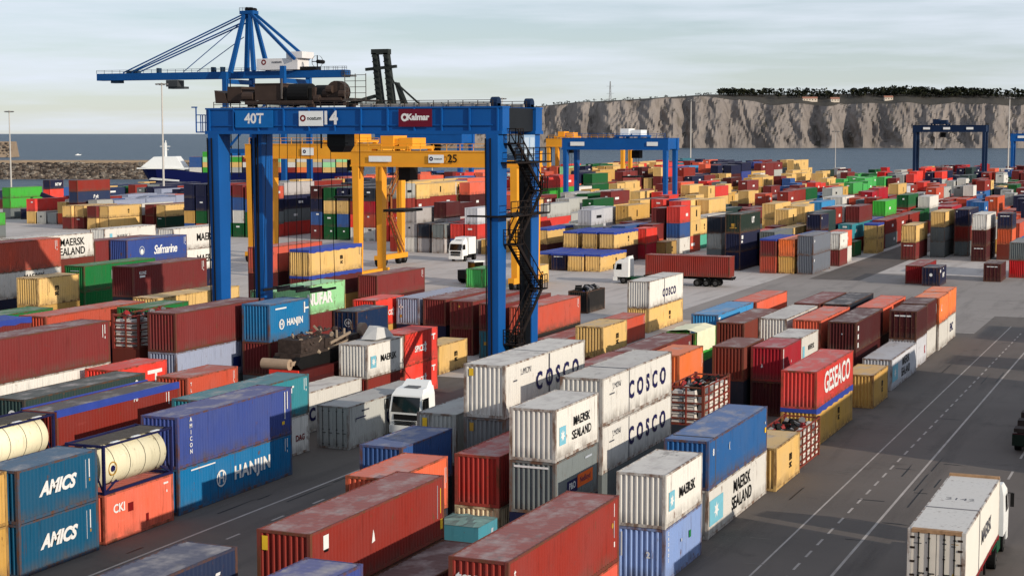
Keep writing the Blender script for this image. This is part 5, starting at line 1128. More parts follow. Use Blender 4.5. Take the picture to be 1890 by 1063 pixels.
# two white trucks and a white shed at the far yard edge
for u, d, lab in ((1300, 640, 'tiny white truck cab at the far yard edge left of the navy boxes'),(1380, 640, 'tiny white truck cab at the far yard edge right of the navy boxes')):
    p = polar((u-945)/3025.0, d, 4.2); t = thing('truck', lab, 'truck', (p.x, p.y, 0), R(70)); tractor_part(t, 0.0, False, DARK, deflector=False)
p = polar((1432-945)/3025.0, 700); t = thing('shed', 'long low white shed roof at the far yard edge under the cliffs', 'shed', p, R(23))
b = MB(); b.box(-8,8,-4,4,0,6.4); b.build('wall', plain('shed_wall', (170,166,160), 0.8), t); b = MB(); b.prism([(-4.5,6.41),(4.5,6.41),(0,8.6)], 'x', -8.4, 8.4); b.build('roof', WHITE, t)
NEAR=[
(-51.98,74.89,40,[('cy', 0, 'dry','HANJIN','turquoise blue container with large white lettering and round logo at the aisle edge'),('bl', 1, 'dry','AMICON','long violet blue container stacked on the turquoise blue one with vertical white letters')]),
(-51.69,67.92,20,[('cor', 0, 'dry','DSI','weathered coral orange short container with short white lettering under a tank'),('tank', 0, 'tank','tank1','cream tank with round blue emblem in a blue frame on the coral container')]),
(-51.48,61.06,20,[('te', 0, 'dry','AMICS','teal short container with slanted white lettering on the ground beside the coral one'),('te', 0, 'dry','AMICS','teal short container with slanted white lettering stacked on its twin')]),
(-51.98,54.87,20,[('mu', 0, 'dry','','mustard yellow container cut by the left frame edge, lower of two'),('mu', 0, 'dry','','mustard yellow container cut by the left frame edge, upper of two')]),
(-52.52,95.34,40,[('lg', 1, 'doors','COSCOD','rusty pale grey container with dented roof on the ground beside the white truck')]),
(-58.12,95.38,40,[('w', 1, 'dry','COSCO_O','cream container behind the dented grey one, roof level with the truck cab')]),
(-54.83,81.94,40,[('w', 0, 'dry','DAG','off white container with red letters under the turquoise green one'),('tq', 0, 'dry','Tq','faded turquoise green container behind the violet blue one')]),
(-60.43,75.16,40,[('-', 0, 'dry','',''),('br', 0, 'tarp','Po','long brown red container with torn blue tarpaulin top behind the cream tanks')]),
(-60.36,68.87,20,[('-', 0, 'dry','',''),('tank', 0, 'tank','tank2','cream tank in a blue frame cut by the left frame edge')]),
(-65.1,78.02,40,[('-', 0, 'dry','',''),('dg', 0, 'dry','line','long dark grey green container with small white lettering along its top edge')]),
(-70.59,81.61,40,[('-', 0, 'dry','',''),('w', 0, 'dry','','white container showing only its upper side below the huge maroon one'),('mr', 1, 'dry','code','large plain maroon container at the left edge above a white one')]),
(-67.61,90.21,20,[('-', 0, 'dry','',''),('rd', 0, 'dry','hammer','bright red short container with a white hammer shaped mark right of the grey green one')]),
(-61.12,89.26,20,[('dkr', 0, 'dry','',''),('ro', 0, 'dry','vv','rust orange short container between the tarpaulin box and the violet blue one')]),
(-68.89,99.23,40,[('-', 0, 'dry','',''),('lb', 0, 'dry','patch','pale grey blue container with a square dark patch under a maroon one'),('mr', 1, 'dry','code2','long maroon container on the pale grey blue one in front of the crane leg')]),
(-65.76,107.03,20,[('-', 0, 'dry','',''),('mr', 0, 'dry','dot','maroon container with a white mark beside the scrap machinery'),('cy', 1, 'dry','HANJIN2','bright blue lettered container with white corner mark above the scrap machinery')]),
(-70.09,128.96,20,[('-', 0, 'dry','',''),('db2', 0, 'dry','roundlogo','dark blue container with a white round emblem on its end behind the scrap machinery')]),
(-72.65,119.24,40,[('-', 0, 'dry','',''),('mr', 0, 'dry','','maroon container below the pale green one'),('lgn', 0, 'dry','NUFAR','pale green container with large white letters behind the bright blue lettered one')]),
(-73.26,138.44,20,[('-', 0, 'dry','',''),('rd', 0, 'dry','SPICE','upper bright red container with white lettering, beside teal and maroon ends')]),
(-58.23,108.68,20,[('br', 0, 'dry','','red brown container under the white black-lettered short one'),('w', 0, 'dry','MAERSK','white short black-lettered container in front of the bright red pair')]),
(-58.65,115.75,20,[('rd', 0, 'dry','SPICE','bright red container with white lettering partly behind the white truck, lower of the pair'),('rd', 0, 'dry','SPICE','bright red container with white lettering, upper of the pair by the black-lettered one')]),
(-61.77,128.47,20,[('yl', 0, 'dry','MSC','yellow container on the aisle floor right of the bright red pair')]),
(-70.34,141.94,40,[('-', 0, 'dry','',''),('lb', 0, 'dry','tealend','grey blue roofed container with teal end next to the maroon row')]),
(-67.5,142.02,40,[('-', 0, 'dry','',''),('mr', 0, 'dry','','leftmost maroon end of the row behind the yellow aisle container')]),
(-64.23,141.19,40,[('mr', 0, 'dry','','maroon container end under the second of the row'),('mr', 0, 'dry','ydot','maroon container end with a yellow spot, second in the row')]),
(-60.63,140.02,40,[('tl', 0, 'dry','G','teal container end with white letter G behind the near crane leg'),('mr', 0, 'dry','','maroon container end beside the near crane leg, third in the row')]),
(-56.88,138.5,40,[('w2', 0, 'dry','wtxt','dark ended container with white lettering and a pale top edge under the rust red one'),('ro2', 0, 'dry','code','rust red container with a wide sunlit side right of the far crane leg')]),
(-53.37,136,40,[('br', 0, 'dry','','long red brown roofed container along the aisle behind the navy-lettered one')]),
(-45.81,126.62,20,[('br', 0, 'dry','code','red brown container on the ground under the yellow short one'),('yl', 0, 'dry','MSC','yellow short container alone on top of a red brown one')]),
(-53.49,154.6,20,[('ro', 0, 'dry','code','rust red container on the ground between the yellow short one and the navy-lettered stack')]),
(-54.43,164.74,40,[('yl', 0, 'dry','MSC','pale yellow container under the distant white navy-lettered one'),('w', 1, 'dry','COSCOs','distant white navy-lettered container on a yellow one near the cross road')]),
(-86.03,163.07,40,[('-', 0, 'dry','',''),('mr', 0, 'dry','code','maroon container at the end of the row before the yellow crane feet')]),
(-90.42,155.51,40,[('-', 1, 'dry','',''),('mrt', 0, 'tarp','','maroon container with a blue tarpaulin top under the yellow one'),('yl', 1, 'tarp','MSC','yellow container with blue tarpaulin top near the yellow crane legs')]),
(-67.08,179.98,20,[('w2', 0, 'open','','open container with dark scrap and a blue cover behind the yellow short one')]),
(-104.33,134.64,40,[('-', 0, 'dry','',''),('gn', 0, 'dry','','dark green container directly under the EV lettered green one'),('gn', 0, 'dry','EVER','green container with EV lettering behind the maroon one on the left')]),
(-99.36,121.41,20,[('-', 0, 'dry','',''),('-', 0, 'dry','',''),('yl', 0, 'dry','MSCb','yellow short container standing high left of the green ones')]),
(-106.32,121.39,40,[('-', 0, 'dry','',''),('-', 0, 'dry','',''),('w', 0, 'dry','MAERl','white container with a black letter row below the rust red one at the left edge'),('ro2', 1, 'dry','code','rust red container at the left edge beside the black-lettered side')]),
(-112.14,134.31,40,[('-', 0, 'dry','',''),('-', 0, 'dry','',''),('w', 0, 'dry','',''),('w', 0, 'dry','ERSK','white black-lettered container half hidden by a rust red one on the left')]),
(-94.71,153.84,40,[('-', 1, 'dry','',''),('-', 1, 'dry','',''),('ro2', 1, 'dry','','plain orange red container behind the yellow tarpaulin one')]),
(-23.14,53.96,40,[('cor2', 0, 'dry','','orange red container under the nearest brown red one at the lower edge'),('br', 1, 'dry','tex','nearest long brown red container with white lowercase end lettering at the lower edge')]),
(-31.93,54.76,40,[('dkr', 0, 'dry','','dark container in shade below the long ribbed roof brown red one'),('br', 1, 'dry','triton','long rust red container with ribbed roof and small white badge in the lower middle')]),
(-34.2,40.92,40,[('-', 0, 'dry','',''),('nb', 0, 'dry','F','faded navy blue container at the lower edge left of the rust red one')]),
(-28.5,40.55,40,[('-', 0, 'dry','',''),('bl3', 0, 'dry','','violet blue roofed container at the lower frame edge before the rust red one')]),
(-29.41,54.36,40,[('dkr', 0, 'dry','','dark red roofed container low between the two nearest long red ones')]),
(-34.36,66.42,20,[('-', 0, 'dry','',''),('or2', 0, 'dry','v','orange container behind the ribbed roof one with a lit far end')]),
(-37.42,73.47,20,[('-', 0, 'dry','',''),('bl4', 0, 'dry','','medium blue short container in front of the truck half in shadow')]),
(-38.29,81.86,40,[('-', 0, 'dry','',''),('lg', 1, 'dry','ysq','grey ribbed container with yellow square label right of the truck')]),
(-31.9,73.21,40,[('cream', 0, 'dry','','cream ended container under the ribbed red end'),('br2', 0, 'dry','','red container end with bright ribs below the first navy-lettered stack')]),
(-28.77,72.85,20,[('db', 0, 'dry','',''),('g', 0, 'dry','HAPAG','grey container with blue and orange lettering under the rusty black-lettered one'),('w', 0, 'dry','MSEA','rusty white black-lettered short container on top of the grey one')]),
(-34.48,79.91,40,[('-', 1, 'dry','',''),('g2', 1, 'dry','ysq2','grey container in shadow under the left navy-lettered one'),('w', 1, 'dry','COSCO1','white navy-lettered container topping the left stack of the middle')]),
(-29.45,81.36,40,[('-', 1, 'dry','',''),('w', 0, 'dry','COSCO','white navy-lettered container half in shadow, under another navy-lettered one'),('w', 0, 'dry','COSCO','white navy-lettered container with rusty corner, upper of the right pair')]),
(-22.99,72.24,20,[('lbl', 0, 'dry','CAI','faded light blue short container under the white black-lettered one by the road'),('w', 0, 'dry','MAERSK','white black-lettered short container on the faded light blue one by the road')]),
(-23.5,81.15,40,[('w', 0, 'dry','MSEA2','white black-lettered container on the ground under the blue one by the road'),('blu', 0, 'dry','u2','worn blue container on the black-lettered one by the road')]),
(-23.06,93.9,20,[('yl', 0, 'dry','MSC','yellow short container on the ground right of the worn blue one')]),
(-23.19,100.2,20,[('rack', 0, 'rack','r1','red open rack of white sacks and scrap beside the road under the red box')]),
(-23.89,108.16,40,[('ylt', 0, 'tarp','MSC','yellow container with blue tarpaulin top under the red lettered one'),('rd2', 0, 'dry','UNIT','red container with tall white lettering on a yellow one beside the road')]),
(-23.36,125.74,20,[('mu', 0, 'dry','MSC','mustard short container in shade on the ground by the road')]),
(-23.65,135.18,40,[('w3', 0, 'dry','MSEA2','shaded grey white black-lettered container on the ground by the road')]),
(-23.95,148.94,20,[('w3', 0, 'dry','red+','pale container with a red mark under the dark maroon pair'),('mrd', 0, 'dry','endtxt','dark maroon short container with lettered end right of the big maroon one')]),
(-24.16,155.94,20,[('w', 0, 'dry','','pale container on the ground under the second dark maroon one'),('mrd', 0, 'dry','v','dark maroon short container touching the orange pair by the road')]),
(-23.94,162.16,20,[('w', 0, 'dry','','white container on the ground under the nearer orange one'),('or', 0, 'dry','blot','orange container with white smudge, nearer of the orange pair by the road')]),
(-24.09,168.67,20,[('w', 0, 'dry','ENC','white container with blue lettering at the far end by the road'),('or', 0, 'dry','','orange container at the far end of the roadside row')]),
(-34.83,112.43,20,[('-', 0, 'dry','',''),('or', 0, 'dry','v','vivid orange container behind the right navy-lettered pair')]),
(-29.05,99.17,20,[('-', 0, 'dry','',''),('rack', 0, 'rack','r2','red open rack packed with white bales above the worn blue container')]),
(-31.71,118.56,20,[('-', 0, 'dry','',''),('br3', 0, 'dry','','brown red container end with ribs left of the crimson one')]),
(-28.97,119.45,20,[('mrd', 0, 'dry','','maroon roof low in shade before the crimson container'),('cr', 0, 'dry','wl','crimson short container with a white stripe on its corner')]),
(-29.09,125.94,20,[('-', 0, 'dry','',''),('w', 0, 'dry','ASEA','white short container with black lettering behind the crimson one')]),
(-33.3,138.46,40,[('-', 0, 'dry','',''),('w', 0, 'dry','dots','long white roofed container beyond the crimson one')]),
(-35.8,133.91,40,[('-', 0, 'dry','',''),('br3', 0, 'dry','','brown red container left of the long white roofed one')]),
(-39.6,139.14,40,[('-', 0, 'dry','',''),('cy2', 0, 'dry','wc','light blue container with bright roof behind the green wreck')]),
(-39.33,151.48,40,[('-', 0, 'dry','',''),('or3', 0, 'dry','','orange red roofed container before the cross road')]),
(-33.45,152.14,40,[('-', 0, 'dry','',''),('mr', 0, 'dry','','maroon roofed container beside the dark navy one near the cross road')]),
(-30.79,152.48,40,[('-', 0, 'dry','',''),('dn', 0, 'dry','wdots','dark slate navy roofed container near the cross road')]),
(-27.3,150.7,40,[('-', 0, 'dry','',''),('or3', 0, 'dry','','orange roofed container between navy and dark maroon ones')]),
(-27.2,138.1,40,[('-', 0, 'dry','',''),('mrd', 0, 'dry','wv','big dark maroon container with white vertical marks behind the red lettered one')]),
(-30.3,138.35,40,[('-', 0, 'dry','',''),('or3', 0, 'dry','','orange roofed container behind the white short one')]),
(-37.72,112.84,40,[('-', 0, 'dry','',''),('mr', 0, 'dry','v','maroon container left of the green wreck')]),
(-37.81,100.48,40,[('-', 0, 'dry','',''),('br', 0, 'dry','','long pink red roof between the two navy-lettered stacks')]),
(-66.6,246.03,40,[('db', 1, 'dry','','navy container at the bottom of the tallest dark stack beyond the cross road'),('db', 1, 'dry','wsq','navy container with white squares in the middle of the dark stack'),('dg2', 1, 'dry','LT','dark green container with yellow emblem topping the dark stack')]),
(-60.3,243.12,40,[('ro', 0, 'dry','dot','red orange container end on the ground right of the dark stack'),('mr', 0, 'tarp','','maroon container end with blue tarpaulin top right of the dark stack')]),
(-57.6,243.63,40,[('mu', 0, 'dry','','yellow container end on the ground between red orange and grey stacks'),('or', 0, 'dry','','orange container end with white spot above the yellow end')]),
(-54.7,243.72,40,[('sl', 1, 'dry','wdot','slate grey container on the ground at the corner beyond the cross road'),('sl', 1, 'dry','wdot','slate grey container on its twin at the corner beyond the cross road')]),
(-85.66,235.38,40,[('yl', 0, 'tarp','MSC','yellow container with blue tarpaulin ahead of the white tractor unit')]),
(-88.38,234.83,40,[('yl', 0, 'tarp','','yellow container end with blue tarpaulin right of the navy end')]),
(-91.36,235.41,40,[('db', 0, 'tarp','endtxt','navy container end with white lettering and blue tarpaulin top')]),
(-94.39,236,40,[('yl', 0, 'tarp','','yellow container end with blue tarpaulin beside the crane leg, front row')]),
(-91.27,248.79,40,[('mr', 0, 'dry','',''),('yl', 0, 'tarp','MSC','yellow container with blue tarpaulin and half shaded side, second row')]),
(-88.28,248.88,40,[('mr', 0, 'dry','',''),('yl', 0, 'tarp','MSC','yellow container with blue tarpaulin left of the red stack, second row')]),
(-102.07,254.44,40,[('mr', 0, 'dry','',''),('yl', 0, 'tarp','','yellow container end with blue tarpaulin beside the crane leg, back row')]),
(-45.2,278.29,40,[('mr', 1, 'dry','endtxt','maroon container end under the yellow one right of the road'),('yl', 1, 'dry','MSC','yellow container right of the road on a maroon one')]),
(-41.6,286.01,40,[('-', 0, 'dry','',''),('g', 0, 'dry','','grey ribbed container end under a yellow one right of the road'),('yl', 0, 'dry','','yellow container end above the grey ribbed one right of the road')]),
(-33.9,279.36,40,[('mrd', 0, 'dry','endtxt','dark maroon end at the bottom of the stack with a white top'),('mrd', 0, 'dry','','dark maroon end in the middle of the stack with a white top'),('w', 0, 'dry','wd','white container topping the dark maroon stack on the right')]),
(-30.4,284.37,20,[('-', 0, 'dry','',''),('or4', 0, 'dry','','orange container end below the navy one near the right frame edge'),('db', 0, 'dry','endtxt','navy container with white top lettering near the right frame edge')]),
(-24.6,249.76,40,[('rd3', 0, 'dry','','red container end at the right frame edge on the ground'),('g', 0, 'dry','','grey ribbed container end at the right frame edge')]),
(-27.2,241.69,20,[('mrd', 0, 'dry','endtxt','small maroon container on the ground before the tall maroon stack')]),
(-34.2,231.38,20,[('db', 0, 'dry','NVT','small navy container with white emblems on the lit ground right of the road')]),
(-36.9,233.8,40,[('cr2', 0, 'dry','','crimson roofed container behind the small navy one')]),
(-72,254.49,40,[('-', 0, 'dry','',''),('lg', 0, 'dry','','pale ribbed container end under the slate one beside the dark stack'),('dsl', 0, 'dry','','dark slate ribbed container end beside the dark stack')]),
(-85.43,267.49,20,[('mu2', 0, 'dry','MSC','mustard shaded short container behind the red container trailer')]),
(-87.12,261.79,20,[('cr', 0, 'dry','','crimson container under the bright red one beside the trailer'),('rd', 0, 'dry','','bright red container top beside the blue tarpaulin rows')]),
(-53.88,290.81,20,[('yl', 0, 'dry','MSC','yellow container on the ground near the road, lower of two'),('yl', 0, 'tarp','MSC','yellow container with blue tarpaulin near the road, upper of two')]),
(-54.21,260.52,20,[('mr', 0, 'dry','','maroon container under a white one left of the road'),('w', 0, 'dry','wdot2','white container with a dark spot left of the road')]),
(-59.16,268.91,20,[('-', 0, 'dry','',''),('-', 0, 'dry','',''),('db', 0, 'dry','wd','navy ribbed container above the white ones left of the road')]),
(-55.98,281.03,20,[('gn2', 0, 'dry','','faded green container on the ground left of the road')]),
(-91.59,204.41,20,[('gn3', 0, 'dry','','small bright green container behind the near crane leg')]),
(-86.67,210.66,20,[('yl', 0, 'dry','MSC','yellow container showing between crane legs above the rust red one')]),
(-124.48,179.26,40,[('-', 1, 'dry','',''),('w', 1, 'dry','MAERSKb','white black-lettered container running behind the left crane leg, lower of two'),('w', 1, 'dry','MAERSKb','white black-lettered container running behind the left crane leg, upper of two')]),
(-116.18,157.93,40,[('-', 1, 'dry','',''),('-', 1, 'dry','',''),('bl2', 1, 'dry','Saf','royal blue container with white script lettering and a red and white emblem')]),
(-118.81,155.36,40,[('-', 1, 'dry','',''),('-', 1, 'dry','',''),('mr', 1, 'dry','tiny','maroon container end left of the blue script one')]),
(-142.41,188.48,40,[('-', 0, 'dry','',''),('-', 0, 'dry','',''),('w', 0, 'dry','maf','long white container with faint blue mark before the yellow row on the left')]),
(-94.04,284.05,40,[('mr', 0, 'dry','',''),('yl', 1, 'dry','MSC','')]),
(-92.41,126.53,40,[('-', 1, 'dry','',''),('-', 1, 'dry','',''),('mr', 1, 'dry','LOGO','maroon container with small white logo in front of the green EV one')]),
(-78.4,110.52,40,[('-', 0, 'dry','',''),('-', 0, 'dry','',''),('yl', 0, 'dry','','yellow container showing roof and end before the left crane leg')]),
(-74.87,103.66,20,[('-', 0, 'dry','',''),('-', 0, 'dry','',''),('gn', 0, 'dry','','green roof strip beside the maroon container by the left crane leg')]),
(-78.71,83.2,40,[('-', 0, 'dry','',''),('-', 0, 'dry','',''),('mr', 0, 'tarp','','blue tarpaulin roof at the left edge behind the huge maroon container')]),
(-81.62,89.27,40,[('-', 0, 'dry','',''),('-', 0, 'dry','',''),('gn', 0, 'dry','','green roof strip at the left edge behind the blue tarpaulin')]),
(-78.04,96.13,40,[('-', 0, 'dry','',''),('-', 0, 'dry','',''),('ro', 0, 'dry','','dusty red roof ahead of the dark rack on the left')]),
(-72.39,99.65,20,[('-', 0, 'dry','',''),('-', 0, 'dry','',''),('rack', 0, 'rack','r3','dark red slotted rack between two large maroon containers')]),
(-38.2,290.1,40,[('g', 0, 'dry','','grey container end low behind the small navy one'),('br', 0, 'dry','','rust brown container end left of the tall maroon stack'),('db', 1, 'dry','wd','wide dark navy container with white spot above the rust brown end')]),
(-94.5,248.65,40,[('mr', 0, 'dry','',''),('yl', 0, 'tarp','','yellow container end with blue tarpaulin, second of the back row')]),
(-232.19,295.62,40,[('mr', 0, 'dry','','dark maroon end at the left bottom corner of the yellow row'),('yl', 0, 'dry','','first yellow end from the left in the distant left row')]),
(-229.57,296.61,40,[('mr', 0, 'dry','tiny','dark maroon end with small white text below the second yellow end'),('yl', 0, 'dry','','second yellow end from the left in the distant left row')]),
(-225.46,295.61,40,[('yl', 0, 'dry','','yellow end below the maroon one in the distant left row'),('mr', 0, 'dry','','maroon end between yellow ends in the distant left row')]),
(-222.9,296.63,40,[('yl', 0, 'dry','','low yellow end beside the long white container'),('yl', 0, 'dry','MSC','yellow container with long sunlit side in the distant left row')]),
(-218.59,307.46,40,[('mr', 0, 'dry','','maroon end left of the dark green pair'),('mr', 0, 'dry','','maroon end beside a shaded yellow side in the distant left row')]),
(-214.6,306.12,40,[('dg3', 0, 'dry','tiny','dark green end with faint text, left of the green pair'),('yl', 0, 'dry','MSC','yellow container above the dark green pair')]),
(-218.4,320.01,40,[('mr', 0, 'dry','tiny',''),('yl', 0, 'dry','MSC','')]),
(-205.42,303.46,40,[('dg3', 0, 'dry','tiny2','')]),
(-312.77,364.18,40,[('-', 0, 'dry','',''),('db', 0, 'dry','','long dark navy container cut by the left frame edge near the water')]),
(-268.2,325.02,20,[('db', 0, 'dry','HapN','small navy container with red and white mark on the pale quay ground')]),
(-273.23,324.48,40,[('-', 0, 'dry','',''),('gn4', 0, 'dry','','bright green container near the water, lower of two'),('gn4', 0, 'dry','','bright green container near the water, upper of two')]),
(-239.41,307.28,40,[('-', 0, 'dry','',''),('-', 0, 'dry','',''),('nb', 0, 'dry','Fyk','dull blue container with white lettering under a red one near the water'),('br', 0, 'dry','','red container with dark end on a dull blue one near the water')]),
(-306.12,380.55,20,[('-', 0, 'dry','',''),('rd', 0, 'dry','','red container over the big white wheels near the water'),('db', 0, 'dry','wtx','dark navy container with white lettering over the red wheeled one')]),
(-225.21,259.81,20,[('gn4', 0, 'dry','',''),('gn4', 0, 'dry','','green container at the left frame edge by the pale quay ground')]),
(-86.04,288.98,20,[('aq', 0, 'dry','','aqua green short container under a yellow one beyond the cross road'),('yl', 1, 'dry','MSC','yellow short container on the aqua green one')]),
(-124.3,261.08,20,[('lg2', 0, 'dry','','pale ribbed container end on the ground right of the yellow crane legs'),('g', 0, 'dry','','weathered grey container end right of the yellow crane legs')]),
(-127.48,261.79,20,[('lg2', 0, 'dry','','second pale ribbed container end on the ground by the yellow crane'),('dsl', 0, 'dry','','dark grey container end in shade by the yellow crane')]),
(-126.4,282.41,20,[('lg2', 0, 'dry','',''),('lg', 0, 'dry','','')]),
]
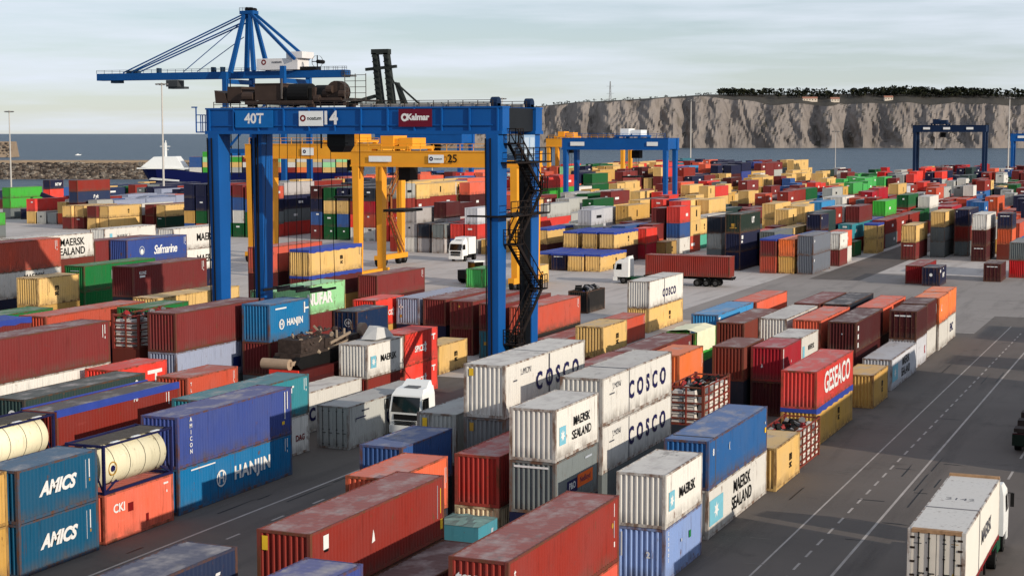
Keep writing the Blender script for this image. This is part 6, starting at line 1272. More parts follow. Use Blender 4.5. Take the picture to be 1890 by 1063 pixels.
FAR=[
(-30.6,298,40,'bl4+ ro',None),
(-30.5,310.5,40,'mr ro',None),
(-30.6,323,20,'db ro db+',None),
(-33.6,298,40,'mu w+',None),
(-33.5,310.6,40,'yl ro+',None),
(-33.6,335.9,20,'br or3',None),
(-33.5,342.4,20,'ro ro+ db',None),
(-36.4,309.4,40,'g+ yl',None),
(-36.5,334.4,40,'bl4 ro+',None),
(-36.6,346.9,40,'ro+ ro',None),
(-36.6,365.8,40,'ro lg db',None),
(-36.6,384.6,20,'ro db db',None),
(-39.6,321.6,20,'ro+ db blu',None),
(-39.4,340.9,40,'rd2+ or4 or4+',{2: 'burnt orange container right of mid blue in the far yard right of the road'}),
(-39.6,353.4,40,'g+ or4',None),
(-39.6,365.9,20,'ro ro+',None),
(-39.5,372.2,20,'ro ro+ lg',None),
(-39.4,397.6,40,'yl db+ mr+',None),
(-42.4,299.2,40,'br or3+ cr',None),
(-42.5,336.8,40,'gn2 db bl4',None),
(-42.5,393.9,20,'ro or3 lg+',None),
(-42.4,438.4,40,'rd2 db+ mr+',None),
(-54.8,266.8,20,'w or3',None),
(-54.8,297.2,20,'mr+',None),
(-54.8,303.7,40,'g br',{1: 'brown red container between yellow and brown red ones in the far yard under the cliff'}),
(-54.9,316.2,40,'br br',None),
(-54.7,328.9,40,'br br',None),
(-54.8,341.4,20,'lg gn2',None),
(-54.8,347.7,20,'br+ gn2',None),
(-54.8,354.1,40,'ro g w',{2: 'white container over grey, left of brown red, in the far yard right of the road'}),
(-54.7,366.6,20,'cr w3',None),
(-54.7,373.1,20,'cr cr',None),
(-54.8,385.8,40,'yl br',None),
(-54.8,410.9,40,'db ro',None),
(-54.9,423.4,20,'mr+ br w',None),
(-54.8,429.8,20,'db bl4',None),
(-54.8,436.4,40,'db blu',None),
(-54.7,485.3,40,'dsl dsl+',None),
(-54.9,523.2,40,'lg gn2+',None),
(-54.8,535.9,20,'lg+ mr',None),
(-57.8,256,40,'w bl4',None),
(-57.8,287.7,20,'mr tq',{1: 'turquoise container between grey green and turquoise ones in the far yard under the cliff'}),
(-57.8,294,40,'br tq mr+',{2: 'maroon container between white and violet blue ones in the far yard under the cliff'}),
(-57.9,306.7,40,'or3 bl3',None),
(-57.8,319.4,40,'br mr gn4+',{2: 'bright green container between maroon and brown red ones in the far yard under the cliff'}),
(-57.8,332,20,'g br',None),
(-57.8,338.5,20,'br br+',None),
(-57.7,344.9,40,'br+ br+ gn2',{2: 'dark green container between maroon and white ones in the far yard right of the road'}),
(-57.8,382.9,20,'g w3',None),
(-57.9,402.1,40,'cr br',None),
(-57.7,414.6,40,'db ro',None),
(-57.8,427.2,20,'br ro lg',None),
(-57.9,470.2,40,'blu blu br+',None),
(-57.7,482.9,20,'blu dg yl',None),
(-57.8,489.4,40,'blu+ dg',None),
(-57.8,514.8,40,'dsl yl',None),
(-57.9,533.9,40,'lg gn2',None),
(-57.8,546.4,40,'lg+ mr',None),
(-57.8,571.7,40,'mr mr',None),
(-57.7,584.2,40,'mr mr mr',None),
(-60.7,275.6,40,'w dg dg',None),
(-60.9,288.1,20,'br db br+',None),
(-60.6,294.5,20,'db tq w+',None),
(-60.9,313.8,40,'tq tq',None),
(-60.8,326.4,20,'bl3+ ro+ br',None),
(-60.8,402.2,40,'w3 w3 ro+',{2: 'rust orange container over white, right of white, in the far yard right of the road'}),
(-60.8,414.7,40,'cr br lg',None),
(-60.9,427.3,40,'cr br',None),
(-60.8,439.8,20,'g ro',None),
(-60.6,482.9,40,'ro+ br br',None),
(-60.7,495.4,20,'ro+ br br',None),
(-60.8,514.3,40,'dg+ dsl',None),
(-60.7,533.2,20,'dsl gn2',None),
(-60.7,539.7,20,'gn2+ dsl w',None),
(-60.8,546.2,20,'mr dsl w',None),
(-60.7,552.6,40,'dsl+ gn2',None),
(-60.7,571.5,40,'lg+ gn2',None),
(-60.7,584.2,40,'lg mr+ mr+',None),
(-60.9,614.9,40,'mr mr mr',None),
(-63.7,256,40,'rd2 g+',{1: 'grey container between red and yellow ones in the far yard under the cliff'}),
(-63.6,268.6,40,'or3 yl+',None),
(-63.6,332,40,'or3 tq g',None),
(-63.8,357.2,40,'br+ gn4',None),
(-63.7,426.5,40,'w3 yl ro+',None),
(-63.8,476,20,'ro w+ w+',None),
(-63.7,552.1,40,'dg dsl',None),
(-63.7,564.7,40,'dsl+ dsl lg',None),
(-63.7,651.6,40,'mr+ mr+ mr',None),
(-66.6,258.4,40,'bl4 rd2',None),
(-66.7,270.9,20,'br br+',None),
(-66.6,277.2,20,'mr bl4 yl+',{2: 'yellow container between yellow and yellow ones in the far yard under the cliff'}),
(-66.7,283.8,20,'mr db',None),
(-66.8,290.4,20,'bl4 yl yl+',{2: 'yellow container between yellow and grey green ones in the far yard under the cliff'}),
(-66.8,341,20,'tq rd2 ro',None),
(-66.8,429.3,40,'w3 w',None),
(-66.8,441.8,20,'w3 ro ro+',None),
(-66.6,472.2,40,'br lg lg',None),
(-66.6,491.2,20,'ro+ lg db',None),
(-66.8,497.5,20,'ro+ w dg',None),
(-66.8,503.9,40,'bl4+ mr+',None),
(-66.6,516.4,40,'mr+ mr+',None),
(-66.8,585.3,40,'dsl dsl br',None),
(-66.7,615.9,20,'gn2 gn2+ bl4',None),
(-69.7,298.5,40,'br yl yl',None),
(-69.8,317.6,40,'dg dg cy2',{2: 'sky blue container between grey and white ones in the far yard under the cliff'}),
(-69.7,336.7,40,'tq w w+',None),
(-69.6,349.2,20,'tq tq br',None),
(-69.6,368.2,20,'bl3 g+ cr',None),
(-69.7,393.4,40,'br br+',None),
(-69.8,406.1,20,'rd2+ br',None),
(-69.8,431.7,20,'br+ w',None),
(-69.7,438,40,'br w+',None),
(-69.8,525.2,20,'w w dg+',None),
(-69.6,531.6,40,'w+ w dg',None),
(-69.7,576,40,'dsl dsl br',None),
(-69.8,588.6,20,'bl4 dsl br',None),
(-69.8,632,40,'gn2+ w w',None),
(-69.7,657,20,'gn2+ mr mr',None),
(-69.6,688.4,40,'w gn2 mr+',None),
(-72.6,292,20,'bl4+ yl yl+',{2: 'yellow container between maroon and yellow ones in the far yard under the cliff'}),
(-72.8,298.5,20,'mr+ db+ yl',None),
(-72.6,304.9,40,'bl4 mr yl',None),
(-72.6,342.6,40,'rd2 mr w',None),
(-72.7,380.5,40,'bl3 gn2 br',None),
(-72.8,393.2,40,'bl3 g cr+',None),
(-72.6,405.9,40,'gn4+ mr+',None),
(-72.6,418.4,40,'gn4 br+ yl+',{2: 'yellow container between crimson and pale grey ones in the far yard right of the road'}),
(-72.6,430.9,40,'br yl+',None),
(-72.8,486.1,20,'br ro+ db',None),
(-72.7,580.7,20,'gn2 mr db+',None),
(-72.6,587.3,40,'br br db',None),
(-72.7,618,40,'dsl+ lg or3+',None),
(-72.7,630.5,40,'rd2 lg+ lg',None),
(-72.8,674.8,20,'mr w+ mr',None),
(-72.7,693.9,40,'mr mr+ mr',None),
(-85,274,20,'w+ bl4 rd2+',{0: 'white container under blue, left of rust orange, beyond the dark stack', 1: 'blue container between maroon and yellow ones beyond the dark stack', 2: 'red container between maroon and yellow ones beyond the dark stack'}),
(-85,280.4,20,'ro+ yl yl',{0: 'rust orange container between white and pale grey ones beyond the dark stack'}),
(-84.9,302.7,20,'g dg+',None),
(-85.1,321.8,40,'lg mr+',None),
(-85.1,353.5,20,'db yl+ br+',{2: 'brown red container over yellow, left of brown red, in the far yard under the cliff'}),
(-85.1,366.3,40,'yl yl+',None),
(-85,378.9,40,'dg bl4',None),
(-84.9,391.6,20,'w+ cy2',None),
(-84.9,398,40,'w yl lg',{2: 'pale grey container between red and mustard ones in the far yard under the cliff'}),
(-84.9,410.7,20,'w br mu',None),
(-85,423.7,40,'w br+ gn3+',{2: 'green container between mustard and green ones in the far yard under the cliff'}),
(-84.9,436.4,20,'mu ro gn3',None),
(-84.9,442.8,20,'g cr+ gn3+',None),
(-85,485.9,20,'br+ yl mr',None),
(-85,504.9,20,'ro w3',None),
(-84.9,511.2,40,'w br',None),
(-85.1,523.7,40,'mu',None),
(-85,536.2,40,'br+ rd2',None),
(-84.9,548.9,20,'br rd2+',None),
(-85,574.3,40,'lg lg+ rd',None),
(-84.9,586.8,40,'lg rd+ db',None),
(-85,617.5,20,'lg db+',None),
(-85,624.1,40,'br db+',None),
(-85,636.6,40,'w dg+',None),
(-84.9,649,40,'br dg dg+',None),
(-85,661.5,40,'yl db db+',None),
(-85.1,686.6,40,'br+ br rd3',None),
(-88,268,20,'ro+ mr',None),
(-88,274.6,20,'br mr+ mr',{2: 'maroon container between mustard and red ones around the middle blue crane'}),
(-88.1,302,40,'mr w+',None),
(-88.1,314.5,20,'db dg+',None),
(-87.9,333.7,40,'gn2 mr+',None),
(-88.1,371.2,40,'db yl+ br',None),
(-88.1,383.7,40,'yl+ g gn2',None),
(-88,408.9,20,'w+ mr',None),
(-87.9,415.5,20,'w w rd',None),
(-88,483.9,40,'br+ yl+ gn3',None),
(-87.9,522,40,'br w3',None),
(-87.9,534.5,20,'br br+ rd2',None),
(-88,553.4,40,'br rd2',None),
(-88,572.7,40,'ro db db',None),
(-88,585.2,40,'ro db db',None),
(-88.1,615.9,40,'lg db',None),
(-88.1,628.5,40,'lg+ db',None),
(-88,640.9,20,'lg db+',None),
(-88,647.5,20,'lg g db',None),
(-88,660.4,20,'w or3+ rd3',None),
(-88.1,698.2,40,'br db rd3',None),
(-88,717.4,20,'br br+ rd3+',None),
(-88,723.7,20,'br ro br+',None),
(-90.9,262,40,'ro bl4+',None),
(-91,274.5,40,'mr+ mr',None),
(-91,312.4,40,'lg dg yl+',{2: 'yellow container between yellow and yellow ones beyond the dark stack'}),
(-91,325.1,40,'gn2+ dg+',None),
(-90.9,337.7,20,'mr mr+',None),
(-91,350.5,20,'yl mr',None),
(-91,356.9,20,'yl g ro',{2: 'rust orange container between yellow and brown red ones beyond the dark stack'}),
(-91.1,369.9,40,'yl+ yl',None),
(-90.9,382.6,20,'db yl br+',None),
(-90.9,389.1,20,'yl+ g+ mr+',None),
(-90.9,395.7,40,'yl g mr',None),
(-91,414.5,20,'w cy2+',None),
(-90.8,433.5,40,'w br mu',None),
(-91,469.9,40,'ro+ cr+ gn3',None),
(-90.9,482.5,40,'w cr+',None),
(-91,533.9,40,'mr gn2 lg',None),
(-91,559.3,40,'br+ rd2+ rd',None),
(-90.9,571.7,20,'br bl4',None),
(-91,584.6,20,'br rd2',None),
(-91,615,40,'lg+ rd+ mr+',None),
(-90.9,627.6,40,'lg+ ro mr',None),
(-90.9,671.9,20,'w dg rd3',None),
(-90.9,678.4,20,'dg+ lg rd3',None),
(-94,262,40,'mu db',None),
(-93.9,274.5,20,'yl mr+',None),
(-93.8,303.1,20,'or3 rd2 rd2+',None),
(-93.8,309.5,40,'or3 bl4 yl+',{2: 'yellow container between red and yellow ones beyond the dark stack'}),
(-94,366.3,40,'yl yl',None),
(-94,379,20,'yl yl',None),
(-93.9,391.7,20,'db+ db+ bl4',None),
(-94,417.1,40,'ro bl4+',None),
(-94,429.8,40,'cy2 cy2+',None),
(-94,535.5,40,'w yl g',None),
(-93.9,548,40,'yl bl4+ lg',None),
(-94,560.5,40,'br+ w3 mr',None),
(-94,579.7,40,'br+ rd2',None),
(-93.9,641.6,40,'lg+ rd mr',None),
(-94.1,660.8,20,'lg yl',None),
(-93.9,667.2,20,'db+ mr',None),
(-93.9,673.6,20,'db or3+',None),
(-94,686.5,20,'db+ db+ rd3',None),
(-93.9,699.4,40,'dg dg rd3+',None),
(-97,262,20,'br g+ w3',{2: 'pale grey container between pale grey and pale grey ones around the middle blue crane'}),
(-96.9,281,40,'lg yl mu+',{2: 'mustard container between pale grey and maroon ones around the middle blue crane'}),
(-96.9,312.9,20,'bl4 mr+ bl4',None),
(-96.8,364.2,20,'mr mr yl+',{2: 'yellow container between yellow and rust orange ones beyond the dark stack'}),
(-96.9,395.5,40,'lg mr',None),
(-96.9,433.2,20,'bl4+ bl4 rd2',None),
(-96.9,439.5,20,'cy2 cy2 rd2',None),
(-97,470.1,20,'w mu gn3+',None),
(-97,489.1,40,'ro gn3+ gn3',None),
(-97,514.3,20,'cr gn3 gn3',None),
(-97,552.2,20,'yl yl g+',None),
(-96.9,614.2,40,'br+ rd2 rd+',None),
(-96.9,626.8,40,'gn2 bl4+ rd',None),
(-96.9,645.7,40,'gn2+ db rd',None),
(-96.8,677.1,20,'rd db w',None),
(-97,690,40,'db+ db mr',None),
(-99.9,266.8,20,'yl w',None),
(-100,273.3,40,'yl w3 w3',{2: 'pale grey container between pale grey and mustard ones around the middle blue crane'}),
(-99.9,304.6,20,'db mr',None),
(-100,311,20,'lg mr rd2+',None),
(-99.9,349.2,40,'dg dg',None),
(-99.9,368.4,40,'mr+ yl',None),
(-100,399.8,40,'yl mr',None),
(-99.9,499.8,20,'ro gn3+ gn3',None),
(-100,550,40,'yl+ yl+ rd3',None),
(-100,581.6,40,'w3+ w3 lg+',None),
(-99.9,637.5,40,'rd2+ rd2 rd+',None),
(-102.9,266.8,20,'br lg',None),
(-103,273.2,20,'br lg+',None),
(-103,279.6,20,'g w3 w3',None),
(-102.8,305.2,20,'mr+ mr yl',None),
(-103,311.6,40,'mr+ mr mrd',None),
(-102.9,324.1,20,'lg+ mr+ rd2',None),
(-102.8,342.9,20,'mr yl yl',None),
(-102.8,406.4,20,'ro yl',None),
(-102.8,412.7,40,'yl mr',None),
(-103,437.7,20,'yl br bl4',None),
(-102.9,475,40,'cy2+ mr yl',None),
(-102.9,537.8,40,'cr+ gn3 gn2',None),
(-103,569.4,40,'yl yl rd3',None),
(-102.8,624.9,20,'br rd2 or3',None),
(-103,643.8,20,'rd2 rd2 ro',None),
(-102.8,662.6,40,'rd2 db mu+',None),
(-102.9,688,40,'rd rd g',None),
(-102.9,707.2,20,'rd db mr',None),
(-115.1,262,40,'mu',{0: 'mustard container between pale grey and blue ones beyond the yellow crane'}),
(-115.1,274.6,20,'bl4+ mr',{0: 'blue container between mustard and yellow ones beyond the yellow crane', 1: 'maroon container between yellow and red ones beyond the yellow crane'}),
(-115.1,280.9,20,'w rd2+',None),
(-115.2,287.3,40,'rd2 rd2 lg',{1: 'red container between red and pale grey ones around the middle blue crane', 2: 'pale grey container between yellow and pale grey ones around the middle blue crane'}),
(-115.2,299.8,40,'lg lg+',None),
(-115.2,312.4,40,'mr w3 gn2',{2: 'dark green container between pale grey and maroon ones around the middle blue crane'}),
(-115.1,356.9,40,'mr br rd2',None),
(-115.1,381.8,40,'yl yl',None),
(-115.1,394.3,20,'yl yl+ yl',None),
(-115.1,400.7,40,'dg yl rd2',None),
(-115.1,413.2,20,'dg+ mu',None),
(-115.3,419.7,40,'yl yl',None),
(-115.3,432.2,40,'mr yl+ mr+',{2: 'maroon container between mustard and mustard ones beyond the dark stack'}),
(-115.3,481.4,20,'br bl4 bl4',None),
(-115.3,500.6,40,'g yl+',None),
(-115.3,525.9,20,'rd yl+ yl+',None),
(-115.2,564.1,40,'mu gn3 mr',None),
(-115.1,613.2,40,'gn3 gn3 gn2',None),
(-115.2,638.1,20,'yl+ rd3 rd3',None),
(-118.3,262,40,'lg rd2 w3+',{1: 'red container between red and yellow ones beyond the yellow crane', 2: 'pale grey container under dark maroon, left of pale, beyond the yellow crane'}),
(-118.1,274.6,20,'mu yl',None),
(-118.1,306.1,20,'lg+ lg lg',{2: 'pale grey container over pale grey, left of pale grey, around the middle blue crane'}),
(-118.1,312.5,40,'lg+ lg',None),
(-118.2,331.3,40,'w3+ yl+ mr+',{2: 'maroon container between white and yellow ones around the middle blue crane'}),
(-118.1,350.5,40,'mr mr+ yl',{2: 'yellow container between yellow and dark maroon ones around the middle blue crane'}),
(-118.1,388.5,40,'yl yl+',None),
(-118.1,420.5,20,'dg mu yl',None),
(-118.2,426.8,40,'yl mu+',None),
(-118.1,469.8,40,'mr+ mr+',None),
(-118.3,482.5,20,'w bl4+ mr+',None),
(-118.2,489,20,'br+ bl4 yl',None),
(-118.2,514.5,40,'mr mr',None),
(-118.2,527.2,40,'lg lg+',None),
(-118.1,571.7,20,'mu gn3 w+',None),
(-118.2,614.5,20,'gn3+ gn3+',None),
(-121.1,262,20,'bl4 rd2',{0: 'blue container between pale and pale grey ones beyond the yellow crane', 1: 'red container between grey and red ones beyond the yellow crane'}),
(-121.2,280.9,20,'g lg2',None),
(-121,287.2,20,'yl yl',None),
(-121.3,293.6,40,'rd2 rd2',None),
(-121.2,312.8,40,'lg lg lg',None),
(-121.1,395.5,40,'yl yl',None),
(-121.1,408,40,'yl+ yl+',None),
(-121.2,426.8,20,'dg+ mu g',None),
(-121.2,433.2,40,'br mu+',None),
(-121.2,469.9,20,'yl mu+',None),
(-121.1,482.7,20,'mr mr+',None),
(-121,520.5,40,'mr+ mr+',None),
(-121.3,533.1,40,'ro+ rd2',None),
(-121.2,545.6,20,'rd2 yl yl',None),
(-124.3,268,20,'mu rd2',None),
(-124.2,274.5,20,'rd2+ rd2',None),
(-124.1,289.2,40,'g lg2',None),
(-124.1,301.7,20,'rd2+ yl yl',{2: 'yellow container between rust orange and pale grey ones beyond the yellow crane'}),
(-124.2,333,40,'w3 lg+ gn2',None),
(-124.2,408.6,40,'yl yl yl',{2: 'yellow container between orange and yellow ones beyond the dark stack'}),
(-124.1,433.8,20,'dg yl rd2',None),
(-124.1,470.2,40,'yl mu+ mu',None),
(-124,482.7,40,'yl+ yl yl',None),
(-124.1,520.3,20,'br+ mr yl',None),
(-124,564.8,40,'rd yl+ yl',None),
(-124.2,614,40,'br gn3',None),
(-124.2,626.6,20,'gn3+ gn3',None),
(-124.2,632.9,40,'gn3+ gn3+',None),
(-127.2,268,20,'lg2+ lg2+ mrd+',{2: 'dark maroon container over pale, left of dark maroon, beyond the yellow crane'}),
(-127.2,275.6,20,'rd2 rd2',None),
(-127.1,289.3,40,'lg2 lg2',None),
(-127.2,301.9,20,'mu ro+',None),
(-127.1,333.2,40,'gn2+ mu w',None),
(-127.2,352.3,40,'w3 yl+ w',None),
(-127.2,364.8,20,'yl yl+ yl',None),
(-127.1,396.3,40,'mr+ rd2 mr+',{2: 'maroon container between brown red and orange ones beyond the dark stack'}),
(-127,409,40,'yl rd2',None),
(-127.2,434.6,40,'yl yl rd2+',None),
(-127,496.7,20,'db+ yl yl',None),
(-127.2,503.3,20,'db yl yl',None),
(-127.2,528.5,20,'lg bl4 yl+',None),
(-127.2,547.8,40,'rd2 mr yl',None),
(-127.1,586,40,'rd+ yl dg2',None),
(-127.1,616.5,40,'gn3 gn3 mr',None),
(-127.1,629,40,'gn3+ ro+',None),
(-130.2,262,40,'w lg2 lg2',{0: 'white container between brown red and pale ones behind the yellow crane legs', 1: 'pale container between red and slate ones behind the yellow crane legs', 2: 'pale container over slate, right of red, beyond the yellow crane'}),
(-130.1,274.6,40,'lg2+ lg2 mrd',None),
(-130,293.6,40,'lg2 lg2',None),
(-130.1,338.2,40,'lg+ lg lg',None),
(-130,350.7,20,'w3 lg+ mu+',None),
(-130.2,420.2,40,'rd2+ rd2 or3',None),
(-130.1,469.3,40,'mu+ mu mrd',None),
(-130,501.1,20,'yl mu yl',None),
(-130.2,507.4,20,'yl+ db yl',None),
(-130.1,564.5,40,'mr+ yl',None),
(-130,614.1,20,'mu br',None),
(-130,620.4,40,'br yl+ w',None),
(-133.1,262,40,'br rd2+',{0: 'brown red container under red, left of white, behind the yellow crane legs', 1: 'red container between bright red and pale ones behind the yellow crane legs'}),
(-133,299.8,40,'lg2 lg2',None),
(-133.1,312.4,20,'g db+ ro+',{2: 'rust orange container between rust orange and yellow ones beyond the yellow crane'}),
(-133,325.2,40,'rd2 lg mr',{2: 'maroon container between maroon and pale grey ones around the middle blue crane'}),
(-133.2,469.5,20,'mu mu yl',None),
(-133,508.4,20,'yl+ mu mu',None),
(-133,514.8,20,'yl+ yl+ w',None),
(-133.1,559.1,40,'bl4+ bl4 yl+',None),
(-133,571.8,40,'mr+ yl yl',None),
(-145.4,286,20,'rd2+ rd2 br+ lg+',{2: 'brown red container between crimson and brown red ones behind the yellow crane legs', 3: 'pale grey container between yellow and yellow ones behind the yellow crane legs'}),
(-145.3,292.5,20,'lg2+ lg2 br yl+',{3: 'yellow container between pale grey and yellow ones beyond the yellow crane'}),
(-145.4,298.8,40,'g+ g+ br yl',{3: 'yellow container between yellow and yellow ones beyond the yellow crane'}),
(-145.3,317.9,40,'rd2 dsl mrd+ cor',{2: 'dark maroon container between yellow and rust orange ones beyond the yellow crane', 3: 'coral container between yellow and rust orange ones beyond the yellow crane'}),
(-145.3,330.4,40,'lg2+ ro ro',None),
(-145.4,342.9,20,'mr+ mu bl4',None),
(-145.3,349.2,20,'bl4+ lg mr mr+',{3: 'maroon container between red and red ones beyond the yellow crane'}),
(-145.3,362.1,20,'w+ mr gn4 rd2',{3: 'red container between maroon and red ones around the middle blue crane'}),
(-145.3,368.5,40,'w db+ gn4 rd2+',{3: 'red container between red and navy ones around the middle blue crane'}),
(-145.5,381.1,40,'lg w w',None),
(-145.4,393.6,40,'w3+ rd2 gn2',None),
(-145.5,412.7,20,'yl db yl',None),
(-145.5,419.2,40,'yl yl+ yl',None),
(-145.5,431.7,40,'mrd+ br',None),
(-145.5,481.1,40,'mr+ yl db',None),
(-145.3,493.5,40,'yl yl mr+',None),
(-145.4,518.6,20,'mu yl yl+',None),
(-145.5,525,40,'mu yl mrd db+',None),
(-145.4,537.7,40,'yl mr+ bl3+ db+',None),
(-145.3,550.3,40,'mu+ mu mu',None),
(-145.3,562.8,20,'rd2+ yl yl mr',None),
(-145.3,569.3,40,'yl yl+ mr mr',None),
(-145.3,581.8,40,'bl4+ mr lg mr',None),
(-145.5,612.3,40,'bl4 yl+ yl yl+',None),
(-145.5,624.8,40,'mr+ yl yl yl+',None),
(-145.4,637.3,20,'yl yl yl',None),
(-148.3,286,20,'rd rd cr yl',{2: 'crimson container between crimson and brown red ones behind the yellow crane legs', 3: 'yellow container between slate and pale grey ones behind the yellow crane legs'}),
(-148.4,299.1,20,'lg2 lg2+ br or3',None),
(-148.4,305.6,40,'g+ g br w',None),
(-148.3,318.1,20,'rd2 g+ yl',None),
(-148.3,330.8,40,'w3 mr ro ro',None),
(-148.5,349.9,20,'mr+ lg ro+',None),
(-148.4,369.3,40,'yl mr gn4+',None),
(-148.4,394.5,20,'lg w gn2',None),
(-148.3,401,40,'lg gn2 gn2 gn2+',{3: 'dark green container between navy and mustard ones around the middle blue crane'}),
(-148.5,413.5,40,'yl+ w br',None),
(-148.5,426,40,'gn2+ yl yl mr',{3: 'maroon container between mustard and maroon ones around the middle blue crane'}),
(-148.5,469.1,40,'g w+ mr',None),
(-148.4,481.7,40,'yl ro ro+ br',None),
(-148.4,494.2,40,'yl yl+ db+',None),
(-148.4,519.3,40,'yl yl yl+ db',None),
(-148.4,531.7,40,'mu+ mrd mrd db',None),
(-148.3,613,40,'bl4+ yl g',None),
(-151.3,286,20,'w ro cr dsl',{0: 'white container between white and bright red ones behind the yellow crane legs', 1: 'rust orange container between bright red and bright red ones behind the yellow crane legs', 2: 'crimson container between brown red and crimson ones behind the yellow crane legs', 3: 'slate container between navy and yellow ones behind the yellow crane legs'}),
(-151.4,292.6,40,'rd rd+ cr yl',None),
(-151.3,317.7,40,'lg2 mrd+ yl yl',None),
(-151.4,349.4,40,'rd2+ ro yl',None),
(-151.3,374.6,20,'lg mr mr',None),
(-151.4,400,40,'lg w cor+ db+',None),
(-151.4,412.5,40,'yl dg mr mu',None),
(-151.4,425.1,40,'yl+ or3 br',None),
(-151.4,437.8,40,'yl+ yl+ mr+',None),
(-151.3,468.2,20,'rd2 yl+ mr+ yl',None),
(-151.4,474.7,40,'rd2 mr mr+ rd2',None),
(-151.3,499.9,40,'yl yl+ ro+',None),
(-151.4,512.4,40,'yl yl db+',None),
(-151.4,550.5,20,'mrd+ mrd bl3+ db',None),
(-151.3,563.2,40,'mr mr+ bl3',None),
(-151.3,575.7,40,'gn2+ mu mu+ bl3',None),
(-151.3,625.2,40,'bl4+ yl+ yl yl',None),
(-154.3,286,40,'w rd br dsl',None),
(-154.2,305.2,40,'rd2 rd2+ br+ yl',None),
(-154.4,317.7,40,'g br mr+ yl',None),
(-154.4,330.2,20,'rd2+ g yl blu',None),
(-154.4,336.6,40,'rd2 dsl+ yl+ cor',None),
(-154.3,349.3,40,'or3 ro ro+',None),
(-154.3,362,40,'rd2+ br ro rd2',None),
(-154.4,374.6,20,'lg mr+ gn4+',None),
(-154.4,380.9,20,'lg+ yl+ gn4+',None),
(-154.2,418.9,20,'gn2+ gn2 mr mu',None),
(-154.3,444.3,20,'yl yl+ mr mr+',None),
(-154.4,468.7,40,'mrd yl yl',None),
(-154.4,493.8,40,'rd2 ro mr bl3+',None),
(-154.2,506.4,20,'yl yl db+ cy2',None),
(-154.3,525.2,20,'yl rd2+ mr or3+',None),
(-154.3,531.8,40,'yl or3 mr mr+',None),
(-154.3,613.1,40,'yl mr br mr',None),
(-154.4,632.1,40,'bl4 mr mr+ mr',None),
(-157.3,286,20,'gn2 bl4 yl db',{0: 'dark green container between dark green and white ones behind the yellow crane legs', 1: 'blue container between dark green and bright red ones behind the yellow crane legs', 2: 'yellow container between yellow and brown red ones behind the yellow crane legs', 3: 'navy container between dark green and slate ones behind the yellow crane legs'}),
(-157.2,292.4,40,'w mr+ br dsl',None),
(-157.3,317.8,40,'lg2 br+ br yl+',None),
(-157.3,330.4,40,'mr+ mrd lg yl+',None),
(-157.3,355.4,40,'lg2 ro ro+ br',None),
(-157.2,380.6,20,'lg mr+ gn4 w',None),
(-157.4,399.8,20,'w db gn4 rd2',None),
(-157.2,431.4,40,'dg dg mr+ mu+',None),
(-157.4,444,20,'mr yl br yl+',None),
(-157.4,468.5,20,'yl br+ mrd mrd+',None),
(-157.4,474.9,20,'mrd+ yl+ mrd+',None),
(-157.4,481.4,40,'yl yl yl yl',None),
(-157.3,551,40,'yl yl+ db db',None),
(-157.3,563.5,40,'mrd+ mrd db db',None),
(-160.3,286,40,'gn2 gn2 yl gn2',{0: 'dark green container between maroon and dark green ones in the wall behind the hanging ropes', 1: 'dark green container between blue and blue ones in the wall behind the hanging ropes', 2: 'yellow container between navy and yellow ones in the wall behind the hanging ropes', 3: 'dark green container between dark maroon and navy ones in the wall behind the hanging ropes'}),
(-160.4,298.6,40,'w+ rd br dsl',None),
(-160.3,355.3,40,'w3+ mr mu br',None),
(-160.4,380.3,20,'lg+ yl mu w',None),
(-160.2,424.5,40,'w db+ cor db',None),
(-160.3,473.9,40,'yl ro mrd+ mrd',None),
(-160.2,499.3,20,'rd2 mr mr rd2',None),
(-160.2,524.8,40,'yl yl db cy2',None),
(-160.4,562.5,40,'yl yl db+ db',None),
(-160.4,575,20,'mrd mrd+ db db+',None),
(-160.4,581.4,40,'mrd+ mrd+ bl3 db',None),
(-160.2,618,20,'yl+ yl+ mr mr',None),
(-160.3,624.4,40,'yl+ g mr mr',None),
(-163.3,286,40,'mr+ bl4 db mrd',{0: 'maroon container between red and dark green ones in the wall behind the hanging ropes', 1: 'blue container between grey and dark green ones in the wall behind the hanging ropes', 2: 'navy container between navy and yellow ones in the wall behind the hanging ropes', 3: 'dark maroon container between pale and dark green ones in the wall behind the hanging ropes'}),
(-163.3,298.5,40,'w rd+ br+ dsl',None),
(-163.3,348.6,40,'rd2+ g yl+ blu',None),
(-163.2,380.1,20,'db ro+ br+ lg',None),
(-163.3,405.7,20,'lg+ mr g ro+',None),
(-163.3,431.1,40,'w w cor db+',None),
(-163.3,480.8,40,'yl+ br mrd mrd',None),
(-163.3,493.3,40,'yl yl mrd yl',None),
(-163.3,505.8,40,'rd2 mr mr+ rd2+',None),
(-163.3,518.5,40,'br mr+ mr rd2',None),
(-163.3,618.7,20,'mr mu bl3 db+',None),
(-163.2,637.8,40,'yl yl bl4+ mr',None),
(-175.6,286,20,'rd2 g db ro',{0: 'red container between dark green and red ones in the wall behind the hanging ropes', 1: 'grey container between dark green and grey ones in the wall behind the hanging ropes', 2: 'navy container between blue and navy ones in the wall behind the hanging ropes', 3: 'rust orange container between maroon and pale ones in the wall behind the hanging ropes'}),
(-175.6,292.4,40,'rd2+ g db+ lg2',{0: 'red container between red and maroon ones in the wall behind the hanging ropes', 1: 'grey container between grey and blue ones in the wall behind the hanging ropes', 2: 'navy container between navy and navy ones in the wall behind the hanging ropes', 3: 'pale container between pale and dark maroon ones in the wall behind the hanging ropes'}),
(-175.7,304.9,40,'gn2+ db mrd br+',None),
(-175.7,330,40,'rd br+ dsl dsl',None),
(-175.5,355.2,20,'mr+ br+ yl or3+',None),
